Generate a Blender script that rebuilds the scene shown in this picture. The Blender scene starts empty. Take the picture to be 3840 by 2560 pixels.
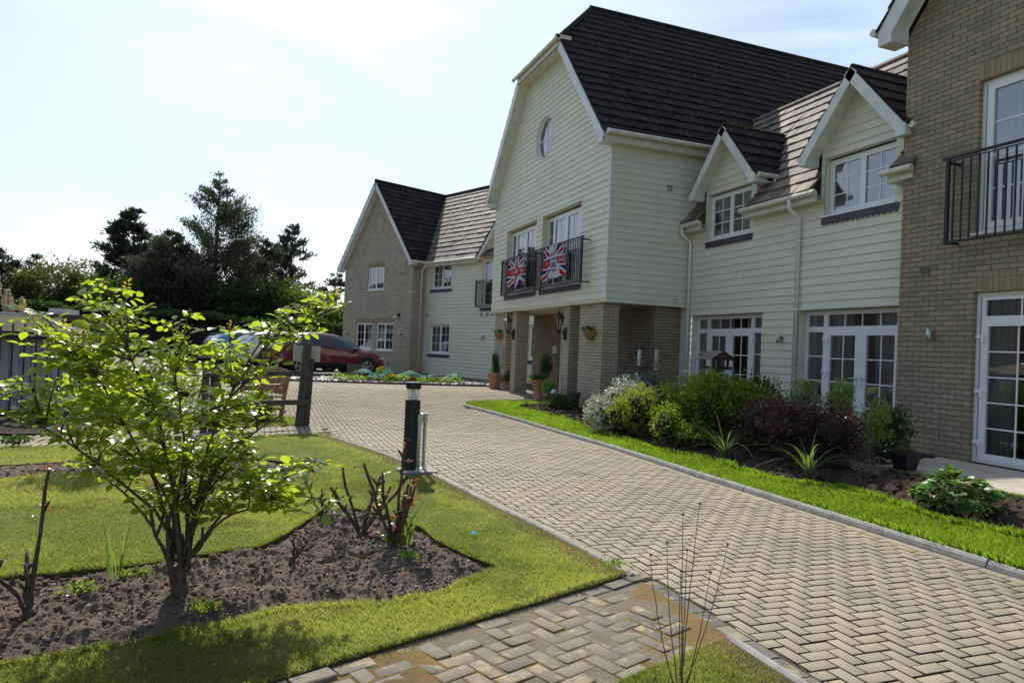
import bpy, bmesh, math, random
import numpy as np
from math import radians as rad, sin, cos, tan, pi, sqrt, atan2
from mathutils import Vector, Matrix
random.seed(7); RNG = np.random.default_rng(7)
sc = bpy.context.scene
COL = sc.collection

# ---------------------------------------------------------------- camera
EYE = 1.5
yaw, pitch, roll = rad(20.509), rad(0.624), rad(2.467)
fw = Vector((sin(yaw)*cos(pitch), cos(yaw)*cos(pitch), sin(pitch)))
r0 = Vector((cos(yaw), -sin(yaw), 0)); u0 = r0.cross(fw)
rr = r0*cos(roll)+u0*sin(roll); uu = -r0*sin(roll)+u0*cos(roll)
cam_d = bpy.data.cameras.new('camera'); cam = bpy.data.objects.new('camera', cam_d); COL.objects.link(cam)
Mx = Matrix((rr, uu, -fw)).transposed().to_4x4(); Mx.translation = Vector((0, 0, EYE))
cam.matrix_world = Mx
cam_d.lens = 24; cam_d.sensor_width = 36; cam_d.clip_start = 0.05; cam_d.clip_end = 3000
sc.camera = cam
# ---------------------------------------------------------------- light
SUN_AZ, SUN_EL = 3.5, 43.0        # azimuth measured from +Y towards +X
w = bpy.data.worlds.new('World'); sc.world = w; w.use_nodes = True
nt = w.node_tree; nt.nodes.clear()
out = nt.nodes.new('ShaderNodeOutputWorld'); bg = nt.nodes.new('ShaderNodeBackground')
sky = nt.nodes.new('ShaderNodeTexSky'); sky.sky_type = 'NISHITA'; sky.sun_disc = False
sky.sun_elevation = rad(SUN_EL); sky.sun_rotation = rad(SUN_AZ); sky.air_density = 1.0; sky.dust_density = 1.2; sky.ozone_density = 1.6
tc = nt.nodes.new('ShaderNodeTexCoord')
mp = nt.nodes.new('ShaderNodeMapping'); mp.inputs['Scale'].default_value = (1.1, 1.6, 4.0); mp.inputs['Rotation'].default_value = (0.1, 0.25, 0.5)
nz = nt.nodes.new('ShaderNodeTexNoise'); nz.inputs['Scale'].default_value = 2.2; nz.inputs['Detail'].default_value = 7; nz.inputs['Roughness'].default_value = 0.55; nz.inputs['Distortion'].default_value = 0.6
rp = nt.nodes.new('ShaderNodeValToRGB'); rp.color_ramp.elements[0].position = 0.38; rp.color_ramp.elements[1].position = 0.72
rp.color_ramp.elements[0].color = (0.22, 0.22, 0.22, 1); rp.color_ramp.elements[1].color = (0.85, 0.85, 0.85, 1)
mixc = nt.nodes.new('ShaderNodeMixRGB'); mixc.inputs[2].default_value = (6.1, 7.6, 9.2, 1)
nt.links.new(tc.outputs['Generated'], mp.inputs[0]); nt.links.new(mp.outputs[0], nz.inputs[0]); nt.links.new(nz.outputs[0], rp.inputs[0])
dotn = nt.nodes.new('ShaderNodeVectorMath'); dotn.operation = 'DOT_PRODUCT'; nrmn = nt.nodes.new('ShaderNodeVectorMath'); nrmn.operation = 'NORMALIZE'
nt.links.new(tc.outputs['Generated'], nrmn.inputs[0]); nt.links.new(nrmn.outputs[0], dotn.inputs[0]); dotn.inputs[1].default_value = (sin(rad(SUN_AZ))*cos(rad(SUN_EL)), cos(rad(SUN_AZ))*cos(rad(SUN_EL)), sin(rad(SUN_EL)))
hz_ = nt.nodes.new('ShaderNodeMapRange'); hz_.inputs[1].default_value = 0.0; hz_.inputs[2].default_value = 0.85; hz_.inputs[3].default_value = 0.12; hz_.inputs[4].default_value = 1.3; nt.links.new(dotn.outputs['Value'], hz_.inputs[0])
mulh = nt.nodes.new('ShaderNodeMath'); mulh.operation = 'MULTIPLY'; mulh.use_clamp = True; nt.links.new(rp.outputs[0], mulh.inputs[0]); nt.links.new(hz_.outputs[0], mulh.inputs[1])
nt.links.new(mulh.outputs[0], mixc.inputs[0]); nt.links.new(sky.outputs[0], mixc.inputs[1])
nt.links.new(mixc.outputs[0], bg.inputs[0]); nt.links.new(bg.outputs[0], out.inputs[0])
bg.inputs[1].default_value = 0.110
sd = bpy.data.lights.new('sun', 'SUN'); sd.energy = 4.2; sd.angle = rad(0.53); sd.color = (1.0, 0.94, 0.82)
so = bpy.data.objects.new('sun', sd); COL.objects.link(so)
S = Vector((sin(rad(SUN_AZ))*cos(rad(SUN_EL)), cos(rad(SUN_AZ))*cos(rad(SUN_EL)), sin(rad(SUN_EL))))
so.rotation_euler = S.to_track_quat('Z', 'Y').to_euler(); so.location = (0, 0, 30)
vs = sc.view_settings; vs.view_transform = 'Standard'; vs.look = 'None'; vs.exposure = 0.3; vs.gamma = 1
sc.render.engine = 'CYCLES'
sc.cycles.max_bounces = 8; sc.cycles.transparent_max_bounces = 16; sc.cycles.diffuse_bounces = 4; sc.cycles.glossy_bounces = 4

# ---------------------------------------------------------------- materials
def mat(name):
    m = bpy.data.materials.new(name); m.use_nodes = True
    t = m.node_tree; b = t.nodes['Principled BSDF']
    return m, t, b
def N(t, kind, **kw):
    n = t.nodes.new(kind)
    for k, v in kw.items():
        if k in n.inputs: n.inputs[k].default_value = v
        else: setattr(n, k, v)
    return n
def ramp(t, fac, stops):
    r = t.nodes.new('ShaderNodeValToRGB'); cr = r.color_ramp
    while len(cr.elements) < len(stops): cr.elements.new(0.5)
    for e, (p, c) in zip(cr.elements, stops): e.position = p; e.color = (*c, 1) if len(c) == 3 else c
    t.links.new(fac, r.inputs[0]); return r.outputs[0]
def mixrgb(t, f, a, b, mode='MIX'):
    n = t.nodes.new('ShaderNodeMixRGB'); n.blend_type = mode
    for i, v in enumerate((f, a, b)):
        if isinstance(v, (int, float)): n.inputs[i].default_value = v
        elif isinstance(v, tuple): n.inputs[i].default_value = (*v, 1) if len(v) == 3 else v
        else: t.links.new(v, n.inputs[i])
    return n.outputs[0]
def bump(t, b, h, strength=0.3, dist=0.01):
    n = t.nodes.new('ShaderNodeBump'); n.inputs['Strength'].default_value = strength; n.inputs['Distance'].default_value = dist
    t.links.new(h, n.inputs['Height']); t.links.new(n.outputs[0], b.inputs['Normal']); return n
def noise(t, scale, detail=4, rough=0.55, coord='Object', vec=None):
    if vec is None:
        c = t.nodes.new('ShaderNodeTexCoord'); vec = c.outputs[coord]
    n = N(t, 'ShaderNodeTexNoise', Scale=scale, Detail=detail, Roughness=rough); t.links.new(vec, n.inputs['Vector']); return n.outputs[0]
def plain(name, col, rough=0.6, metal=0.0, var=0.12, nscale=6, bumps=0.0, spec=0.5):
    m, t, b = mat(name)
    f = noise(t, nscale, 5)
    c = ramp(t, f, [(0.3, tuple(x*(1-var) for x in col)), (0.7, tuple(min(1, x*(1+var)) for x in col))])
    t.links.new(c, b.inputs['Base Color']); b.inputs['Roughness'].default_value = rough; b.inputs['Metallic'].default_value = metal
    b.inputs['Specular IOR Level'].default_value = spec
    if bumps: bump(t, b, noise(t, nscale*12, 4), bumps, 0.004)
    return m
def attr(t, name):
    a = t.nodes.new('ShaderNodeAttribute'); a.attribute_name = name; return a

def brick_mat(name, c1, c2, c3, mortar, soldier=False):
    m, t, b = mat(name)
    uv = t.nodes.new('ShaderNodeUVMap'); v = uv.outputs[0]
    if soldier:
        mpn = t.nodes.new('ShaderNodeMapping'); mpn.inputs['Rotation'].default_value = (0, 0, pi/2); t.links.new(v, mpn.inputs[0]); v = mpn.outputs[0]
    br = t.nodes.new('ShaderNodeTexBrick'); t.links.new(v, br.inputs['Vector'])
    br.inputs['Scale'].default_value = 1; br.inputs['Brick Width'].default_value = 0.225; br.inputs['Row Height'].default_value = 0.075
    br.inputs['Mortar Size'].default_value = 0.0072; br.inputs['Mortar Smooth'].default_value = 0.1; br.inputs['Bias'].default_value = 0.0
    if soldier: br.offset = 0.0; br.inputs['Brick Width'].default_value = 0.23
    br.inputs['Color1'].default_value = (0, 0, 0, 1); br.inputs['Color2'].default_value = (1, 1, 1, 1); br.inputs['Mortar'].default_value = (0.5, 0.5, 0.5, 1)
    tone = ramp(t, br.outputs['Color'], [(0.0, c1), (0.5, c2), (1.0, c3)])
    n1 = noise(t, 1.3, 4); n2 = noise(t, 60, 3)
    tone = mixrgb(t, 0.35, tone, ramp(t, n1, [(0.3, (0.62, 0.62, 0.62)), (0.7, (1.25, 1.25, 1.25))]), 'MULTIPLY')
    tone = mixrgb(t, 0.5, tone, ramp(t, n2, [(0.25, (0.72, 0.72, 0.72)), (0.75, (1.2, 1.2, 1.2))]), 'MULTIPLY')
    mo = mixrgb(t, 0.5, mortar, ramp(t, n2, [(0.3, (0.6, 0.6, 0.6)), (0.7, (1.2, 1.2, 1.2))]), 'MULTIPLY')
    c = mixrgb(t, br.outputs['Fac'], tone, mo); t.links.new(c, b.inputs['Base Color'])
    b.inputs['Roughness'].default_value = 0.9
    inv = N(t, 'ShaderNodeMath', operation='SUBTRACT'); inv.inputs[0].default_value = 1; t.links.new(br.outputs['Fac'], inv.inputs[1])
    ad = N(t, 'ShaderNodeMath', operation='MULTIPLY_ADD'); t.links.new(n2, ad.inputs[0]); ad.inputs[1].default_value = 0.35; t.links.new(inv.outputs[0], ad.inputs[2])
    bump(t, b, ad.outputs[0], 0.7, 0.006)
    return m
M = {}
M['brick'] = brick_mat('buff brick', (0.27, 0.21, 0.13), (0.33, 0.26, 0.16), (0.40, 0.29, 0.175), (0.13, 0.11, 0.085))
M['brick_light'] = brick_mat('pale buff brick', (0.40, 0.33, 0.23), (0.50, 0.41, 0.28), (0.55, 0.42, 0.30), (0.17, 0.145, 0.115))
M['soldier'] = brick_mat('soldier course brick', (0.26, 0.19, 0.10), (0.35, 0.25, 0.14), (0.42, 0.29, 0.16), (0.22, 0.18, 0.135), True)
def siding_mat():
    m, t, b = mat('painted cladding')
    c = t.nodes.new('ShaderNodeTexCoord')
    mpn = t.nodes.new('ShaderNodeMapping'); mpn.inputs['Scale'].default_value = (1, 1, 5); t.links.new(c.outputs['Object'], mpn.inputs[0])
    f = noise(t, 0.9, 5, 0.6, vec=mpn.outputs[0]); f2 = noise(t, 14, 4)
    col = ramp(t, f, [(0.3, (0.65, 0.635, 0.49)), (0.6, (0.74, 0.72, 0.56)), (0.8, (0.69, 0.68, 0.56))])
    col = mixrgb(t, 0.30, col, ramp(t, f2, [(0.3, (0.8, 0.8, 0.75)), (0.7, (1.08, 1.08, 1.08))]), 'MULTIPLY')
    # green-brown weathering washed down over the boards
    mp3 = t.nodes.new('ShaderNodeMapping'); mp3.inputs['Scale'].default_value = (5, 5, 0.5); t.links.new(c.outputs['Object'], mp3.inputs[0])
    f3 = noise(t, 1.0, 5, 0.65, vec=mp3.outputs[0])
    col = mixrgb(t, ramp(t, f3, [(0.56, (0, 0, 0)), (0.8, (0.35, 0.35, 0.35))]), col, (0.36, 0.35, 0.21))
    # board identity from height
    t.links.new(col, b.inputs['Base Color']); b.inputs['Roughness'].default_value = 0.55
    mp2 = t.nodes.new('ShaderNodeMapping'); mp2.inputs['Scale'].default_value = (3, 3, 60); t.links.new(c.outputs['Object'], mp2.inputs[0])
    bump(t, b, noise(t, 3, 4, vec=mp2.outputs[0]), 0.12, 0.004)
    return m
M['siding'] = siding_mat()
M['white'] = plain('white upvc', (0.80, 0.80, 0.80), 0.32, var=0.04)
M['white_old'] = plain('weathered white board', (0.68, 0.68, 0.66), 0.5, var=0.16, nscale=4)
M['cream'] = plain('cream gutter', (0.66, 0.62, 0.52), 0.4, var=0.16, nscale=7)
M['soffit'] = plain('cream soffit', (0.62, 0.55, 0.42), 0.6, var=0.1)
M['slate'] = plain('slate apron', (0.055, 0.05, 0.075), 0.55, var=0.2)
M['black'] = plain('black metal', (0.012, 0.013, 0.016), 0.55, var=0.2)
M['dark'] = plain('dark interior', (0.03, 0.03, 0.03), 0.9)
M['galv'] = plain('galvanised steel', (0.55, 0.57, 0.58), 0.42, 0.75, var=0.15, nscale=12)
M['curtain'] = plain('net curtain', (0.82, 0.84, 0.88), 0.9, var=0.04)
M['grille'] = plain('grille grey', (0.20, 0.19, 0.14), 0.7)
def tile_mat(name, base, warm, lichen, lamt):
    m, t, b = mat(name)
    uv = t.nodes.new('ShaderNodeUVMap')
    br = t.nodes.new('ShaderNodeTexBrick'); t.links.new(uv.outputs[0], br.inputs['Vector'])
    br.inputs['Scale'].default_value = 1; br.inputs['Brick Width'].default_value = 0.33; br.inputs['Row Height'].default_value = 0.345
    br.inputs['Mortar Size'].default_value = 0.006; br.inputs['Mortar Smooth'].default_value = 0.3
    br.inputs['Color1'].default_value = (0, 0, 0, 1); br.inputs['Color2'].default_value = (1, 1, 1, 1)
    f = noise(t, 1.6, 6, 0.65); f2 = noise(t, 19, 5, 0.7); f3 = noise(t, 7, 6, 0.75)
    c = ramp(t, f, [(0.3, base), (0.7, warm)])
    c = mixrgb(t, 0.75, c, ramp(t, br.outputs['Color'], [(0, (0.45, 0.45, 0.5)), (0.5, (0.95, 0.9, 0.88)), (1, (1.75, 1.5, 1.35))]), 'MULTIPLY')
    li = ramp(t, f2, [(lamt, (0, 0, 0)), (lamt+0.05, (1, 1, 1))])
    li2 = ramp(t, f3, [(0.45, (0.15, 0.15, 0.15)), (0.62, (1, 1, 1))])
    c = mixrgb(t, mixrgb(t, 1.0, li, li2, 'MULTIPLY'), c, lichen)
    c = mixrgb(t, br.outputs['Fac'], c, (0.01, 0.01, 0.01))
    t.links.new(c, b.inputs['Base Color']); b.inputs['Roughness'].default_value = 0.95; b.inputs['Specular IOR Level'].default_value = 0.22
    s = N(t, 'ShaderNodeMath', operation='MULTIPLY_ADD'); t.links.new(f3, s.inputs[0]); s.inputs[1].default_value = 1.2
    iv = N(t, 'ShaderNodeMath', operation='SUBTRACT'); iv.inputs[0].default_value = 1; t.links.new(br.outputs['Fac'], iv.inputs[1]); t.links.new(iv.outputs[0], s.inputs[2])
    bump(t, b, s.outputs[0], 0.8, 0.012)
    return m
M['tile'] = tile_mat('dark plain roof tile', (0.013, 0.010, 0.014), (0.036, 0.024, 0.024), (0.42, 0.40, 0.38), 0.60)
M['tile_low'] = tile_mat('lichened roof tile', (0.12, 0.10, 0.08), (0.21, 0.17, 0.135), (0.46, 0.43, 0.36), 0.60)
for _n in M['tile_low'].node_tree.nodes:
    if _n.type == 'BSDF_PRINCIPLED': _n.inputs['Roughness'].default_value = 0.72; _n.inputs['Specular IOR Level'].default_value = 0.35
def glass_mat():
    m = bpy.data.materials.new('window glass'); m.use_nodes = True; t = m.node_tree; t.nodes.clear()
    o = t.nodes.new('ShaderNodeOutputMaterial'); mx = t.nodes.new('ShaderNodeMixShader')
    tr = t.nodes.new('ShaderNodeBsdfTransparent'); tr.inputs[0].default_value = (0.90, 0.95, 0.94, 1)
    gl = t.nodes.new('ShaderNodeBsdfGlossy'); gl.inputs['Roughness'].default_value = 0.0; gl.inputs[0].default_value = (1, 1, 1, 1)
    fr = t.nodes.new('ShaderNodeFresnel'); fr.inputs[0].default_value = 2.8
    bn = t.nodes.new('ShaderNodeBump'); bn.inputs['Strength'].default_value = 0.05; bn.inputs['Distance'].default_value = 0.02
    c = t.nodes.new('ShaderNodeTexCoord'); nn = N(t, 'ShaderNodeTexNoise', Scale=1.3, Detail=2.0); t.links.new(c.outputs['Object'], nn.inputs['Vector'])
    t.links.new(nn.outputs[0], bn.inputs['Height']); t.links.new(bn.outputs[0], gl.inputs['Normal']); t.links.new(bn.outputs[0], fr.inputs['Normal'])
    t.links.new(fr.outputs[0], mx.inputs[0]); t.links.new(tr.outputs[0], mx.inputs[1]); t.links.new(gl.outputs[0], mx.inputs[2]); t.links.new(mx.outputs[0], o.inputs[0])
    return m
M['glass'] = glass_mat()
def clear_mat():
    m = bpy.data.materials.new('clear lens'); m.use_nodes = True; t = m.node_tree; t.nodes.clear()
    o = t.nodes.new('ShaderNodeOutputMaterial'); mx = t.nodes.new('ShaderNodeMixShader'); mx.inputs[0].default_value = 0.14
    tr = t.nodes.new('ShaderNodeBsdfTransparent'); gl = t.nodes.new('ShaderNodeBsdfGlossy'); gl.inputs['Roughness'].default_value = 0.08
    t.links.new(tr.outputs[0], mx.inputs[1]); t.links.new(gl.outputs[0], mx.inputs[2]); t.links.new(mx.outputs[0], o.inputs[0]); return m
M['clear'] = clear_mat()
def leaf_mat(name, c1, c2, trans, tf=0.5, rough=0.35, spec=0.5):
    m, t, b = mat(name)
    a = attr(t, 'rnd')
    col = ramp(t, a.outputs['Fac'], [(0.0, c1), (1.0, c2)])
    t.links.new(col, b.inputs['Base Color']); b.inputs['Roughness'].default_value = rough; b.inputs['Specular IOR Level'].default_value = spec
    tl = t.nodes.new('ShaderNodeBsdfTranslucent')
    k = mixrgb(t, 1.0, ramp(t, a.outputs['Fac'], [(0.0, tuple(x*0.7 for x in trans)), (1.0, trans)]), (1, 1, 1), 'MULTIPLY'); t.links.new(k, tl.inputs[0])
    mx = t.nodes.new('ShaderNodeMixShader'); mx.inputs[0].default_value = tf
    o = t.nodes['Material Output']; t.links.new(b.outputs[0], mx.inputs[1]); t.links.new(tl.outputs[0], mx.inputs[2]); t.links.new(mx.outputs[0], o.inputs[0])
    return m
M['rose'] = leaf_mat('rose leaf', (0.025, 0.070, 0.020), (0.12, 0.21, 0.02), (0.66, 0.84, 0.05), 0.52, 0.25, 0.6)
M['rose_red'] = leaf_mat('young red rose leaf', (0.16, 0.03, 0.015), (0.30, 0.09, 0.02), (0.55, 0.10, 0.03), 0.45, 0.3)
M['rose_yellow'] = leaf_mat('yellow rose shoot leaf', (0.25, 0.18, 0.02), (0.38, 0.30, 0.03), (0.70, 0.50, 0.04), 0.5, 0.35)
M['grass'] = leaf_mat('lawn grass blade', (0.045, 0.11, 0.012), (0.46, 0.40, 0.15), (0.58, 0.66, 0.11), 0.42, 0.5)
M['grass_dry'] = leaf_mat('dry lawn edge blade', (0.26, 0.18, 0.08), (0.48, 0.36, 0.19), (0.48, 0.36, 0.15), 0.3, 0.6)
M['grass_r'] = leaf_mat('lush grass blade', (0.05, 0.13, 0.012), (0.19, 0.28, 0.03), (0.44, 0.66, 0.04), 0.45, 0.45)
M['euph'] = leaf_mat('euphorbia bract', (0.16, 0.22, 0.02), (0.28, 0.32, 0.03), (0.50, 0.58, 0.04), 0.4, 0.5)
M['green'] = leaf_mat('bright shrub leaf', (0.025, 0.075, 0.010), (0.15, 0.26, 0.02), (0.44, 0.66, 0.03), 0.34, 0.35)
M['lime'] = leaf_mat('pale shoot leaf', (0.12, 0.22, 0.05), (0.22, 0.34, 0.08), (0.42, 0.62, 0.10), 0.42, 0.4)
M['dkgreen'] = leaf_mat('dark shrub leaf', (0.02, 0.05, 0.012), (0.05, 0.10, 0.02), (0.12, 0.25, 0.03), 0.3, 0.4)
M['sage'] = leaf_mat('grey green leaf', (0.08, 0.13, 0.09), (0.18, 0.25, 0.18), (0.16, 0.26, 0.12), 0.25, 0.55)
M['varieg'] = leaf_mat('white edged leaf', (0.28, 0.36, 0.24), (0.85, 0.86, 0.74), (0.5, 0.55, 0.36), 0.25, 0.4)
M['berberis'] = leaf_mat('dark red leaf', (0.030, 0.010, 0.014), (0.10, 0.020, 0.028), (0.24, 0.02, 0.03), 0.22, 0.3, 0.8)
M['pine'] = leaf_mat('pine needles', (0.028, 0.038, 0.026), (0.085, 0.095, 0.055), (0.11, 0.13, 0.05), 0.28, 0.6)
M['cypress'] = leaf_mat('cypress foliage', (0.018, 0.032, 0.026), (0.055, 0.078, 0.055), (0.08, 0.12, 0.05), 0.25, 0.6)
M['olive'] = leaf_mat('olive broadleaf', (0.035, 0.045, 0.012), (0.10, 0.115, 0.025), (0.22, 0.24, 0.04), 0.35, 0.5)
M['broad'] = leaf_mat('mid green broadleaf', (0.025, 0.05, 0.012), (0.07, 0.12, 0.02), (0.20, 0.32, 0.03), 0.35, 0.45)
M['bark'] = plain('bark', (0.085, 0.062, 0.045), 0.9, var=0.35, nscale=14, bumps=0.8)
M['cane'] = plain('rose cane', (0.085, 0.058, 0.040), 0.75, var=0.4, nscale=20, bumps=0.6)
M['stalk'] = plain('dry stalk', (0.16, 0.10, 0.06), 0.8, var=0.25, nscale=20)
M['oldwood'] = plain('weathered fence wood', (0.085, 0.072, 0.06), 0.85, var=0.45, nscale=18, bumps=0.9)
M['teak'] = plain('teak', (0.34, 0.17, 0.085), 0.6, var=0.2, nscale=9)
M['terra'] = plain('terracotta', (0.42, 0.20, 0.12), 0.8, var=0.15, nscale=8)
M['concrete'] = plain('concrete kerb', (0.33, 0.31, 0.28), 0.9, var=0.25, nscale=9, bumps=0.7)
M['slab'] = plain('patio slab', (0.50, 0.44, 0.36), 0.85, var=0.12, nscale=3, bumps=0.3)
def soil_mat(name, c1, c2, c3):
    m, t, b = mat(name)
    f = noise(t, 5, 7, 0.7); f2 = noise(t, 45, 6, 0.75)
    c = ramp(t, f, [(0.3, c1), (0.7, c2)])
    c = mixrgb(t, ramp(t, f2, [(0.56, (0, 0, 0)), (0.72, (1, 1, 1))]), c, c3)
    t.links.new(c, b.inputs['Base Color']); b.inputs['Roughness'].default_value = 1.0; b.inputs['Specular IOR Level'].default_value = 0.15
    bump(t, b, f2, 1.0, 0.02)
    return m
M['soil'] = soil_mat('dry garden soil', (0.145, 0.102, 0.08), (0.25, 0.185, 0.15), (0.46, 0.37, 0.31))
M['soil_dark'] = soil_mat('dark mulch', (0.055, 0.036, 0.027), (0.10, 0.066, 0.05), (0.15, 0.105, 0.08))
M['earth'] = soil_mat('sandy grit', (0.21, 0.175, 0.125), (0.30, 0.25, 0.18), (0.38, 0.32, 0.24))
def block_mat(name, lo, hi, moss, mossth):
    m, t, b = mat(name)
    a = attr(t, 'rnd'); f = noise(t, 1.1, 5, 0.6); f2 = noise(t, 120, 4, 0.7); f3 = noise(t, 7, 6, 0.7)
    c = ramp(t, a.outputs['Fac'], [(0.0, lo), (1.0, hi)])
    c = mixrgb(t, 0.55, c, ramp(t, f2, [(0.3, (0.62, 0.62, 0.62)), (0.7, (1.32, 1.32, 1.32))]), 'MULTIPLY')
    c = mixrgb(t, 0.7, c, ramp(t, f, [(0.3, (0.62, 0.62, 0.66)), (0.5, (1.0, 0.98, 0.95)), (0.7, (1.2, 1.14, 1.0))]), 'MULTIPLY')
    sp = noise(t, 210, 2, 0.5); c = mixrgb(t, ramp(t, sp, [(0.68, (0, 0, 0)), (0.74, (0.8, 0.8, 0.8))]), c, (0.62, 0.60, 0.55))
    c = mixrgb(t, ramp(t, f3, [(mossth, (0, 0, 0)), (mossth+0.1, (0.7, 0.7, 0.7))]), c, moss)
    t.links.new(c, b.inputs['Base Color']); b.inputs['Roughness'].default_value = 0.85
    bump(t, b, f2, 0.6, 0.003)
    return m
M['block'] = block_mat('buff paving block', (0.27, 0.225, 0.168), (0.35, 0.295, 0.22), (0.46, 0.37, 0.22), 0.62)
M['block_old'] = block_mat('weathered path block', (0.11, 0.105, 0.095), (0.25, 0.21, 0.16), (0.42, 0.32, 0.18), 0.52)
def joint_mat(name, c1, c2):
    m, t, b = mat(name); f = noise(t, 2.5, 6, 0.7)
    t.links.new(ramp(t, f, [(0.35, c1), (0.65, c2)]), b.inputs['Base Color']); b.inputs['Roughness'].default_value = 1
    bump(t, b, noise(t, 70, 4), 1, 0.01); return m
M['joint'] = joint_mat('joint sand', (0.045, 0.036, 0.022), (0.085, 0.072, 0.032))
M['joint_moss'] = joint_mat('mossy joint', (0.13, 0.085, 0.030), (0.23, 0.155, 0.05))
M['turf'] = joint_mat('lawn turf', (0.08, 0.11, 0.025), (0.17, 0.17, 0.05))
M['turf_r'] = joint_mat('lush turf', (0.06, 0.12, 0.015), (0.12, 0.19, 0.025))
M['field'] = joint_mat('far grass', (0.10, 0.14, 0.03), (0.17, 0.20, 0.05))

# ---------------------------------------------------------------- mesh helpers
class Fr:
    """wall frame: a along, b outward, c up -> world"""
    def __init__(s, ox, oy, tdeg=None, t=None, oz=0.0):
        if t is None: t = (cos(rad(tdeg)), sin(rad(tdeg)))
        s.o = np.array([ox, oy, oz], float); s.t = np.array([t[0], t[1], 0.0]); s.n = np.array([t[1], -t[0], 0.0])*-1
        s.n = np.array([-t[1], t[0], 0.0]); s.R = np.array([s.t, s.n, [0, 0, 1.0]])
    def w(s, P): return s.o + np.asarray(P, float) @ s.R
WORLD = Fr(0, 0, t=(1, 0))
FA = Fr(7.32, 0, t=(0, 1))      # entrance gable front (a = world y)
FC = Fr(9.5, 0, t=(0, 1))       # clad facade
FD = Fr(9.3, 0, t=(0, 1))       # brick wing on the right
FS = Fr(0, 13.66, t=(-1, 0))    # near side of the entrance block (a = -x)
TH = rad(22)
FL = Fr(7.25, 31.1, t=(-sin(TH), cos(TH)))   # far wing
FB = Fr(7.25-0.75*cos(TH), 31.1-0.75*sin(TH), t=(-sin(TH), cos(TH)))   # far brick gable front

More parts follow.
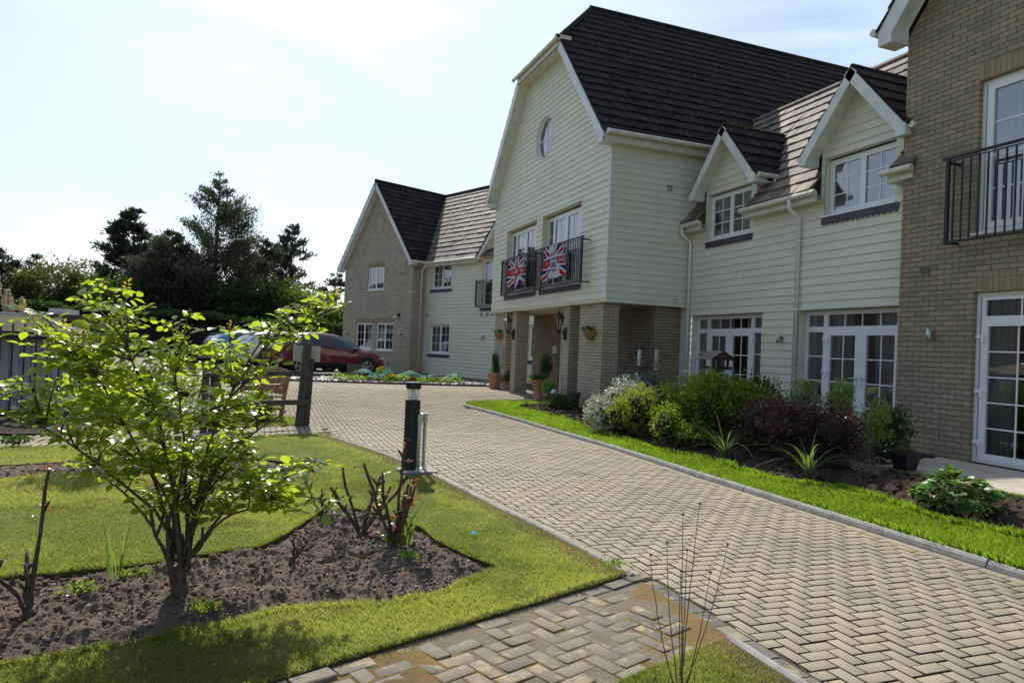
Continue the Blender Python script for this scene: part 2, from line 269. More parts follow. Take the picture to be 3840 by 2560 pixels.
def link(name, me, m, parent=None):
    if m is not None and len(me.materials) == 0:
        for q in (m if isinstance(m, (list, tuple)) else [m]): me.materials.append(q)
    o = bpy.data.objects.new(name, me); COL.objects.link(o)
    if parent is not None: o.parent = parent; o.matrix_parent_inverse = parent.matrix_world.inverted()
    return o
class MB:
    def __init__(s, F=WORLD): s.v = []; s.f = []; s.F = F; s.smooth = False; s.mi = []; s.uvo = {}
    def add(s, V, Fc, mi=0):
        k = len(s.v); s.v += [tuple(p) for p in V]; s.f += [tuple(i+k for i in f) for f in Fc]; s.mi += [mi]*len(Fc); return s
    def quad(s, a, b, c, d, mi=0): return s.add([a, b, c, d], [(0, 1, 2, 3)], mi)
    def box(s, x0, x1, y0, y1, z0, z1, mi=0):
        if x0 > x1: x0, x1 = x1, x0
        if y0 > y1: y0, y1 = y1, y0
        V = [(x0, y0, z0), (x1, y0, z0), (x1, y1, z0), (x0, y1, z0), (x0, y0, z1), (x1, y0, z1), (x1, y1, z1), (x0, y1, z1)]
        return s.add(V, [(0, 3, 2, 1), (4, 5, 6, 7), (0, 1, 5, 4), (1, 2, 6, 5), (2, 3, 7, 6), (3, 0, 4, 7)], mi)
    def beam(s, p, q, wd, hg, up=(0, 0, 1), mi=0):
        p, q, up = Vector(p), Vector(q), Vector(up); d = (q-p).normalized(); x = d.cross(up)
        if x.length < 1e-5: x = d.cross(Vector((0, 1, 0)))
        x.normalize(); y = x.cross(d).normalized(); x *= wd/2; y *= hg/2
        V = [p-x-y, p+x-y, p+x+y, p-x+y, q-x-y, q+x-y, q+x+y, q-x+y]
        return s.add(V, [(0, 3, 2, 1), (4, 5, 6, 7), (0, 1, 5, 4), (1, 2, 6, 5), (2, 3, 7, 6), (3, 0, 4, 7)], mi)
    def tube(s, pts, rads, n=8, cap=True, mi=0):
        pts = [Vector(p) for p in pts]
        if not isinstance(rads, (list, tuple)): rads = [rads]*len(pts)
        k = len(s.v); rings = []; prev = None
        for i, p in enumerate(pts):
            d = (pts[min(i+1, len(pts)-1)]-pts[max(i-1, 0)])
            if d.length < 1e-9: d = Vector((0, 0, 1))
            d.normalize()
            if prev is None:
                a = Vector((0, 0, 1)) if abs(d.z) < 0.9 else Vector((1, 0, 0))
                x = d.cross(a).normalized()
            else:
                x = prev - d*prev.dot(d)
                x = x.normalized() if x.length > 1e-6 else d.orthogonal().normalized()
            prev = x; y = d.cross(x)
            for j in range(n):
                t = 2*pi*j/n; s.v.append(tuple(p+(x*cos(t)+y*sin(t))*rads[i]))
        for i in range(len(pts)-1):
            for j in range(n):
                a = k+i*n+j; b = k+i*n+(j+1) % n
                s.f.append((a, b, b+n, a+n)); s.mi.append(mi)
        if cap:
            s.f.append(tuple(k+j for j in range(n-1, -1, -1))); s.f.append(tuple(k+(len(pts)-1)*n+j for j in range(n))); s.mi += [mi, mi]
        return s
    def lathe(s, prof, c=(0, 0, 0), n=20, mi=0):
        k = len(s.v)
        for r, z in prof:
            for j in range(n): t = 2*pi*j/n; s.v.append((c[0]+r*cos(t), c[1]+r*sin(t), c[2]+z))
        for i in range(len(prof)-1):
            for j in range(n):
                a = k+i*n+j; b = k+i*n+(j+1) % n; s.f.append((a, b, b+n, a+n)); s.mi.append(mi)
        return s
    def ball(s, c, r, n=10, m=6, mi=0):
        return s.lathe([(r[0]*sin(pi*i/m) if isinstance(r, tuple) else r*sin(pi*i/m), -(r[1] if isinstance(r, tuple) else r)*cos(pi*i/m)) for i in range(m+1)], c, n, mi)
    def mesh(s, name):
        V = np.array(s.v, float).reshape(-1, 3); me = bpy.data.meshes.new(name)
        me.from_pydata(s.F.w(V).tolist() if s.F is not WORLD else V.tolist(), [], s.f)
        uvl = me.uv_layers.new(name='UVMap'); L = V[np.array([i for f in s.f for i in f], int)]
        uv = np.zeros((len(L), 2)); k = 0
        for fi, f in enumerate(s.f):
            P = V[list(f)]; nn = np.zeros(3)
            for i in range(1, len(f)-1): nn += np.cross(P[i]-P[0], P[i+1]-P[0])
            ax = np.argmax(np.abs(nn)*np.array([1, 1, 1.0]))
            e = len(f); Q = L[k:k+e]
            if ax == 2: uv[k:k+e] = Q[:, :2]
            elif ax == 0: uv[k:k+e] = Q[:, 1:]
            else: uv[k:k+e] = Q[:, ::2]
            if fi in s.uvo: uv[k:k+e] = s.uvo[fi]
            k += e
        uvl.data.foreach_set('uv', uv.ravel())
        if any(s.mi): me.polygons.foreach_set('material_index', s.mi)
        if s.smooth: me.polygons.foreach_set('use_smooth', [True]*len(me.polygons))
        me.update(); return me
    def build(s, name, m, parent=None, smooth=None):
        if smooth is not None: s.smooth = smooth
        if not s.f: return None
        return link(name, s.mesh(name), m, parent)
def tag(o, label, cat, group=None, kind=None):
    if label: o['label'] = label
    if cat: o['category'] = cat
    if group: o['group'] = group
    if kind: o['kind'] = kind
    return o
def empty(name, loc, label, cat, group=None, rz=0):
    o = bpy.data.objects.new(name, None); COL.objects.link(o); o.empty_display_size = 0.2
    o.matrix_world = Matrix.Translation(Vector(loc)) @ Matrix.Rotation(rz, 4, 'Z')
    tag(o, label, cat, group); return o
def struct(name, mb, m):
    o = mb.build(name, m) if isinstance(mb, MB) else link(name, mb, m); o['kind'] = 'structure'; return o
def copy_tree(o, parent=None):
    c = o.copy(); COL.objects.link(c)
    if parent is not None: c.parent = parent
    for ch in [x for x in bpy.data.objects if x.parent == o]: copy_tree(ch, c)
    return c
def npmesh(name, V, Fq, mi=None, rnd=None, smooth=False):
    """V (n,3), Fq (m,k) faces with equal k; rnd per vertex"""
    V = np.asarray(V, np.float32); Fq = np.asarray(Fq, np.int32); m, k = Fq.shape
    me = bpy.data.meshes.new(name); me.vertices.add(len(V)); me.vertices.foreach_set('co', V.ravel())
    me.loops.add(m*k); me.loops.foreach_set('vertex_index', Fq.ravel())
    me.polygons.add(m); me.polygons.foreach_set('loop_start', np.arange(0, m*k, k, dtype=np.int32)); me.polygons.foreach_set('loop_total', np.full(m, k, np.int32))
    if smooth: me.polygons.foreach_set('use_smooth', np.ones(m, bool))
    if mi is not None: me.polygons.foreach_set('material_index', np.asarray(mi, np.int32))
    me.update(calc_edges=True)
    if rnd is not None:
        a = me.attributes.new('rnd', 'FLOAT', 'POINT'); a.data.foreach_set('value', np.asarray(rnd, np.float32))
    return me
def unit(v): return v/np.maximum(np.linalg.norm(v, axis=-1, keepdims=True), 1e-9)
def leafmesh(name, P, D, size, wr=0.5, fold=0.25, rnd=None, droop=0.0, nrm=None):
    """leaf blades with a folded midrib: P bases, D directions, size lengths"""
    P = np.asarray(P, float); D = unit(np.asarray(D, float)); n = len(P); size = np.broadcast_to(np.asarray(size, float), (n,))[:, None]
    up = unit(RNG.normal(size=(n, 3)) if nrm is None else nrm)
    X = unit(np.cross(D, up)); Z = np.cross(X, D)
    w = size*wr*0.5
    a = P; b = P+D*size*0.45+X*w+Z*w*fold; c = P+D*size-Z*size*droop; d = P+D*size*0.45-X*w+Z*w*fold
    V = np.stack([a, b, c, d], 1).reshape(-1, 3); i = np.arange(n)*4
    Fq = np.concatenate([np.stack([i, i+1, i+2], 1), np.stack([i, i+2, i+3], 1)])
    r = RNG.random(n) if rnd is None else rnd
    return npmesh(name, V, Fq, rnd=np.repeat(r, 4))
def inpoly(x, y, poly):
    poly = np.asarray(poly, float); x = np.asarray(x); y = np.asarray(y); c = np.zeros(x.shape, bool); j = len(poly)-1
    for i in range(len(poly)):
        xi, yi = poly[i]; xj, yj = poly[j]
        if yi != yj: c ^= ((yi > y) != (yj > y)) & (x < (xj-xi)*(y-yi)/(yj-yi)+xi)
        j = i
    return c
def sstep(a, b, x): t = np.clip((np.asarray(x, float)-a)/(b-a), 0, 1); return t*t*(3-2*t)
def G(x, y):
    x = np.asarray(x, float); y = np.asarray(y, float)
    z = 0.19*sstep(10.5, 20, y)
    return z
def GR(x, y):   # right hand lawn and beds rise towards the building
    return np.maximum(G(x, y)+0.03, 0.03+0.17*sstep(5.5, 8.0, x))
def vnoise(x, y, f, seed=0):
    r = np.random.default_rng(seed+11); T = r.random((256, 256)); X = np.asarray(x)*f+1000.37*1; Y = np.asarray(y)*f+517.11
    i = np.floor(X).astype(int); j = np.floor(Y).astype(int); u = X-i; v = Y-j; u = u*u*(3-2*u); v = v*v*(3-2*v)
    g = lambda a, b: T[a % 256, b % 256]
    return (g(i, j)*(1-u)+g(i+1, j)*u)*(1-v)+(g(i, j+1)*(1-u)+g(i+1, j+1)*u)*v
def fbm(x, y, f, o=4, seed=0):
    s = 0; a = 1; tot = 0
    for k in range(o): s = s+a*vnoise(x, y, f*2**k, seed+k); tot += a; a *= 0.55
    return s/tot
# ================================================================= BUILDING
bld = empty('care_home', (9.5, 12, 0), 'long two-storey care home of buff brick and pale cladding with steep dark tiled gables', 'building')

def bands(mb, breaks, L, R, ops, outf=None, mi=0):
    bs = set(round(z, 4) for z in breaks)
    lo, hi = min(bs), max(bs)
    for o in ops:
        if callable(o[0]):
            for k in range(25): bs.add(round(o[2]+(o[3]-o[2])*k/24, 4))
        else: bs.add(round(o[2], 4)); bs.add(round(o[3], 4))
    bs = sorted(z for z in bs if lo <= z <= hi)
    for za, zb in zip(bs[:-1], bs[1:]):
        if zb-za < 1e-3: continue
        iv = [(L(za), R(za), L(zb), R(zb))]
        for o in ops:
            if o[2] <= za+1e-4 and o[3] >= zb-1e-4:
                f = (lambda v: (v if callable(v) else (lambda z: v)))
                g0, g1 = f(o[0]), f(o[1]); new = []
                for (a0, a1, c0, c1) in iv:
                    p0, p1, q0, q1 = g0(za), g1(za), g0(zb), g1(zb)
                    if p1 <= a0 or p0 >= a1: new.append((a0, a1, c0, c1)); continue
                    if p0 > a0: new.append((a0, p0, c0, max(q0, c0)))
                    if p1 < a1: new.append((p1, a1, min(q1, c1), c1))
                iv = new
        b0, b1 = (0, 0) if outf is None else outf(za, zb)
        for a0, a1, c0, c1 in iv:
            if a1-a0 < 1e-4 and c1-c0 < 1e-4: continue
            mb.quad((a0, b0, za), (a1, b0, za), (c1, b1, zb), (c0, b1, zb), mi)
            if outf is not None and abs(((za-SZ)/SE) - round((za-SZ)/SE)) < 1e-3:
                mb.quad((a0, 0.001, za), (a1, 0.001, za), (a1, b0, za), (a0, b0, za), mi)
SZ, SE = 0.2, 0.15
def siding(mb, z0, z1, L, R, ops, extra=()):
    def outf(za, zb):
        k = math.floor((0.5*(za+zb)-SZ)/SE); base = SZ+k*SE
        return 0.019-0.017*(za-base)/SE, 0.019-0.017*(zb-base)/SE
    br = [z0, z1]+list(extra); k = math.ceil((z0-SZ)/SE)
    while SZ+k*SE < z1: br.append(SZ+k*SE); k += 1
    bands(mb, br, L, R, ops, outf)
def reveals(mb, ops, dep, b1=0.0, mi=0):
    for a0, a1, z0, z1 in ops:
        mb.quad((a0, b1, z0), (a0, -dep, z0), (a0, -dep, z1), (a0, b1, z1), mi); mb.quad((a1, b1, z0), (a1, -dep, z0), (a1, -dep, z1), (a1, b1, z1), mi)
        mb.quad((a0, b1, z1), (a0, -dep, z1), (a1, -dep, z1), (a1, b1, z1), mi); mb.quad((a0, b1, z0), (a0, -dep, z0), (a1, -dep, z0), (a1, b1, z0), mi)
def ring(mb, a0, a1, z0, z1, b0, b1, wd):
    mb.box(a0, a1, b0, b1, z0, z0+wd); mb.box(a0, a1, b0, b1, z1-wd, z1)
    mb.box(a0, a0+wd, b0, b1, z0+wd, z1-wd); mb.box(a1-wd, a1, b0, b1, z0+wd, z1-wd)
def apron(F, parent, a0, a1, z1, b=0.02, h=0.10):
    mb = MB(F); n = max(4, int((a1-a0)/0.105)); w = (a1-a0)/n
    mb.box(a0, a1, b, b+0.014, z1-h, z1)
    for i in range(n):
        c = a0+(i+0.5)*w; pts = [(c+w*0.47*cos(t), z1-h-0.035*sin(t)*1.3+0.0) for t in np.linspace(0, pi, 7)]
        V = [(p, b+0.002, q) for p, q in pts]+[(p, b+0.012, q) for p, q in pts]; m = len(pts)
        mb.add(V, [tuple(range(m)), tuple(range(2*m-1, m-1, -1))]+[(j, j+1, j+1+m, j+m) for j in range(m-1)])
    return mb.build('apron', M['slate'], parent)
def curtainmesh(F, parent, iv, z0, z1, b, amp=0.035, lam=0.11):
    mb = MB(F); mb.smooth = True
    for a0, a1 in iv:
        n = max(6, int((a1-a0)/0.015)); V = []
        for i in range(n+1):
            a = a0+(a1-a0)*i/n; bb = b+amp*sin(a*2*pi/lam+1.3*sin(a*9))
            V += [(a, bb, z0), (a+0.01*sin(a*30), bb*1.0, z1)]
        mb.add(V, [(2*i, 2*i+2, 2*i+3, 2*i+1) for i in range(n)])
    return mb.build('curtain', M['curtain'], parent)
def glazed(F, name, box, panels, dep=0.09, curtains=None, sill=True, room=1.3, label=None, fw=0.05, parent=None, scallop=False, top=None, rmg=0.3):
    a0, a1, z0, z1 = box; parent = parent or bld
    fr_ = MB(F); b0, b1 = -dep-0.06, -dep
    ring(fr_, a0, a1, z0, z1, b0, b1, fw)
    panes = []; bars = MB(F)
    for p in panels:
        p0, p1, q0, q1, nx, nz_, pw = p[:7]; off = p[7] if len(p) > 7 else 0.004
        ring(fr_, p0, p1, q0, q1, b0+0.006, b1+off, pw)
        g = (p0+pw, p1-pw, q0+pw, q1-pw); panes.append(g)
        for i in range(1, nx): c = g[0]+(g[1]-g[0])*i/nx; bars.box(c-0.010, c+0.010, -dep-0.0215, -dep-0.014, g[2], g[3])
        for i in range(1, nz_): c = g[2]+(g[3]-g[2])*i/nz_; bars.box(g[0], g[1], -dep-0.0218, -dep-0.0135, c-0.010, c+0.010)
    o = fr_.build(name, M['white'], parent)
    if label: o['label'] = label
    bars.build('glazing_bars', M['white'], o)
    for g in panes: MB(F).quad((g[0], -dep-0.022, g[2]), (g[0], -dep-0.022, g[3]), (g[1], -dep-0.022, g[3]), (g[1], -dep-0.022, g[2])).build('pane', M['glass'], o)
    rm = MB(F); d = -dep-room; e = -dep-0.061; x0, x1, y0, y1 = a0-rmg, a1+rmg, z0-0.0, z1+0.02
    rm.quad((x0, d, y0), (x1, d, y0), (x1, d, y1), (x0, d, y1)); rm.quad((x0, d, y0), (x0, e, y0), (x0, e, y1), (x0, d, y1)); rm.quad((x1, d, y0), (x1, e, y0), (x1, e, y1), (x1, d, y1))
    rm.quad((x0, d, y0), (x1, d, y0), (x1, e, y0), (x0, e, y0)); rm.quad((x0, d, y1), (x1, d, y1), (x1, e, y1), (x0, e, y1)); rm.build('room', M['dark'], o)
    if curtains: curtainmesh(F, o, curtains, z0+0.05, z1-0.05, -dep-0.115)
    if sill: MB(F).box(a0-0.04, a1+0.04, -dep-0.02, 0.045, z0-0.035, z0-0.003).build('sill', M['white'], o)
    if scallop: apron(F, o, a0-0.1, a1+0.05, z0-0.04)
    if name == 'door': pass
    return o
def casement(F, a0, a1, z0, z1, **k):
    m = (a0+a1)/2; f = 0.04
    return glazed(F, 'window', (a0, a1, z0, z1), [(a0+f, m, z0+f, z1-f, 2, 3, 0.055), (m, a1-f, z0+f, z1-f, 2, 3, 0.055)], fw=0.045, **k)
def hardware(F, o, handles, hinges, dep):
    for a, z, s in handles:
        h = MB(F); h.box(a-0.018, a+0.018, -dep+0.005, -dep+0.018, z-0.16, z+0.05); h.tube([(a, -dep+0.018, z), (a, -dep+0.055, z), (a+s*0.13, -dep+0.055, z-0.004)], 0.011, 6); h.build('handle', M['white_old'], o)
    for a, z in hinges:
        g = MB(F); g.box(a-0.06, a+0.06, -dep+0.004, -dep+0.035, z-0.025, z+0.025); g.box(a-0.05, a-0.015, -dep+0.004, -dep+0.04, z-0.08, z-0.025); g.build('hinge', M['white'], o)

def buttjoints(F, a0, a1, z0, z1, n, seed, ops=()):
    r = random.Random(seed); mb = MB(F)
    for _ in range(n):
        k = r.randint(0, int((z1-z0)/SE)-1); z = SZ+(math.ceil((z0-SZ)/SE)+k)*SE; a = r.uniform(a0, a1)
        if z+SE > z1 or any(o[0]-0.02 < a < o[1]+0.02 and o[2]-0.16 < z < o[3]+0.02 for o in ops): continue
        mb.add([(a, 0.0195, z+0.002), (a+0.004, 0.0195, z+0.002), (a+0.004, 0.0035, z+SE-0.002), (a, 0.0035, z+SE-0.002)], [(0, 1, 2, 3)])
    o = mb.build('board_joints', M['grille'], bld)
    if o: o['kind'] = 'stuff'
TR = random.Random(99)
def slope(mb, F, h0, h1, bo, tn, lo, hi, step=0.345, th=0.036, nsub=None):
    sl = sqrt(1+1/tn**2); n = max(1, round((h1-h0)*sl/step)); nb = -1/tn
    # outward normal in (b,c)
    nn = Vector((tn, 1)).normalized()
    for k in range(n):
        ha, hb = h0+(h1-h0)*k/n, h0+(h1-h0)*(k+1)/n
        ba, bb = bo-(ha-h0)/tn, bo-(hb-h0)/tn
        l0, r0_, l1, r1 = lo(ha), hi(ha), lo(hb), hi(hb)
        if r0_-l0 < 0.01 and r1-l1 < 0.01: continue
        o = th; w_ = 0.33; sh = 0.165 if k % 2 == 0 else 0.0; A0, A1 = min(l0, l1), max(r0_, r1); j = math.floor((A0-sh)/w_)
        while sh+j*w_ < A1:
            p0, p1 = sh+j*w_, sh+(j+1)*w_; j += 1; a, b, c, d = max(p0, l0), min(p1, r0_), min(p1, r1), max(p0, l1)
            if b <= a and c <= d: continue
            b, c = max(a, b), max(c, d); o1 = o*TR.uniform(0.75, 1.35); o2 = o*TR.uniform(0.75, 1.35); dz = TR.gauss(0, 0.003); g_ = 0.0015
            mb.uvo[len(mb.f)] = [(a, k*0.345), (b, k*0.345), (c, (k+1)*0.345), (d, (k+1)*0.345)]
            mb.quad((a+g_, ba+nn.x*o1+dz, ha+nn.y*o1-abs(dz)), (b-g_, ba+nn.x*o2+dz, ha+nn.y*o2-abs(dz)), (c-g_, bb+nn.x*0.004, hb+nn.y*0.004), (d+g_, bb+nn.x*0.004, hb+nn.y*0.004))
            mb.quad((a+g_, ba-0.01*nn.x, ha-0.01*nn.y-0.004), (b-g_, ba-0.01*nn.x, ha-0.01*nn.y-0.004), (b-g_, ba+nn.x*o2+dz, ha+nn.y*o2-abs(dz)), (a+g_, ba+nn.x*o1+dz, ha+nn.y*o1-abs(dz)))
        mb.quad((l0, ba-0.012*nn.x, ha-0.012*nn.y), (r0_, ba-0.012*nn.x, ha-0.012*nn.y), (r1, bb-0.012*nn.x, hb-0.012*nn.y), (l1, bb-0.012*nn.x, hb-0.012*nn.y))
        mb.quad((l0, ba-0.014*nn.x, ha-0.014*nn.y), (l0, ba+nn.x*o, ha+nn.y*o), (l1, bb+nn.x*0.004, hb+nn.y*0.004), (l1, bb-0.014*nn.x, hb-0.014*nn.y))
        mb.quad((r0_, ba-0.014*nn.x, ha-0.014*nn.y), (r0_, ba+nn.x*o, ha+nn.y*o), (r1, bb+nn.x*0.004, hb+nn.y*0.004), (r1, bb-0.014*nn.x, hb-0.014*nn.y))
def gutter(F, p, q, r=0.048, name='gutter', m='cream', ends=True):
    mb = MB(F); p, q = Vector(p), Vector(q); mb.tube([p, q], r, 10); L = (q-p).length; n = max(1, int(L/0.95))
    for i in range(n+1):
        c = p+(q-p)*min(1, max(0.02, (i+0.15)/n)); d = (q-p).normalized()*0.012
        mb.tube([c-d, c+d], r+0.007, 10)
    return mb.build(name, M[m], bld, smooth=False)
def downpipe(F, pts, r=0.036):
    mb = MB(F); mb.tube(pts, r, 10, True)
    z = pts[-1][2]+0.9
    while z < pts[-2][2]: 
        mb.tube([(pts[-1][0], pts[-1][1], z-0.02), (pts[-1][0], pts[-1][1], z+0.02)], r+0.006, 10); mb.box(pts[-1][0]-0.05, pts[-1][0]+0.05, pts[-1][1]-0.07, pts[-1][1]-0.03, z-0.012, z+0.012); z += 1.3
    return mb.build('downpipe', M['white'], bld, smooth=True)
def grille(F, a0, a1, z0, z1, m='grille', n=5, vert=True, b=0.02):
    mb = MB(F); ring(mb, a0, a1, z0, z1, 0, b+0.012, 0.012)
    for i in range(n):
        if vert: c = a0+(a1-a0)*(i+0.5)/n; mb.box(c-0.006, c+0.004, 0.001, b, z0+0.012, z1-0.012)
        else: c = z0+(z1-z0)*(i+0.5)/n; mb.box(a0+0.012, a1-0.012, 0.001, b, c-0.006, c+0.004)
    mb.build('vent', M[m], bld)
def barge(F, p, q, b, wd=0.19, th=0.03, m='white_old', under=0.30):
    """white board hanging below the verge line p->q (a,z) at outward offset b, with a soffit back to the wall"""
    mb = MB(F); (a0, z0), (a1, z1) = p, q; d = Vector((a1-a0, z1-z0)).normalized(); n = Vector((-d.y, d.x))
    if n.y > 0: n = -n
    P = [(a0, z0), (a1, z1), (a1+n.x*wd, z1+n.y*wd), (a0+n.x*wd, z0+n.y*wd)]
    V = [(x, b, z) for x, z in P]+[(x, b-th, z) for x, z in P]
    mb.add(V, [(0, 1, 2, 3), (7, 6, 5, 4), (0, 4, 5, 1), (1, 5, 6, 2), (2, 6, 7, 3), (3, 7, 4, 0)])
    k = wd*0.72; mb.quad((a0+n.x*k, b-th, z0+n.y*k), (a1+n.x*k, b-th, z1+n.y*k), (a1+n.x*k, b-under, z1+n.y*k), (a0+n.x*k, b-under, z0+n.y*k))
    return mb
# ---------- entrance gable block
TN = 1.185; CY = 17.65
halfA = lambda z: min(3.98, (11.33-z)/TN)
circ = (lambda z: CY-sqrt(max(0, 0.60**2-(z-7.45)**2)), lambda z: CY+sqrt(max(0, 0.60**2-(z-7.45)**2)), 6.85, 8.05)
opsA = [(15.09, 17.47, 3.2, 5.2), (17.94, 20.33, 3.2, 5.2)]
mb = MB(FA); siding(mb, 2.65, 9.5, lambda z: CY-halfA(z), lambda z: CY+halfA(z), opsA+[circ], extra=[6.6]); reveals(mb, opsA, 0.2)
mb.quad((CY-3.98, 0.019, 2.65), (CY+3.98, 0.019, 2.65), (CY+3.98, -0.1, 2.65), (CY-3.98, -0.1, 2.65))
mb.build('gable_wall', M['siding'], bld); buttjoints(FA, 13.8, 21.4, 2.7, 6.2, 46, 1, opsA); buttjoints(FS, -9.4, -7.4, 2.7, 6.2, 12, 2)
mb = MB(FS); siding(mb, 2.65, 6.5, lambda z: -11.4, lambda z: -7.32, []); mb.build('side_wall', M['siding'], bld)
mb = MB(); mb.box(7.295, 7.345, 13.635, 13.685, 2.65, 6.3); mb.build('corner_trim', M['white_old'], bld)
mb = MB(Fr(0, 21.64, t=(1, 0))); siding(mb, 2.65, 6.5, lambda z: 7.32, lambda z: 12, []); mb.build('side_wall', M['siding'], bld)
mb = MB(); mb.box(7.30, 9.5, 13.67, 21.62, 2.66, 2.72); mb.build('porch_soffit', M['soffit'], bld)
for (y0, y1, x1) in ((13.90, 15.11, 7.81), (15.67, 16.05, 7.72), (19.43, 19.81, 7.80), (20.35, 21.45, 7.66)):
    MB().box(7.40, x1, y0, y1, 0.0, 2.655).build('brick_pillar', M['brick_light'], bld)
FP = Fr(8.78, 0, t=(0, 1))
mb = MB(FP); opd = [(17.25, 19.33, 0.19, 2.35)]; bands(mb, [0, 2.66], lambda z: 13.9, lambda z: 21.45, opd); reveals(mb, opd, 0.12); mb.build('porch_wall', M['brick'], bld)
mb = MB(Fr(0, 13.9, t=(-1, 0))); mb.quad((-9.6, 0, 0), (-8.78, 0, 0), (-8.78, 0, 2.66), (-9.6, 0, 2.66)); mb.build('porch_wall', M['brick'], bld)
mb = MB(Fr(0, 21.45, t=(1, 0))); mb.quad((8.78, 0, 0), (12, 0, 0), (12, 0, 2.66), (8.78, 0, 2.66)); mb.build('porch_wall', M['brick'], bld)
o = glazed(FP, 'door', (17.25, 19.33, 0.19, 2.35), [(17.30, 18.29, 0.24, 2.30, 1, 1, 0.09), (18.29, 19.28, 0.24, 2.30, 1, 1, 0.09)], dep=0.06, sill=False, room=2.0, label='glazed entrance door in the shade of the porch')
hardware(FP, o, [(18.20, 1.2, -1), (18.38, 1.2, 1)], [], 0.06)
# French windows behind the balcony rail
for (y0, y1) in ((15.09, 17.47), (17.94, 20.33)):
    a0, a1 = y0+0.005, y1-0.005; m1 = a1-0.42; md = a0+0.36; mid = (md+m1)/2
    o = glazed(FA, 'french_window', (a0, a1, 3.22, 5.14), [(a0+0.04, md, 3.26, 5.10, 1, 4, 0.05), (md, mid, 3.26, 5.10, 2, 4, 0.08), (mid, m1, 3.26, 5.10, 2, 4, 0.08), (m1, a1-0.04, 3.26, 5.10, 1, 4, 0.05)], dep=0.15,
               curtains=[(a0+0.06, a1-0.06)], sill=False)  # curtains run full width to make the panes look bright
    apron(FA, o, y0-0.16, y1+0.05, 3.16, b=0.03)
    MB(FA).box(y0-0.05, y1+0.05, 0.0, 0.03, 5.2, 5.225).build('drip_mould', M['cream'], bld)
# round gable window
mb = MB(FA); mb.smooth = True; n = 40
for i in range(n):
    t0, t1 = 2*pi*i/n, 2*pi*(i+1)/n
    for (r0_, b0, r1, b1) in ((0.60, 0.02, 0.60, -0.14), (0.60, -0.07, 0.545, -0.07), (0.545, -0.07, 0.545, -0.12)):
        mb.quad((CY+r0_*cos(t0), b0, 7.45+r0_*sin(t0)), (CY+r0_*cos(t1), b0, 7.45+r0_*sin(t1)), (CY+r1*cos(t1), b1, 7.45+r1*sin(t1)), (CY+r1*cos(t0), b1, 7.45+r1*sin(t0)))
rw = mb.build('round_window', [M['white']], bld)
mb = MB(FA); mb.add([(CY+0.55*cos(2*pi*i/n), -0.10, 7.45+0.55*sin(2*pi*i/n)) for i in range(n)], [tuple(range(n-1, -1, -1))]); mb.build('pane', M['glass'], rw)
mb = MB(FA); mb.box(CY-0.014, CY+0.014, -0.099, -0.088, 6.92, 7.98); mb.box(CY-0.53, CY+0.53, -0.0995, -0.0885, 7.436, 7.464); mb.build('glazing_bars', M['white'], rw)
MB(FA).box(CY-0.8, CY+0.8, -0.24, -0.22, 6.7, 8.2).build('reflection_panel', M['curtain'], rw)  # white panel added behind the glass for the bright sky reflection
# main roof
xl = lambda h: 7.0 if h < 9.6 else 7.0+(h-9.6)/1.125
mb = MB(FS); slope(mb, FS, 6.40, 11.38, 0.21, TN, lambda h: -19.5, lambda h: -xl(h)); mb.build('roof', M['tile'], bld)
mb = MB(Fr(0, 21.64, t=(1, 0))); slope(mb, None, 6.40, 11.38, 0.21, TN, lambda h: xl(h), lambda h: 19.5); mb.build('roof', M['tile'], bld)
mb = MB(FA); slope(mb, FA, 9.60, 11.38, 0.36, 1.11, lambda h: CY-(11.42-h)/TN, lambda h: CY+(11.42-h)/TN); mb.build('roof', M['tile_low'], bld)
mb = MB(); mb.tube([(8.55, CY, 11.36), (19.5, CY, 11.36)], 0.10, 10)
mb.tube([(8.6, CY, 11.36), (7.0, CY-1.53, 9.6)], 0.085, 8); mb.tube([(8.6, CY, 11.36), (7.0, CY+1.53, 9.6)], 0.085, 8); mb.build('ridge_tiles', M['tile'], bld)
gutter(FA, (16.02, 0.42, 9.57), (19.28, 0.42, 9.57), 0.052)
mb = MB(FA); mb.box(16.02, 16.13, 0.05, 0.48, 9.52, 9.62)
mb.box(16.2, 19.1, 0.33, 0.36, 9.38, 9.56); mb.quad((16.2, 0.36, 9.38), (19.1, 0.36, 9.38), (19.1, -0.02, 9.38), (16.2, -0.02, 9.38)); mb.build('fascia', M['cream'], bld)
for s in (-1, 1):
    m1 = barge(FA, (CY+s*4.16, 6.38), (CY+s*1.50, 9.54), 0.33, 0.20, under=0.34)
    a = CY+s*4.16; m1.box(a-0.12 if s > 0 else a, a if s > 0 else a+0.12, 0.0, 0.331, 6.22, 6.44)
    m1.box(min(a-s*0.28, a), max(a-s*0.28, a), 0.0, 0.328, 6.20, 6.30)
    m1.build('bargeboard', M['white_old'], bld)
gutter(FS, (-11.3, 0.29, 6.40), (-7.05, 0.29, 6.40), 0.052)
mb = MB(FS); mb.box(-11.3, -7.02, 0.17, 0.20, 6.22, 6.40); mb.box(-11.3, -7.02, 0.0, 0.20, 6.205, 6.22); mb.build('fascia', M['cream'], bld)
grille(FS, -8.93, -8.80, 5.33, 5.46, n=3); grille(FS, -9.15, -9.02, 2.73, 2.84, m='cream', n=3)
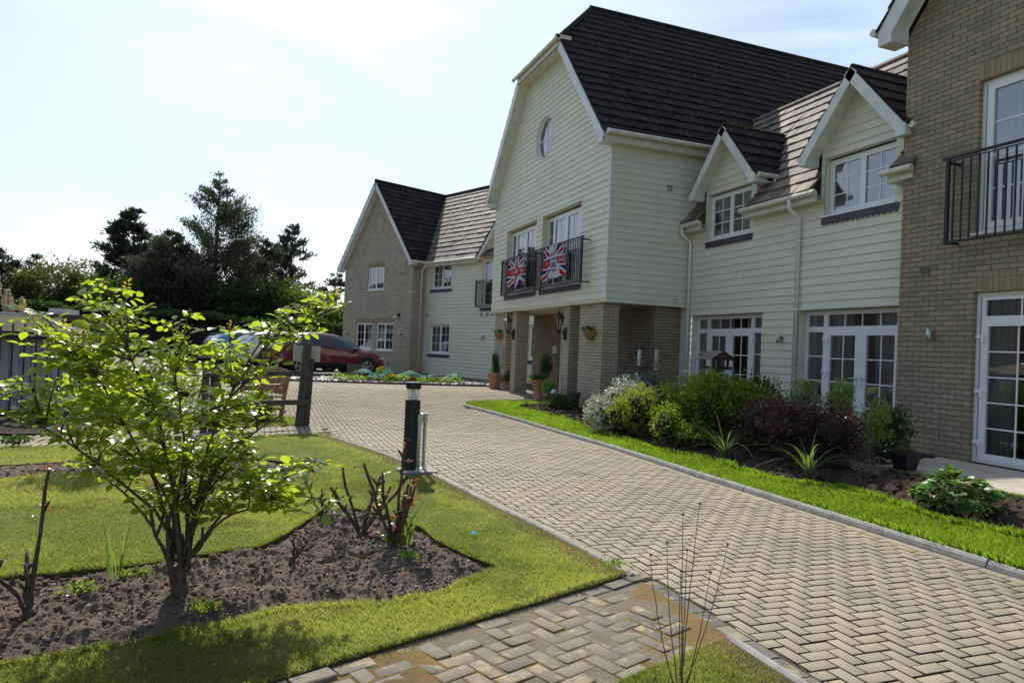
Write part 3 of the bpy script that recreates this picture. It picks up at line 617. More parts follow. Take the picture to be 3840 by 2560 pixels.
# balcony rail across the two French windows
def railing(F, a0, a1, z0, z1, b, posts, parent, sp=0.095):
    mb = MB(F); mb.box(a0-0.05, a1+0.05, b-0.022, b+0.022, z1-0.02, z1+0.012); mb.box(a0, a1, b-0.018, b+0.018, z0, z0+0.03); mb.box(a0, a1, b-0.008, b+0.008, z1-0.06, z1-0.045)
    for p in posts: mb.box(p-0.022, p+0.022, b-0.021, b+0.021, z0-0.02, z1-0.019)
    for p in posts:
        for z in (z0+0.0, z1-0.08): mb.box(p-0.019, p+0.019, 0.0, b, z, z+0.03)
    r = mb.build('balcony_railing', M['black'], parent)
    n = int((a1-a0)/sp); mb = MB(F)
    for i in range(1, n):
        c = a0+(a1-a0)*i/n; mb.box(c-0.009, c+0.009, b-0.0095, b+0.0095, z0+0.03, z1-0.045)
    mb.build('balusters', M['black'], r); return r
railing(FA, 14.52, 20.15, 3.15, 4.23, 0.22, (14.54, 17.40, 20.13), bld)
# ---------- clad wing with the two dormers
C1, C2 = 12.22, 8.82
opsC = [(11.09, 13.47, 0.2, 2.45), (7.99, 10.11, 0.2, 2.45), (11.56, 12.99, 4.12, 5.17), (8.13, 9.58, 4.12, 5.17)]
mb = MB(FC); siding(mb, 0.2, 4.55, lambda z: 7.5, lambda z: 13.9, opsC); reveals(mb, opsC[:2], 0.21); mb.build('clad_wall', M['siding'], bld); buttjoints(FC, 7.9, 13.5, 0.3, 4.5, 44, 3, opsC)
for c, op in ((C1, opsC[2]), (C2, opsC[3])):
    half = lambda z, c=c: min(0.82, (6.42-z)/1.204)
    mb = MB(FC); siding(mb, 4.55, 6.40, lambda z: c-half(z), lambda z: c+half(z), [op], extra=[5.43]); reveals(mb, [op], 0.10)
    for s in (-1, 1):
        y = c+s*0.82
        F2 = Fr(0, y, t=(-1, 0)) if s < 0 else Fr(0, y, t=(1, 0)); m2 = MB(F2); rg = (-10.6, -9.5) if s < 0 else (9.5, 10.6)
        siding(m2, 4.4, 5.5, lambda z: rg[0], lambda z: rg[1], [])
        k = len(mb.v); Wv = F2.w(np.array(m2.v)); Lv = (Wv-FC.o) @ FC.R.T; mb.v += [tuple(p) for p in Lv]; mb.f += [tuple(i+k for i in f) for f in m2.f]; mb.mi += [0]*len(m2.f)
    mb.build('dormer_wall', M['siding'], bld)
    for s in (-1, 1): y = c+s*0.82; MB().box(9.475, 9.52, y-0.02, y+0.02, 4.3, 5.3).build('corner_trim', M['white_old'], bld)
    for s in (-1, 1):
        F2 = Fr(0, c+s*1.08, t=(-1, 0)) if s < 0 else Fr(0, c+s*1.08, t=(1, 0))
        lim = lambda h: 9.3+(h-4.55)/1.135+0.12
        mb = MB(F2)
        if s < 0: slope(mb, F2, 5.22, 6.52, 0.04, 1.165, lambda h: -lim(h), lambda h: -9.2)
        else: slope(mb, F2, 5.22, 6.52, 0.04, 1.165, lambda h: 9.2, lambda h: lim(h))
        mb.build('dormer_roof', M['tile'], bld)
        m1 = barge(FC, (c+s*1.10, 5.20), (c, 6.50), 0.32, 0.17, under=0.31)
        a = c+s*1.10; m1.box(min(a, a-s*0.17), max(a, a-s*0.17), 0.0, 0.322, 5.06, 5.24); m1.build('bargeboard', M['white_old'], bld)
        F3 = Fr(0, c+s*1.16, t=(1, 0)) if s > 0 else Fr(0, c+s*1.16, t=(-1, 0))
        x0, x1 = (9.24, 9.72) if s > 0 else (-9.72, -9.24)
        gutter(F3, (x0, 0.0, 5.20), (x1, 0.0, 5.20), 0.045)
        if s < 0:
            mb = MB(); mb.tube([(9.66, c-1.16, 5.2), (9.66, c-1.16, 5.08), (9.70, c-1.12, 5.03)], 0.032, 8); mb.box(9.24, 9.8, c-1.12, c-0.84, 5.085, 5.10); mb.build('gutter_outlet', M['white'], bld)
    mb = MB(); mb.tube([(9.215, c, 6.515), (10.98, c, 6.515)], 0.05, 8); mb.build('ridge_tiles', M['tile'], bld)
mb = MB(); mb.tube([(9.98, C1-0.98, 5.2), (11.05, C1-0.05, 6.5)], 0.035, 6); mb.build('lead_flashing', M['dark'], bld)
curt = lambda a0, a1, f: [(a0+0.06, a0+(a1-a0)*f), (a1-(a1-a0)*f, a1-0.06)]
casement(FC, 11.565, 12.985, 4.14, 5.14, curtains=curt(11.6, 12.95, 0.3), scallop=True, dep=0.08, rmg=0.03)
casement(FC, 8.135, 9.575, 4.14, 5.14, curtains=[(8.2, 8.5), (9.0, 9.5)], scallop=True, dep=0.10, rmg=0.03, label='wide dormer window with a sash ajar beside the brick wing')
# ground floor garden doors
def garden_doors(F, a0, a1, z0, z1, side_lo, side_hi, dep, zt):
    P = []; l0, l1 = a0+0.04, a1-0.04
    d0, d1 = l0+(side_lo or 0), l1-(side_hi or 0); m = (d0+d1)/2
    P += [(d0, m, z0+0.03, zt, 2, 4, 0.115, 0.01), (m, d1, z0+0.03, zt, 2, 4, 0.115, 0.01), (d0, d1, zt, z1-0.03, 4, 1, 0.05)]
    if side_lo: P += [(l0, d0, z0+0.03, zt, 1, 4, 0.05), (l0, d0, zt, z1-0.03, 1, 1, 0.05)]
    if side_hi: P += [(d1, l1, z0+0.03, zt, 1, 4, 0.05), (d1, l1, zt, z1-0.03, 1, 1, 0.05)]
    o = glazed(F, 'garden_door', (a0, a1, z0, z1), P, dep=dep, curtains=[(a0+0.08, a0+(a1-a0)*0.30), (a0+(a1-a0)*0.50, a1-0.08)], sill=False, room=2.0)
    hardware(F, o, [(m-0.055, z0+1.05, -1), (m+0.055, z0+1.05, 1)], [(d0+0.02, z0+0.35), (d0+0.02, z0+1.15), (d0+0.02, z0+1.72), (d1-0.02, z0+0.35), (d1-0.02, z0+1.15), (d1-0.02, z0+1.72)], dep)
    return o
garden_doors(FC, 11.10, 13.46, 0.2, 2.44, 0.40, 0.40, 0.15, 2.10)
garden_doors(FC, 8.00, 10.10, 0.2, 2.44, 0.0, 0.46, 0.15, 2.10)
MB(FC).box(11.02, 13.55, 0.0, 0.04, 2.45, 2.475).build('drip_mould', M['cream'], bld); MB(FC).box(7.85, 10.18, 0.0, 0.04, 2.45, 2.475).build('drip_mould', M['cream'], bld)
# low roof between the dormers
wv = lambda h: max(0.0, min(0.84, (6.50-h)/1.17))
for L_, R_ in ((lambda h: C1+wv(h), lambda h: 13.66 if h < 6.5 else 19), (lambda h: C2+wv(h), lambda h: C1-wv(h)), (lambda h: 7.6 if h < 6.5 else 5, lambda h: C2-wv(h))):
    mb = MB(FC); slope(mb, FC, 4.58, 7.70, 0.30, 1.135, L_, R_); mb.build('roof', M['tile_low'], bld)
mb = MB(); mb.tube([(11.95, 5, 7.70), (11.95, 17, 7.70)], 0.08, 8); mb.build('ridge_tiles', M['tile_low'], bld)
mb = MB(Fr(14.6, 0, t=(0, -1))); slope(mb, None, 4.6, 7.70, 0.1, 1.135, lambda h: -17, lambda h: -5); mb.build('roof', M['tile_low'], bld)
for a0, a1 in ((9.52, 11.52), (12.72+0.3, 13.64), (7.6, 8.13)):
    if a0 > 12.9: a0 = 12.92
    gutter(FC, (a0, 0.31, 4.53), (a1, 0.31, 4.53), 0.048)
    mb = MB(FC); mb.box(a0+0.05, a1-0.03, 0.20, 0.225, 4.40, 4.56); mb.box(a0+0.05, a1-0.03, 0.0, 0.225, 4.385, 4.40); mb.build('fascia', M['cream'], bld)
downpipe(FC, [(10.13, 0.31, 4.5), (10.13, 0.31, 4.34), (10.13, 0.06, 4.18), (10.13, 0.06, 0.25)])
downpipe(FC, [(13.56, 0.31, 4.5), (13.56, 0.31, 4.34), (13.56, 0.06, 4.18), (13.56, 0.06, 0.25)])
# ---------- brick wing on the right
opsD = [(4.55, 6.64, 0.2, 2.56), (4.55, 6.66, 3.38, 5.51)]
edD = lambda z: 7.82 if z < 6.6 else 7.82-(z-6.6)/1.3
mb = MB(FD); bands(mb, [0.0, 6.6, 11.2], lambda z: -1.4 if z < 6.6 else -1.4+(z-6.6)/1.3, edD, opsD); reveals(mb, opsD, 0.10)
mb.quad((7.82, 0, 0), (7.82, -4, 0), (7.82, -4, 6.6), (7.82, 0, 6.6)); mb.build('brick_wall', M['brick'], bld)
MB(FD).box(4.5, 6.65, 0.0, 0.004, 2.565, 2.79).build('soldier_course', M['soldier'], bld); MB(FD).box(4.5, 6.67, 0.0, 0.004, 5.515, 5.75).build('soldier_course', M['soldier'], bld)
o = glazed(FD, 'garden_door', (4.56, 6.635, 0.22, 2.555), [(4.62, 5.60, 0.26, 2.18, 2, 5, 0.09, 0.01), (5.60, 6.56, 0.26, 2.18, 2, 5, 0.09, 0.01), (4.62, 6.56, 2.18, 2.50, 4, 1, 0.05)], dep=0.07, curtains=[(6.1, 6.5), (4.7, 5.0)], sill=False, room=2.0, label='tall white garden door in the brick wing')
hardware(FD, o, [], [(6.56, 0.5), (6.56, 1.2), (6.56, 1.95)], 0.07)
glazed(FD, 'french_window', (4.56, 6.655, 3.385, 5.505), [(4.62, 5.60, 3.44, 5.45, 2, 4, 0.09, 0.01), (5.60, 6.58, 3.44, 5.45, 2, 4, 0.09, 0.01)], dep=0.07, curtains=[(5.9, 6.5), (4.7, 5.2)])
railing(FD, 4.3, 6.93, 3.25, 4.46, 0.24, (6.90, 4.35), bld, sp=0.115)
grille(FD, 7.33, 7.47, 2.90, 2.99, m='grille', n=5, vert=False)
F4 = Fr(0, 7.82, t=(1, 0))
mb = MB(F4); slope(mb, F4, 6.72, 11.4, 0.26, 1.3, lambda h: 8.92, lambda h: 15); mb.build('roof', M['tile'], bld)
m1 = barge(FD, (8.08, 6.70), (4.9, 10.83), 0.36, 0.26, under=0.36); m1.box(7.82, 8.06, 0.0, 0.362, 6.48, 6.72); m1.build('bargeboard', M['white_old'], bld)
gutter(F4, (8.92, 0.33, 6.74), (14, 0.33, 6.74), 0.06)
# ---------- far clad wing
opsL = [(-1.95, -0.43, 1.14, 2.47), (-1.92, -0.42, 4.08, 5.20), (-5.25, -4.05, 3.2, 5.22), (-8.45, -6.98, 1.12, 2.47)]
mb = MB(FL); siding(mb, 0.2, 5.25, lambda z: -12, lambda z: 0, opsL); reveals(mb, opsL, 0.12)
dh = lambda z: min(1.0, max(0.0, (6.60-z)/1.19)); siding(mb, 5.25, 6.6, lambda z: -5.15-dh(z), lambda z: -5.15+dh(z), []); mb.build('clad_wall', M['siding'], bld)
MB(FL).box(-12, 0.0, -0.05, 0.012, -0.1, 0.2).build('plinth', M['slate'], bld)
casement(FL, -1.945, -0.435, 1.15, 2.465, curtains=curt(-1.9, -0.58, 0.45), scallop=True, dep=0.1)
casement(FL, -1.915, -0.425, 4.09, 5.195, curtains=curt(-1.89, -0.57, 0.3), scallop=True, dep=0.1)
casement(FL, -8.445, -6.985, 1.13, 2.465, curtains=curt(-8.4, -7.02, 0.3), scallop=True, dep=0.1)
glazed(FL, 'french_window', (-5.245, -4.055, 3.21, 5.215), [(-5.2, -4.1, 3.25, 5.17, 2, 4, 0.07)], dep=0.1, curtains=[(-4.6, -4.3)], scallop=True)
railing(FL, -5.6, -3.9, 3.2, 4.28, 0.2, (-3.92, -5.58), bld)
mb = MB(FL); slope(mb, FL, 5.27, 9.42, 0.28, 1.182, lambda h: -12, lambda h: 3.2); mb.build('roof', M['tile_low'], bld)
mb = MB(FL); mb.tube([(-12, -3.23, 9.42), (3.1, -3.23, 9.42)], 0.09, 8); mb.build('ridge_tiles', M['tile'], bld)
for s in (-1, 1): barge(FL, (-5.15+s*1.2, 5.24), (-5.15, 6.68), 0.30, 0.16, under=0.3).build('bargeboard', M['white_old'], bld)
def dslope(c, s):
    base = FL.o[:2]+FL.t[:2]*(c+s*1.2); tt = FL.n[:2]*-1
    F2 = Fr(base[0], base[1], t=tuple(tt if s > 0 else -tt))
    mb = MB(F2); lim = lambda h: (h-5.27)/1.182
    if s > 0: slope(mb, F2, 5.26, 6.68, 0.03, 1.17, lambda h: -0.33, lambda h: lim(h))
    else: slope(mb, F2, 5.26, 6.68, 0.03, 1.17, lambda h: -lim(h), lambda h: 0.33)
    mb.build('dormer_roof', M['tile'], bld)
dslope(-5.15, 1); dslope(-5.15, -1)
gutter(FL, (-4.0, 0.30, 5.24), (0.0, 0.30, 5.24), 0.055)
mb = MB(FL); mb.box(-3.95, 0, 0.2, 0.225, 5.10, 5.26); mb.box(-3.95, 0, 0, 0.225, 5.085, 5.10); mb.build('fascia', M['cream'], bld)
for a in (-4.2, -4.57, -4.9, -0.27): grille(FL, a, a+0.13, 2.82, 2.96, n=3)
# ---------- far brick gable
gh = lambda z: 3.13 if z < 5.3 else min(3.13, (9.28-z)/1.195)
opsB = [(3.33, 4.90, 1.15, 2.50), (1.41, 2.97, 1.15, 2.50), (2.44, 3.95, 4.09, 5.22)]
mb = MB(FB); bands(mb, [-0.1, 5.45, 9.28], lambda z: 3.13-gh(z), lambda z: 3.13+gh(z), opsB); reveals(mb, opsB, 0.06)
mb.quad((0, 0, -0.1), (0, -0.76, -0.1), (0, -0.76, 5.4), (0, 0, 5.4)); mb.quad((6.26, 0, -0.1), (6.26, -8, -0.1), (6.26, -8, 5.4), (6.26, 0, 5.4)); mb.build('brick_wall', M['brick_light'], bld)
MB(FB).box(1.42, 4.9, 0, 0.004, 2.505, 2.72).build('soldier_course', M['soldier'], bld); MB(FB).box(2.44, 3.95, 0, 0.004, 5.225, 5.44).build('soldier_course', M['soldier'], bld)
mb = MB(FB); mb.smooth = True; n = 40
mb.tube([(3.1+0.47*cos(2*pi*i/n), 0.0, 7.36+0.47*sin(2*pi*i/n)) for i in range(n+1)], 0.02, 6, False); mb.build('brick_roundel', M['grille'], bld)
casement(FB, 3.335, 4.895, 1.155, 2.495, curtains=[(3.5, 4.1)], dep=0.05); casement(FB, 1.415, 2.965, 1.155, 2.495, curtains=curt(1.5, 2.9, 0.2), dep=0.05)
casement(FB, 2.445, 3.945, 4.095, 5.215, curtains=curt(2.47, 3.92, 0.25), dep=0.05)
grille(FB, 5.38, 5.82, 4.83, 5.28, m='cream', n=4, b=0.06); grille(FB, 0.68, 1.10, 4.83, 5.28, m='cream', n=4, b=0.06)
base = FL.o[:2]; nv = -FL.n[:2]   # nv points into the building
F5 = Fr(base[0], base[1], t=tuple(-nv)); 
mb = MB(F5); slope(mb, F5, 5.30, 9.42, 0.30, 1.20, lambda h: -8, lambda h: 1.06); mb.build('roof', M['tile'], bld)
b2 = base+FL.t[:2]*6.26; F6 = Fr(b2[0], b2[1], t=tuple(nv)); mb = MB(F6); slope(mb, F6, 5.30, 9.42, 0.30, 1.20, lambda h: -1.06, lambda h: 8); mb.build('roof', M['tile'], bld)
mb = MB(FL); mb.tube([(3.13, 1.06, 9.42), (3.13, -8, 9.42)], 0.09, 8); mb.build('ridge_tiles', M['tile'], bld)
for s in (-1, 1):
    m1 = barge(FB, (3.13+s*3.46, 5.27), (3.13, 9.40), 0.30, 0.22, under=0.30); a = 3.13+s*3.46
    m1.box(min(a, a-s*0.3), max(a, a-s*0.3), 0, 0.302, 5.12, 5.3); m1.build('bargeboard', M['white_old'], bld)
gutter(F5, (-0.3, 0.36, 5.26), (1.0, 0.36, 5.26), 0.055)
downpipe(F5, [(0.30, 0.36, 5.24), (0.30, 0.36, 5.1), (0.30, 0.07, 4.92), (0.30, 0.07, 0.1)])

# moss and grass tufts rooted in the ridges and gutters
def ridge_moss(p, q, n, h=0.06, jit=0.05):
    p, q = np.array(p), np.array(q); t = RNG.random(n)[:, None]; P_ = p+(q-p)*t+RNG.normal(0, jit, (n, 3))*[1, 1, 0.3]; D_ = RNG.normal(0, 0.35, (n, 3))+[0, 0, 1]
    o = link('ridge_moss', leafmesh('ridge_moss', P_, D_, h*RNG.uniform(0.3, 1.2, n), 0.22, 0.1), M['moss'], bld); o['kind'] = 'stuff'
M['moss'] = leaf_mat('roof moss', (0.08, 0.06, 0.03), (0.26, 0.20, 0.10), (0.3, 0.25, 0.1), 0.3, 0.9)
ridge_moss((9.25, C1, 6.55), (10.9, C1, 6.55), 220, 0.05, 0.025); ridge_moss((9.25, C2, 6.55), (10.9, C2, 6.55), 160, 0.04, 0.025)
# ================================================================= GROUND
KL = [(2.42, 3.98), (2.38, 4.5), (2.30, 5.2), (2.20, 5.9), (2.10, 6.7), (1.95, 7.8), (1.75, 8.8), (1.52, 9.7), (1.14, 10.9)]   # left kerb
KLOW = [(2.42, 0.3), (2.42, 2.98)]
KR = [(5.27, -1), (5.27, 4), (5.27, 7.1), (5.32, 9.5), (5.25, 11.2), (5.12, 12.8), (4.90, 14.2), (4.72, 15.0), (4.66, 15.5), (4.80, 15.95), (5.1, 16.15), (5.6, 16.3), (6.3, 16.5), (7.2, 16.75)]
FK = [(-3, 24.6), (0.0, 22.9), (2.7, 22.25), (5.0, 21.95), (7.35, 21.85)]      # far bed kerb
ptop = lambda x: 4.0+0.394*(x-2.42)      # path upper edge line
plow = lambda x: 2.98+0.33*(x-2.39)
p2low = lambda x: 11.28+0.333*(x-0.9)
p2top = lambda x: 12.25+0.30*(x-0.77)
# base ground
xs = np.concatenate([np.linspace(-400, -14, 14), np.linspace(-12, 24, 73), np.linspace(30, 500, 14)])
ys = np.concatenate([np.linspace(-300, -5, 10), np.linspace(-4, 44, 97), np.linspace(48, 700, 16)])
X, Y = np.meshgrid(xs, ys); Z = G(X, Y)-0.05
Z = np.where(X > 5.6, np.maximum(Z, np.where(Y < 22, GR(X, Y)-0.06, Z)), Z)
V = np.stack([X, Y, Z], -1).reshape(-1, 3); nx, ny = len(xs), len(ys)
i, j = np.meshgrid(np.arange(nx-1), np.arange(ny-1)); a = (j*nx+i).ravel(); Fq = np.stack([a, a+1, a+1+nx, a+nx], 1)
struct('ground', npmesh('ground', V, Fq, smooth=True), M['field'])
# paving blocks
def herring(name, x0, x1, y0, y1, test, zf, mt, ang=0.0, origin=(0, 0), gap=0.0043, W=0.1, rough=0.0015, bev=0.0028, tilt=0.0, clamp=None, jm='joint'):
    nx_, ny_ = int((x1-x0)/W)+1, int((y1-y0)/W)+1
    ii, jj = np.meshgrid(np.arange(nx_), np.arange(ny_)); ii = ii.ravel(); jj = jj.ravel(); d = (ii-jj) % 4
    h = d == 0; v = d == 3
    cx = np.concatenate([x0+(ii[h]+1)*W, x0+(ii[v]+0.5)*W]); cy = np.concatenate([y0+(jj[h]+0.5)*W, y0+(jj[v]+1)*W])
    hx = np.concatenate([np.full(h.sum(), W), np.full(v.sum(), W/2)])-gap; hy = np.concatenate([np.full(h.sum(), W/2), np.full(v.sum(), W)])-gap
    ca, sa = cos(ang), sin(ang); wx = origin[0]+cx*ca-cy*sa; wy = origin[1]+cx*sa+cy*ca
    k = test(wx, wy); cx, cy, hx, hy, wx, wy = cx[k], cy[k], hx[k], hy[k], wx[k], wy[k]; n = len(cx)
    z = zf(wx, wy)+RNG.normal(0, rough, n); tx = RNG.normal(0, tilt, n); ty = RNG.normal(0, tilt, n); jr = RNG.normal(0, rough*0.8, (n, 2)); rot = RNG.normal(0, 0.006, n)
    P = []
    for (s, dz) in ((1.0, -0.02), (1.0, -bev*0.6), (None, 0.0)):
        for (sx, sy) in ((-1, -1), (1, -1), (1, 1), (-1, 1)):
            ex, ey = (hx*sx, hy*sy) if s else ((hx-bev)*sx, (hy-bev)*sy)
            lx, ly = cx+ex-ey*rot+jr[:, 0], cy+ey+ex*rot+jr[:, 1]
            P.append(np.stack([origin[0]+lx*ca-ly*sa, origin[1]+lx*sa+ly*ca, z+dz+tx*ex+ty*ey], -1))
    if clamp is not None:
        for q in P:
            lo_, hi_ = clamp(q[:, 1]); q[:, 0] = np.minimum(np.maximum(q[:, 0], lo_), hi_)
        wdt = np.stack([q[:, 0] for q in P[8:]]); keep = (wdt.max(0)-wdt.min(0)) > 0.016; P = [q[keep] for q in P]; n = int(keep.sum()); wx, wy = wx[keep], wy[keep]
    V = np.stack(P, 1).reshape(-1, 3); b = np.arange(n)*12; Fq = [np.stack([b+8, b+9, b+10, b+11], 1)]
    for lvl in (0, 4):
        for q in range(4): r = (q+1) % 4; Fq.append(np.stack([b+lvl+q, b+lvl+r, b+lvl+4+r, b+lvl+4+q], 1))
    nf = len(b); mi = np.concatenate([np.zeros(nf), np.ones(nf*4), np.ones(nf*4)]).astype(int)
    rnd = np.repeat(np.clip(RNG.normal(0.55, 0.17, n)+0.25*(fbm(wx, wy, 0.5)-0.5), 0, 1), 12)
    me = npmesh(name, V, np.concatenate(Fq), rnd=rnd, mi=mi); return struct(name, me, [mt, M[jm]])
def kx(poly, y): return np.interp(y, [p[1] for p in poly], [p[0] for p in poly])
drive_poly = [(2.42, -2), (5.3, -2), (5.3, 11)]+KR[5:]+[(7.4, 16.8), (8.75, 16.9), (8.75, 22.0), (7.4, 21.95)]+FK[::-1][1:]+[(-7, 26.5), (-7, 13.3), (-0.2, 13.6), (0.95, 12.35), (1.12, 11.0)]+KL[::-1]+[(2.42, 3.98)]
drive_poly2 = [(-7, 24.5), (-3, 24.6), (0.0, 23.9), (2.2, 26.2), (5.6, 29.4), (4.0, 33.5), (-3, 42), (-9, 40)]
def in_drive(x, y):
    return (x > LB(y)-0.11) & (x < RB(y)+0.11) & (inpoly(x, y, drive_poly) | inpoly(x, y, drive_poly2)) & ~((x > 7.3) & (x < 7.8) & (((y > 19.4) & (y < 19.85)) | (y > 20.3)))
LB = lambda y: np.where(y > 11.0, -99, np.where(y > 3.98, kx(KL, y), 2.42)+0.036+0.106); RB = lambda y: np.where(y > 15.2, 99, kx(KR[:8], y)-0.038-0.106)
herring('driveway', -9, 9, -1.4, 42, in_drive, lambda x, y: G(x, y)+0.006*(fbm(x, y, 0.8, 3, 4)-0.5), M['block'], W=0.0905, rough=0.0012, tilt=0.003, clamp=lambda y: (LB(y), RB(y)))
V = [(-9.5, -2), (9, -2), (9, 42), (-9.5, 42)]
def snapv(V2, idx, lines, tol):
    for v in idx:
        best = tol; q = None; p = V2[v]
        for L_ in lines:
            a = L_[:-1]; ab = L_[1:]-a; t = np.clip(((p-a)*ab).sum(1)/((ab*ab).sum(1)+1e-12), 0, 1); c = a+ab*t[:, None]; d = np.hypot(*(c-p).T); j = d.argmin()
            if d[j] < best: best = d[j]; q = c[j]
        if q is not None: V2[v] = q
def sheet(name, x0, x1, y0, y1, step, zf, mt, test=None, skirt=0.0, snap=None):
    gx = np.arange(x0, x1+step/2, step); gy = np.arange(y0, y1+step/2, step); X, Y = np.meshgrid(gx, gy); nx_ = len(gx)
    i, j = np.meshgrid(np.arange(len(gx)-1), np.arange(len(gy)-1)); a = (j*nx_+i).ravel(); Fq = np.stack([a, a+1, a+1+nx_, a+nx_], 1)
    cxy = (X.ravel()[Fq].mean(1), Y.ravel()[Fq].mean(1))
    if test is not None: Fq = Fq[test(*cxy)]
    V2 = np.stack([X.ravel(), Y.ravel()], 1)
    if snap:
        e = np.concatenate([Fq[:, [0, 1]], Fq[:, [1, 2]], Fq[:, [2, 3]], Fq[:, [3, 0]]]); key = set(map(tuple, e.tolist())); bd = sorted({q[0] for q in key if (q[1], q[0]) not in key} | {q[1] for q in key if (q[1], q[0]) not in key}); snapv(V2, bd, [np.asarray(l, float) for l in snap], step*1.05)
    V = np.stack([V2[:, 0], V2[:, 1], np.broadcast_to(zf(V2[:, 0], V2[:, 1]), len(V2))], 1)
    if skirt:
        e = np.concatenate([Fq[:, [0, 1]], Fq[:, [1, 2]], Fq[:, [2, 3]], Fq[:, [3, 0]]]); key = set(map(tuple, e.tolist())); bd = np.array([q for q in key if (q[1], q[0]) not in key])
        n0 = len(V); V = np.concatenate([V, V-np.array([0, 0, skirt])]); Fq = np.concatenate([Fq, np.stack([bd[:, 0], bd[:, 1], bd[:, 1]+n0, bd[:, 0]+n0], 1)])
    used = np.unique(Fq); mp_ = np.full(len(V), -1); mp_[used] = np.arange(len(used))
    me = npmesh(name, V[used], mp_[Fq], smooth=skirt == 0)
    if mt is None: return me
    return struct(name, me, mt)
sheet('driveway_bedding', -9.4, 9, -2, 42, 0.5, lambda x, y: G(x, y)-0.008, M['joint'], lambda x, y: inpoly(x, y, [(p[0]*1.0, p[1]) for p in drive_poly]) | inpoly(x, y, drive_poly2) | ((x > 2.3) & (x < 5.3) & (y < 11)))
def course(pts, off, name, mt, dz=0.0):
    P = [Vector((p[0]+off, p[1])) for p in pts]; mb = MB(); rn = []
    for a, b in zip(P[:-1], P[1:]):
        L_ = (b-a).length; n_ = max(1, round(L_/0.205)); d = (b-a)/L_; nn = Vector((-d.y, d.x))
        for i in range(n_):
            c = a+d*(L_*(i+0.5)/n_)+nn*random.gauss(0, 0.0015); h_ = L_/n_/2-0.0035; z = float(G(c.x, c.y))+dz+random.gauss(0, 0.0015)
            for s_, zz in ((1, -0.03), (1, -0.002), (0, 0)):
                for u_, v_ in ((-1, -1), (1, -1), (1, 1), (-1, 1)): q = c+d*u_*(h_ if s_ else h_-0.003)+nn*v_*(0.0475 if s_ else 0.0445); mb.v.append((q.x, q.y, z+zz))
            k = len(mb.v)-12; mb.f += [(k+8, k+9, k+10, k+11)]+[(k+l+q, k+l+(q+1) % 4, k+l+4+(q+1) % 4, k+l+4+q) for l in (0, 4) for q in range(4)]; mb.mi += [0]*9; rn += [random.random()]*12
    me = mb.mesh(name); at = me.attributes.new('rnd', 'FLOAT', 'POINT'); at.data.foreach_set('value', rn); return struct(name, me, M[mt])
course(KL, 0.088, 'edging_course', 'block'); course([(2.42, 0.3), (2.42, 3.98)], 0.088, 'edging_course', 'block_old'); course(KR[:8], -0.092, 'edging_course', 'block')
# weathered garden path in the foreground and the cross path
fp = lambda x, y: (y < ptop(x)-0.10) & (y > plow(x)+0.02) & (x < 2.46) & (x > -5)
ang = math.atan(0.37)
herring('garden_path', -6, 3.2, -2.2, 4.2, fp, lambda x, y: 0.008+0.012*(fbm(x, y, 1.2, 2, 5)-0.5), M['block_old'], W=0.098, jm='joint_moss', ang=ang, origin=(0.04, 0.07), gap=0.0050, rough=0.0025, tilt=0.022, bev=0.006)
# edging row along the lawn, settled and uneven
mb = MB(); n = 36
for i in range(n):
    t = -0.05+i*0.208; x = 2.40-t*cos(ang); y = ptop(x)-0.05; jx = random.gauss(0, 0.004); ca, sa = cos(ang+random.gauss(0, 0.03)), sin(ang+random.gauss(0, 0.03)); dz = random.gauss(0.012, 0.006)
    C = [(-0.095, -0.045), (0.095, -0.045), (0.095, 0.045), (-0.095, 0.045)]; P = [(x+jx+a*ca-b*sa, y+a*sa+b*ca) for a, b in C]; Q = [(x+jx+a*0.93*ca-b*0.86*sa, y+a*0.93*sa+b*0.86*ca) for a, b in C]
    V = [(p[0], p[1], -0.03) for p in P]+[(p[0], p[1], dz-0.006+0.02*random.random()*0.3) for p in P]+[(q[0], q[1], dz+random.gauss(0, 0.002)) for q in Q]
    mb.add(V, [(8, 9, 10, 11)]+[(l+q, l+(q+1) % 4, l+4+(q+1) % 4, l+4+q) for l in (0, 4) for q in range(4)])
me = mb.mesh('path_edging'); at = me.attributes.new('rnd', 'FLOAT', 'POINT'); at.data.foreach_set('value', np.repeat(RNG.random(n)*0.8, 12)); struct('path_edging', me, M['block_old'])
sheet('path_bedding', -5, 2.55, -0.5, 4.2, 0.05, lambda x, y: 0.003+0.005*(fbm(x, y, 6, 3, 3)-0.5)+0.010*np.clip(fbm(x, y, 1.1, 3, 8)-0.52, 0, 1)*2+0.005*sstep(2.15, 2.5, x)*np.clip(fbm(x, y, 3, 3, 4), 0.3, 1), M['joint_moss'], lambda x, y: (x < 2.46) & (y < ptop(x)+0.03) & (y > plow(x)-0.05))
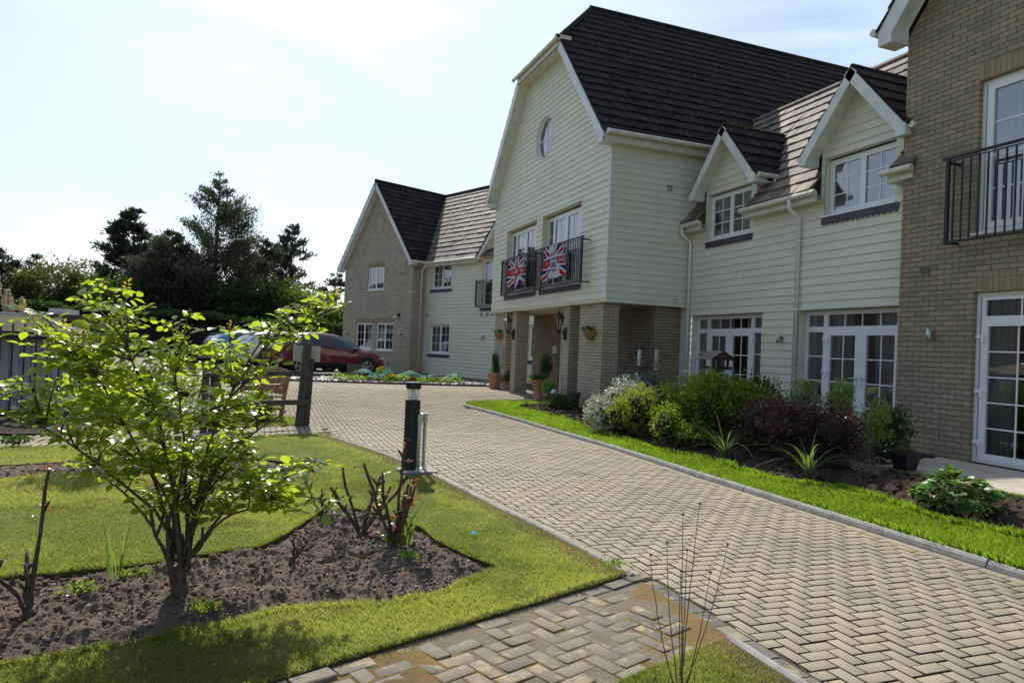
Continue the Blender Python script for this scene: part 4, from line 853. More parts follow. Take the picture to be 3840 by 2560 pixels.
# sand washed over the corner blocks
sheet('washed_sand', -3.0, 2.75, 1.0, 4.2, 0.035, lambda x, y: 0.004+0.034*(fbm(x, y, 1.6, 4, 21)-0.30)*np.maximum(np.maximum(1-np.abs(y-ptop(x)+0.10)/0.22, 0)*sstep(2.0, -0.5, x), 0.42*sstep(1.75, 2.30, x))-0.030*sstep(2.40, 2.66, x+0.12*(fbm(x, y, 5, 3, 77)-0.5)), M['earth'], lambda x, y: (y < ptop(x)+0.03+0.3*(x > 2.4)) & (y > plow(x)-0.03-0.3*(x > 2.4)) & (x < 2.72))
cp = lambda x, y: (y > p2low(x)) & (y < p2top(x)) & (x < 1.1) & (x > -9)
herring('cross_path', -9.5, 1.5, 7.5, 13, cp, lambda x, y: 0.02+G(x, y)*0.4, M['block'], W=0.0905, gap=0.004, rough=0.002)
sheet('cross_path_bedding', -9.4, 1.2, 7.5, 13, 0.2, lambda x, y: 0.008+G(x, y)*0.4, M['joint'], lambda x, y: (y > p2low(x)-0.15) & (y < p2top(x)+0.1) & (x < 1.1))
# kerbs: round-topped edging in 0.915 m lengths
def kerb(name, pts, zf, r, h, seg=0.915, mt='concrete'):
    P = [Vector((p[0], p[1])) for p in pts]; L = [0]
    for a, b in zip(P[:-1], P[1:]): L.append(L[-1]+(b-a).length)
    def at(s):
        s = max(0, min(L[-1]-1e-6, s))
        for i in range(len(P)-1):
            if s <= L[i+1]: q = P[i].lerp(P[i+1], (s-L[i])/(L[i+1]-L[i])); return q
    mb = MB(); s = 0; prof = [(-1, -2.2), (-1, 0.1), (-0.8, 0.62), (-0.35, 0.94), (0.15, 1.0), (0.7, 0.72), (1, 0.2), (1, -2.2)]
    while s < L[-1]-0.05:
        e = min(L[-1], s+seg-0.008); m = 4; k = len(mb.v); dz = random.gauss(0, 0.003); dx = random.gauss(0, 0.002)
        for i in range(m+1):
            u = s+(e-s)*i/m; q = at(u); q2 = at(u+0.02); q1 = at(u-0.02); d = (q2-q1).normalized(); nn = Vector((d.y, -d.x)); z = float(zf(q.x, q.y))+dz
            for a, b in prof: mb.v.append((q.x+nn.x*(a*r+dx), q.y+nn.y*(a*r+dx), z+b*h))
        c = len(prof)
        for i in range(m):
            for j in range(c-1): mb.f.append((k+i*c+j, k+i*c+j+1, k+(i+1)*c+j+1, k+(i+1)*c+j)); mb.mi.append(0)
        mb.f.append(tuple(range(k, k+c))); mb.f.append(tuple(range(k+m*c, k+m*c+c))); mb.mi += [0, 0]
        s += seg
    return struct(name, mb, M[mt])
kerb('kerb', KL, lambda x, y: G(x, y), 0.032, 0.042); kerb('kerb', KLOW, lambda x, y: G(x, y), 0.032, 0.042)
kerb('kerb', KR, lambda x, y: G(x, y), 0.036, 0.065)
kerb('kerb', FK, lambda x, y: G(x, y), 0.03, 0.06, mt='oldwood')
# beds
B1 = [(-2.6, 4.75), (-1.36, 4.85), (-1.1, 4.84), (-0.62, 4.93), (-0.24, 5.08), (0.10, 5.18), (0.40, 5.72), (0.60, 6.12), (0.90, 6.18), (1.15, 5.85), (1.30, 5.45), (1.36, 5.05), (1.56, 4.42), (1.40, 4.20), (1.17, 4.03), (0.79, 3.88), (0.46, 3.92), (0.18, 3.95), (0.0, 3.83), (-0.18, 3.77), (-0.5, 3.69), (-0.8, 3.62), (-1.6, 3.45), (-2.6, 3.3)]
B2 = [(-6, 7.6), (-2.6, 8.72), (-1.63, 9.10), (-0.6, 9.05), (0.12, 8.90), (0.51, 8.62), (0.75, 7.9), (0.33, 7.72), (-0.6, 7.95), (-1.46, 8.18), (-2.4, 8.02), (-6, 6.9)]
BR = [(6.2, -1), (6.2, 3.9), (6.1, 4.5), (6.28, 5.3), (6.40, 5.9), (5.95, 6.5), (6.15, 7.9), (5.9, 9.0), (5.9, 10.7), (6.05, 12.2), (6.1, 13.3), (5.85, 14.3), (5.75, 15.1), (6.2, 15.7), (7.0, 16.1), (9.6, 16.3), (9.6, 6.9), (7.55, 6.75), (7.55, 4.9), (7.55, -1)]
wob_dummy = 0
def wob(poly, amp=0.03):
    out_ = []
    for a, b in zip(poly, poly[1:]+poly[:1]):
        L = math.hypot(b[0]-a[0], b[1]-a[1]); n = max(1, int(L/0.12))
        for i in range(n):
            t = i/n; out_.append((a[0]+(b[0]-a[0])*t+random.gauss(0, amp), a[1]+(b[1]-a[1])*t+random.gauss(0, amp)))
    return out_
B1w, B2w, BRw = wob(B1, 0.018), wob(B2, 0.02), wob(BR, 0.03)
def edge_d(x, y, poly):
    d = np.full(np.shape(x), 9.0); P = np.array(poly)
    for a, b in zip(P, np.roll(P, -1, 0)):
        ab = b-a; t = np.clip(((x-a[0])*ab[0]+(y-a[1])*ab[1])/(ab@ab+1e-9), 0, 1); d = np.minimum(d, np.hypot(x-a[0]-t*ab[0], y-a[1]-t*ab[1]))
    return d
def soilz(x, y, poly, base, amp, seed, lumps=1.0):
    d = edge_d(x, y, poly); rise = sstep(0.0, 0.22, d)
    big = fbm(x, y, 2.2, 3, seed); mid = fbm(x, y, 9, 4, seed+9); fine = fbm(x, y, 32, 3, seed+17)
    return base-0.045+rise*(0.03+0.10*amp*(big-0.35))+lumps*(0.075*(mid-0.5)*(0.3+rise)+0.032*np.abs(fine-0.5)*2*(0.3+rise)*sstep(0.36, 0.5, mid)+0.016*(fine-0.5))
def soilbed(name, poly, x0, x1, y0, y1, st, base, amp, seed, mt, lumps=1.0):
    me = sheet(name, x0, x1, y0, y1, st, lambda x, y: soilz(x, y, poly, base(x, y), amp, seed, lumps), None, lambda x, y: inpoly(x, y, poly) | (edge_d(x, y, poly) < 0.03))
    return struct(name, me, M[mt])
soilbed('rose_bed', B1w, -2.6, 1.7, 3.2, 6.3, 0.011, lambda x, y: 0.03, 1.0, 3, 'soil')
soilbed('rose_bed', B2w, -6, 1.0, 6.8, 9.3, 0.03, lambda x, y: 0.03, 0.6, 5, 'soil')
soilbed('border_bed', BRw, 5.6, 9.7, -1, 16.5, 0.04, lambda x, y: GR(x, y), 0.8, 8, 'soil_dark', 1.4)
# clods and stones
def clods(name, poly, n, szs, base, amp, seed, mt, lumps=1.0, bias=None):
    P = np.array(poly); lo, hi = P.min(0), P.max(0); x = RNG.uniform(lo[0], hi[0], n*3); y = RNG.uniform(lo[1], hi[1], n*3); k = inpoly(x, y, poly)
    x, y = x[k][:n], y[k][:n]; n = len(x); z = soilz(x, y, poly, base(x, y), amp, seed, lumps)
    ico = bmesh.new(); bmesh.ops.create_icosphere(ico, subdivisions=1, radius=1); v0 = np.array([v.co[:] for v in ico.verts]); f0 = np.array([[v.index for v in f.verts] for f in ico.faces]); ico.free()
    s = szs[0]+(szs[1]-szs[0])*RNG.random(n)**3.5; sc3 = np.stack([s*RNG.uniform(0.7, 1.3, n), s*RNG.uniform(0.7, 1.3, n), s*RNG.uniform(0.5, 0.9, n)], 1)
    V = v0[None]*sc3[:, None]*(1+RNG.normal(0, 0.16, (n, len(v0), 1))); th = RNG.uniform(0, 6.28, n); c, s_ = np.cos(th)[:, None], np.sin(th)[:, None]
    V = np.stack([V[..., 0]*c-V[..., 1]*s_+x[:, None], V[..., 0]*s_+V[..., 1]*c+y[:, None], V[..., 2]+(z+s*0.25)[:, None]], -1).reshape(-1, 3)
    Fq = (f0[None]+(np.arange(n)*len(v0))[:, None, None]).reshape(-1, 3)
    o = link(name, npmesh(name, V, Fq, smooth=False), M[mt]); tag(o, None, None, kind='stuff'); return o
def stuff(o, label, cat): tag(o, label, cat, kind='stuff'); return o
M['stone'] = plain('pale stone', (0.42, 0.38, 0.34), 0.8, var=0.3, nscale=8)
stuff(clods('soil_clods', B1w, 9000, (0.002, 0.020), lambda x, y: 0.03, 1.0, 3, 'soil'), 'crumbly brown clods over the near rose bed', 'soil clods')
stuff(clods('gravel', B1w, 700, (0.002, 0.014), lambda x, y: 0.035, 1.0, 3, 'stone'), 'pale stones strewn over the near rose bed', 'stones')
stuff(clods('soil_clods', B2w, 1500, (0.006, 0.03), lambda x, y: 0.03, 0.6, 5, 'soil'), 'brown clods over the far narrow rose bed', 'soil clods')
stuff(clods('soil_clods', BRw, 9000, (0.01, 0.05), lambda x, y: GR(x, y), 0.8, 8, 'soil_dark', 1.4), 'dark lumpy mulch under the shrubs by the building', 'mulch')
# lawns
LAWN1 = [(-9, -1), (2.38, -0.5)]
def in_l1(x, y): return (x > -9) & (y > ptop(x)+0.015) & (y < p2low(x)-0.02) & (x < np.where(y > 3.98, kx(KL, y), 2.42)-0.03) & ~inpoly(x, y, B1w) & ~inpoly(x, y, B2w)
def in_l0(x, y): return (x > -6) & (x < 2.385) & (y < plow(x)-0.0) & (y > -1)
def in_lr(x, y): return inpoly(x, y, KR+[(7.8, 16.9), (9.6, 16.6), (9.6, -1)]) & ~inpoly(x, y, BRw) & (x < 7.6) & (x > kx(KR[:9], np.minimum(y, 15.5))+0.03)
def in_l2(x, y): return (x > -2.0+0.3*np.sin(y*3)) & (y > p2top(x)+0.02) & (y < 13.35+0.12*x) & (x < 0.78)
lz = lambda x, y: 0.022+0.02*(fbm(x, y, 1.5, 3, 2)-0.5)+0.4*G(x, y)
wline = lambda f: [(x, float(f(x))+random.gauss(0, 0.006)) for x in np.arange(-9, 2.6, 0.07)]
sheet('lawn', -9, 2.45, 1.0, 11.6, 0.04, lz, M['turf'], in_l1, skirt=0.09, snap=[B1w+B1w[:1], B2w+B2w[:1], wline(lambda x: ptop(x)+0.02), [(a-0.03, b) for a, b in KL], wline(lambda x: p2low(x)-0.02)])
sheet('lawn', -6, 2.45, -1, 3.1, 0.05, lambda x, y: 0.018+0.016*(fbm(x, y, 3, 3, 2)-0.5), M['turf'], in_l0, skirt=0.06, snap=[wline(plow), [(2.385, -2), (2.385, 2.98)]])
lzr = lambda x, y: GR(x, y)+0.02*(fbm(x, y, 1.5, 3, 7)-0.5)
sheet('lawn', 4.6, 8, -1, 17, 0.05, lzr, M['turf_r'], in_lr, skirt=0.08, snap=[BRw+BRw[:1], [(a+0.03, b) for a, b in KR[:9]]])
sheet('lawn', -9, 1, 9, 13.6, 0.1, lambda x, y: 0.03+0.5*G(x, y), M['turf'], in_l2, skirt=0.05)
def blades(name, test, box, dens, zf, hgt, wid, mt, label, dcol=None, fall=6.0, seed=0):
    x0, x1, y0, y1 = box; A = (x1-x0)*(y1-y0); n = int(A*dens); x = RNG.uniform(x0, x1, n); y = RNG.uniform(y0, y1, n)
    dist = np.hypot(x, y); k = test(x, y) & (RNG.random(n) < np.clip((fall/np.maximum(dist, 1))**2, 0.02, 1)); x, y, dist = x[k], y[k], dist[k]; n = len(x)
    wm = np.clip(dist/fall, 1, 4)
    patch = fbm(x, y, 1.3, 4, 31+seed); pt2 = fbm(x, y, 5, 3, 37+seed); h = hgt*RNG.uniform(0.4, 1.3, n)*(0.35+1.25*patch)
    th = RNG.uniform(0, 2*pi, n); lean = RNG.uniform(0.1, 0.8, n); wd = wid*wm*RNG.uniform(0.7, 1.3, n)
    dx, dy = np.cos(th), np.sin(th); ph = th+pi/2+RNG.normal(0, 0.5, n); sx, sy = np.cos(ph)*wd/2, np.sin(ph)*wd/2; z = np.broadcast_to(zf(x, y), x.shape)-0.003
    V = np.stack([np.stack([x-sx, y-sy, z], 1), np.stack([x+sx, y+sy, z], 1), np.stack([x+dx*h*lean*0.35+sx*0.8, y+dy*h*lean*0.35+sy*0.8, z+h*0.6], 1), np.stack([x+dx*h*lean, y+dy*h*lean, z+h], 1)], 1).reshape(-1, 3)
    i = np.arange(n)*4; Fq = np.concatenate([np.stack([i, i+1, i+2], 1), np.stack([i, i+2, i+3], 1)])
    big = fbm(x, y, 0.55, 2, 51+seed); r = np.clip(2.6*(patch-0.5)+1.5*(pt2-0.5)+1.6*(big-0.5)+RNG.normal(0.36, 0.20, n), 0, 1)
    if dcol is not None: r = np.clip(r+dcol(x, y), 0, 1)
    return stuff(link(name, npmesh(name, V, Fq, rnd=np.repeat(r, 4)), M[mt]), label, 'grass')
kd = lambda x, y: np.abs(x-np.where(y > 3.98, kx(KL, y), 2.42))
blades('lawn_grass', lambda x, y: in_l1(x, y) & (kd(x, y)+RNG.normal(0, 0.09, len(x)) > 0.20) & (np.abs(y-ptop(x))+RNG.normal(0, 0.03, len(x)) > 0.02), (-4.2, 2.5, 2.0, 11.5), 30000, lz, 0.024, 0.0024, 'grass', 'short yellow-green lawn round the rose beds', dcol=lambda x, y: 0.35*sstep(0.5, 0.12, kd(x, y)), fall=4.2)
blades('dry_grass', lambda x, y: in_l1(x, y) & ((kd(x, y)*(0.4+1.2*fbm(x, y, 2.2, 3, 91)) < 0.20) | (fbm(x, y, 1.7, 3, 93) > 0.66) | (np.abs(y-ptop(x)) < 0.05)), (-2.6, 2.5, 2.2, 11), 14000, lz, 0.020, 0.004, 'grass_dry', 'parched brown turf edge along the left kerb', fall=5)
blades('lawn_grass', lambda x, y: in_l0(x, y) & (kd(x, y)+RNG.normal(0, 0.08, len(x)) > 0.22), (0.4, 2.45, 0.9, 3.05), 50000, lambda x, y: 0.02, 0.024, 0.002, 'grass', 'lawn corner with dead stalks at the bottom of the view', fall=4)
blades('dry_grass', lambda x, y: in_l0(x, y) & (kd(x, y) < 0.33), (1.4, 2.45, 0.9, 3.0), 16000, lambda x, y: 0.02, 0.02, 0.004, 'grass_dry', 'parched moss and straw by the broken kerb', fall=5)
blades('lawn_grass', in_lr, (4.6, 7.6, 2.5, 17), 36000, lzr, 0.042, 0.003, 'grass_r', 'bright lush lawn strip between kerb and shrubs', fall=5)
blades('lawn_edge_grass', lambda x, y: in_l1(x, y) & (np.minimum(edge_d(x, y, B1), np.abs(y-ptop(x))) < 0.05), (-2.6, 2.4, 2.0, 6.4), 20000, lz, 0.036, 0.0028, 'grass', 'longer ragged blades along the cut edges of the left lawn', fall=5)
blades('lawn_edge_grass', lambda x, y: in_lr(x, y) & ((x-kx(KR[:9], y) < 0.10) | (edge_d(x, y, BR) < 0.08)), (5.1, 6.6, 2.5, 15), 24000, lzr, 0.075, 0.004, 'grass_r', 'longer blades flopping over the right kerb and bed edge', fall=6)
blades('lawn_grass', in_l2, (-6, 0.9, 9.5, 13.6), 9000, lambda x, y: 0.03+0.5*G(x, y), 0.04, 0.005, 'grass', 'grass under the bench beyond the rail fence', fall=6)
# fallen leaves, straw and bits on soil, turf and paving
def scatter(name, test, box, n, size, mt, zf, label, wr=0.5):
    x0, x1, y0, y1 = box; x = RNG.uniform(x0, x1, n); y = RNG.uniform(y0, y1, n); k = test(x, y); x, y = x[k], y[k]; z = np.broadcast_to(zf(x, y), x.shape)
    P_ = np.stack([x, y, z], 1); D_ = RNG.normal(0, 1, P_.shape)*[1, 1, 0.25]; stuff(link(name, leafmesh(name, P_, D_, size*RNG.uniform(0.4, 1.3, len(x)), wr, 0.3), M[mt]), label, 'litter')
M['litter'] = leaf_mat('dead leaf', (0.10, 0.055, 0.025), (0.42, 0.28, 0.14), (0.3, 0.15, 0.05), 0.2, 0.8)
scatter('leaf_litter', lambda x, y: inpoly(x, y, B1w), (-2.4, 1.6, 3.3, 6.2), 1500, 0.022, 'litter', lambda x, y: soilz(x, y, B1w, 0.03, 1.0, 3)+0.008, 'dead leaf bits over the near rose bed')
scatter('leaf_litter', lambda x, y: inpoly(x, y, B1w), (-2.4, 1.6, 3.3, 6.2), 900, 0.016, 'green', lambda x, y: soilz(x, y, B1w, 0.03, 1.0, 3)+0.006, 'seedling weeds speckling the near rose bed')
scatter('leaf_litter', in_l1, (-2.4, 2.3, 2.4, 9), 260, 0.020, 'litter', lambda x, y: lz(x, y)+0.018, 'dead leaves on the left lawn')
scatter('leaf_litter', in_drive, (2.4, 5.3, 2, 12), 420, 0.010, 'litter', lambda x, y: G(x, y)+0.003, 'dark crumbs on the block paving')
scatter('leaf_litter', lambda x, y: inpoly(x, y, BRw), (5.8, 9.5, 3, 16), 1800, 0.03, 'litter', lambda x, y: soilz(x, y, BRw, GR(x, y), 0.8, 8, 1.4)+0.01, 'dead leaves under the border shrubs')
sheet('shade_toned_soil', -9, -1.6, 11.2, 17, 0.08, lambda x, y: 0.035+G(x, y)*0.5+0.05*(fbm(x, y, 4, 4, 61)-0.5), M['soil_dark'], lambda x, y: y > p2top(x)+0.0)  # dark soil; its tone also carries the shade of fence and trees
# patio
mb = MB(); xx = 7.6
for i in range(4):
    for j in range(12):
        x0, y0 = 7.57+i*0.605, 0.6+j*0.605+(i % 2)*0.0
        if x0 > 9.3 or (y0 > 6.2 and x0 < 7.9): continue
        mb.box(x0, min(9.3, x0+0.599), y0, min(7.82, y0+0.599), 0.1, 0.2+random.gauss(0, 0.0015))
mb.box(9.2, 9.5, 7.83, 13.9, 0.0, 0.19)
struct('patio', mb, M['slab'])
sheet('far_bed_soil', -3.2, 9.4, 21.7, 31, 0.15, lambda x, y: G(x, y)+0.0+0.03*(fbm(x, y, 3, 3)-0.5), M['soil'], lambda x, y: inpoly(x, y, [(-3, 24.7), (0.0, 23.0), (2.7, 22.35), (5.0, 22.05), (7.6, 21.95), (9.3, 22), (10.5, 24), (7.2, 31.0), (5.6, 29.4), (2.2, 26.2), (0, 24.4)]))
# ================================================================= VEGETATION
def canes(mb, base, tips, r0, r1=0.004, kink=0.08, n=7, segs=6):
    out_ = []
    for t in tips:
        b = Vector(base)+Vector((random.gauss(0, r0*0.7), random.gauss(0, r0*0.7), 0)); t = Vector(t); L = (t-b).length
        c = b.lerp(t, 0.45)+Vector((0, 0, L*0.12))+Vector([random.gauss(0, kink*L) for _ in range(3)])
        P = [(b*(1-s)**2+c*2*s*(1-s)+t*s*s)+Vector([random.gauss(0, 0.006*L) for _ in range(3)])*(1 if 0 < s < 1 else 0) for s in [i/n for i in range(n+1)]]
        mb.tube(P, [r0+(r1-r0)*(i/n)**0.8 for i in range(n+1)], segs); out_.append(P)
    return out_
def ellip(n, c, r, shell=0.5, zmin=None):
    D = unit(RNG.normal(size=(n, 3))); q = (shell+(1-shell)*RNG.random(n))[:, None]; P = np.array(c)+D*q*np.array(r)
    if zmin is not None: P[:, 2] = np.maximum(P[:, 2], zmin+RNG.random(n)*0.05)
    return P, D
def shrub(name, label, group, blobs, n, size, mt, wr=0.5, stems=8, base=None, rise=0.6, shell=0.35, fold=0.2, kindmat='bark', up=0.5, sprigs=0, sr=0.006, cat='shrub', clump=0.0):
    """blobs: list of (center, radii, weight)"""
    if n > 600: n = int(n*1.9); size = size*1.3; n = int(n*0.85)
    base = base or (blobs[0][0][0], blobs[0][0][1], 0.1)
    root = empty(name, base, label, cat, group)
    W = np.array([b[2] for b in blobs], float); W /= W.sum(); Ps, Ds = [], []
    for (c, r, _), w_ in zip(blobs, W):
        m = int(n*w_)
        if clump:
            k = max(6, int(m/14)); C0, D0 = ellip(k, c, r, shell, base[2]+0.02); idx = RNG.integers(0, k, m); P = C0[idx]+RNG.normal(0, clump, (m, 3)); D = D0[idx]*0.6+RNG.normal(0, 0.6, (m, 3))
        else: P, D = ellip(m, c, r, shell, base[2]+0.02); D = D+RNG.normal(0, 0.7, (m, 3))
        P = P*(1)+0; Ps.append(P); Ds.append(D)
    P = np.concatenate(Ps); D = np.concatenate(Ds); D[:, 2] += up
    # uneven outline: push with noise
    q = fbm(P[:, 0]*1.0+P[:, 2], P[:, 1]+P[:, 2]*0.7, 4.5, 3, 5)-0.5; cc = np.array(blobs[0][0]); P = P+unit(P-cc)*q[:, None]*0.30*np.array(blobs[0][1]).mean()
    P[:, 2] = np.maximum(P[:, 2], base[2]+0.01)
    link('foliage', leafmesh('foliage', P, D, size*RNG.uniform(0.6, 1.3, len(P)), wr, fold), M[mt], root)
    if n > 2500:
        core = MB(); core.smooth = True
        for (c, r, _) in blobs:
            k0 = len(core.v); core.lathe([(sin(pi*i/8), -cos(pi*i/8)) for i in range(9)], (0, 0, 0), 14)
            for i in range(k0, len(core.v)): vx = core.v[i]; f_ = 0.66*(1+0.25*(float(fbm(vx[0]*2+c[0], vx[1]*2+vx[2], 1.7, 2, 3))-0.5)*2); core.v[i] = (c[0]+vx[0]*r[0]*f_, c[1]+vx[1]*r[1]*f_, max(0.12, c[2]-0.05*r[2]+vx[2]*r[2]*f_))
        core.build('shade_core', M['dkcore'], root)  # solid dark core added to make shade inside the foliage
    if stems:
        mb = MB(); tips = []
        for _ in range(stems): 
            b = random.choice(blobs); tips.append([b[0][i]+b[1][i]*random.uniform(-0.7, 0.7) for i in range(3)])
        canes(mb, base, tips, sr*1.6, sr*0.5, n=6, segs=5); mb.build('stem', M[kindmat], root)
    return root
M['dkcore'] = plain('dark plant core', (0.016, 0.014, 0.010), 0.95, var=0.4, nscale=8)  # near-black filler; interior shade of the shrubs is put into this colour
# ---- the big rose bush in front
def rose_leaves(Pb, Db, size, rnd=None):
    """compound leaves: 5 leaflets each; returns arrays for leafmesh"""
    n = len(Pb); D = unit(Db); up = unit(np.stack([RNG.normal(0, 0.5, n), RNG.normal(0, 0.5, n), np.ones(n)], 1)); X = unit(np.cross(D, up)); Z = np.cross(X, D)
    P, Q, S_, Nn = [], [], [], []
    for f, side, sc_ in ((1.0, 0, 1.12), (0.62, 1, 1.0), (0.62, -1, 1.0), (0.22, 1, 0.8), (0.22, -1, 0.8)):
        b = Pb+D*(size*1.7*f)[:, None]-Z*(size*0.25*f*f)[:, None]
        d = D*(1.0 if side == 0 else 0.45)+X*side*0.9+RNG.normal(0, 0.16, (n, 3))
        P.append(b+X*side*(size*0.12)[:, None]); Q.append(d); S_.append(size*sc_*RNG.uniform(0.8, 1.15, n)); Nn.append(Z+RNG.normal(0, 0.22, (n, 3)))
    return np.concatenate(P), np.concatenate(Q), np.concatenate(S_), unit(np.concatenate(Nn))
def leafmesh6(name, P, D, size, wr, nrm, rnd, fold=0.12, bend=0.15):
    """rounder leaf: 8 verts, two halves with a tip"""
    P = np.asarray(P); D = unit(D); n = len(P); s = np.asarray(size)[:, None]; X = unit(np.cross(D, nrm)); Z = np.cross(X, D)
    pts = [(0, 0), (0.22, 0.36), (0.52, 0.5), (0.80, 0.30), (1.0, 0), (0.80, -0.30), (0.52, -0.5), (0.22, -0.36)]
    V = np.stack([P+D*s*u_+X*s*wr*v_+Z*s*(fold*abs(v_)*wr*1.6-bend*u_*u_) for u_, v_ in pts], 1).reshape(-1, 3)
    mid = np.stack([P+D*s*u_-Z*s*bend*u_*u_ for u_ in (0.35, 0.7)], 1).reshape(-1, 3)
    i = np.arange(n)*8; j = len(V)+np.arange(n)*2; T = []
    for a, b, m in ((0, 1, 0), (1, 2, 0), (2, 3, 1), (3, 4, 1), (4, 5, 1), (5, 6, 1), (6, 7, 0), (7, 0, 0)): T.append(np.stack([i+a, i+b, j+m], 1))
    T.append(np.stack([i+2, j+1, j], 1)); T.append(np.stack([i+6, j, j+1], 1))
    return npmesh(name, np.concatenate([V, mid]), np.concatenate(T), rnd=np.concatenate([np.repeat(rnd, 8), np.repeat(rnd, 2)]), smooth=True)
rose = empty('rose_bush', (-0.33, 4.12, 0.04), 'big leafy rose bush with glossy yellow-green leaves in the near bed', 'rose bush')
mb = MB(); base = Vector((-0.33, 4.12, 0.0)); random.seed(21)
mb.tube([(-0.33, 4.12, -0.03), (-0.325, 4.12, 0.06), (-0.34, 4.12, 0.16), (-0.355, 4.12, 0.24)], [0.072, 0.050, 0.043, 0.042], 10)
mains = []
tg = [(-0.98, 4.05, 1.00), (-0.80, 4.25, 1.25), (-0.62, 3.95, 1.42), (-0.55, 4.30, 1.15), (-0.40, 4.05, 1.30), (-0.28, 4.35, 1.25), (-0.10, 4.00, 1.22), (0.02, 4.30, 1.05), (0.18, 4.08, 1.10), (0.20, 4.25, 0.75), (-0.02, 4.1, 0.85), (-0.85, 4.3, 0.80), (-0.30, 4.1, 0.95), (-0.62, 4.1, 0.88), (0.10, 3.95, 0.62)]
for t in tg:
    t = Vector(t); b0 = Vector((-0.345+random.gauss(0, 0.03), 4.12+random.gauss(0, 0.03), 0.15+0.07*random.random()))
    dirx = (t.x-b0.x); m1 = b0+Vector((dirx*0.15, (t.y-b0.y)*0.2, (t.z-b0.z)*0.34))+Vector([random.gauss(0, 0.018) for _ in range(3)]); m2 = b0+Vector((dirx*0.46, (t.y-b0.y)*0.5, (t.z-b0.z)*0.68))+Vector([random.gauss(0, 0.022) for _ in range(3)])
    ctl = [b0, m1, m2, t]; P = []
    for k in range(13):
        s = k/12*3; i = min(2, int(s)); f = s-i; p0, p1, p2, p3 = ctl[max(i-1, 0)], ctl[i], ctl[i+1], ctl[min(i+2, 3)]
        P.append(0.5*((2*p1)+(p2-p0)*f+(2*p0-5*p1+4*p2-p3)*f*f+(3*p1-p0-3*p2+p3)*f**3)+Vector([random.gauss(0, 0.004) for _ in range(3)]))
    mb.tube(P, [0.0135-(0.0135-0.004)*(k/12)**0.8 for k in range(13)], 7); mains.append(P)
for _ in range(16):   # cut stubs low in the bush
    P = random.choice(mains); p = P[random.randint(2, 5)]; d = Vector((random.gauss(0, 0.35), random.gauss(0, 0.35), 1)).normalized()*random.uniform(0.06, 0.17); mb.tube([p, p+d*0.5+Vector((random.gauss(0, 0.01), 0, 0)), p+d], [0.010, 0.009, 0.008], 6)
# target shoots through the crown
crown = [((-0.55, 4.12, 1.10), (0.56, 0.45, 0.38), 38), ((-0.95, 4.08, 1.28), (0.26, 0.32, 0.30), 20), ((-0.02, 4.12, 1.05), (0.16, 0.35, 0.28), 16), ((-0.35, 4.15, 0.80), (0.40, 0.40, 0.17), 18), ((-0.28, 4.12, 0.62), (0.36, 0.34, 0.15), 20), ((-0.66, 4.15, 0.82), (0.25, 0.30, 0.20), 9), ((0.12, 4.05, 0.72), (0.28, 0.30, 0.14), 20), ((-0.72, 4.1, 1.50), (0.24, 0.25, 0.18), 10), ((-0.30, 4.1, 1.38), (0.30, 0.22, 0.14), 9), ((-0.45, 4.1, 0.92), (0.42, 0.40, 0.16), 13)]
tips = []
for c, r, k in crown:
    P_, _ = ellip(k, c, r, 0.25); tips += [Vector(p) for p in P_]
tips += [Vector(p) for p in ((0.34, 4.05, 1.76), (0.22, 4.05, 1.64), (0.12, 4.1, 1.54), (0.42, 4.0, 1.72), (0.28, 4.05, 1.70), (-0.78, 4.1, 1.76), (-0.66, 4.1, 1.72), (-0.86, 4.1, 1.66), (-1.12, 4.1, 1.58), (-1.05, 4.1, 1.52), (-0.36, 4.1, 1.62), (-0.44, 4.15, 1.55), (-1.20, 4.1, 1.20), (-1.18, 4.05, 1.05), (-0.14, 4.1, 1.55), (0.40, 4.0, 0.60), (0.33, 4.0, 0.52), (0.42, 4.1, 0.78))]
tips = [t for t in tips if not (t.x > 0.10 and 0.86 < t.z < 1.36)]
LP, LD = [], []
for t in tips:
    best = min(((P[i]-t).length+0.25*abs(i-9)*0.1+max(0, P[i].z-t.z+0.02)*1.5+(max(0, P[i].x+0.12)*4 if (t.z > 1.4 and t.x > 0.1) else 0), j, i) for j, P in enumerate(mains) for i in range(5, 13)); p = mains[best[1]][best[2]]; L = (t-p).length
    c = p.lerp(t, 0.5)+Vector((0, 0, 0.10*L))+Vector([random.gauss(0, 0.05*L+0.01) for _ in range(3)]); n = max(4, int(L/0.04)); P = [(p*(1-s)**2+c*2*s*(1-s)+t*s*s) for s in [i/n for i in range(n+1)]]
    mb.tube(P, [0.0058-0.0032*(i/n) for i in range(n+1)], 5)
    m = max(4, int(L/0.042)); d0 = random.random()*6
    for k in range(m+1):
        s = 0.22+0.78*k/m; q = p*(1-s)**2+c*2*s*(1-s)+t*s*s; a = d0+k*2.4
        if (q.x > 0.10 and 0.82 < q.z < 1.44) or (q.x > -0.03 and 0.95 < q.z < 1.42 and random.random() < 0.8): continue
        LP.append(q); LD.append(Vector((cos(a), sin(a), random.uniform(-0.15, 0.55))))
mb.build('stem', M['cane'], rose, smooth=True)
P_, D_ = np.array([p[:] for p in LP]), np.array([p[:] for p in LD]); sz = 0.032+0.046*RNG.random(len(P_))**1.4
P5, D5, S5, N5 = rose_leaves(P_, D_, sz); link('foliage', leafmesh6('foliage', P5, D5, S5, RNG.uniform(0.48, 0.78, (len(P5), 1)), N5, np.clip(RNG.normal(0.5, 0.25, len(P5)), 0, 1)), M['rose'], rose)
tp = np.array([p[:] for p in tips]); tp = tp[tp[:, 2] > 1.45]; P_ = np.repeat(tp, 4, 0)+RNG.normal(0, 0.012, (len(tp)*4, 3)); D_ = RNG.normal(0, 0.6, P_.shape)+[0, 0, 0.7]
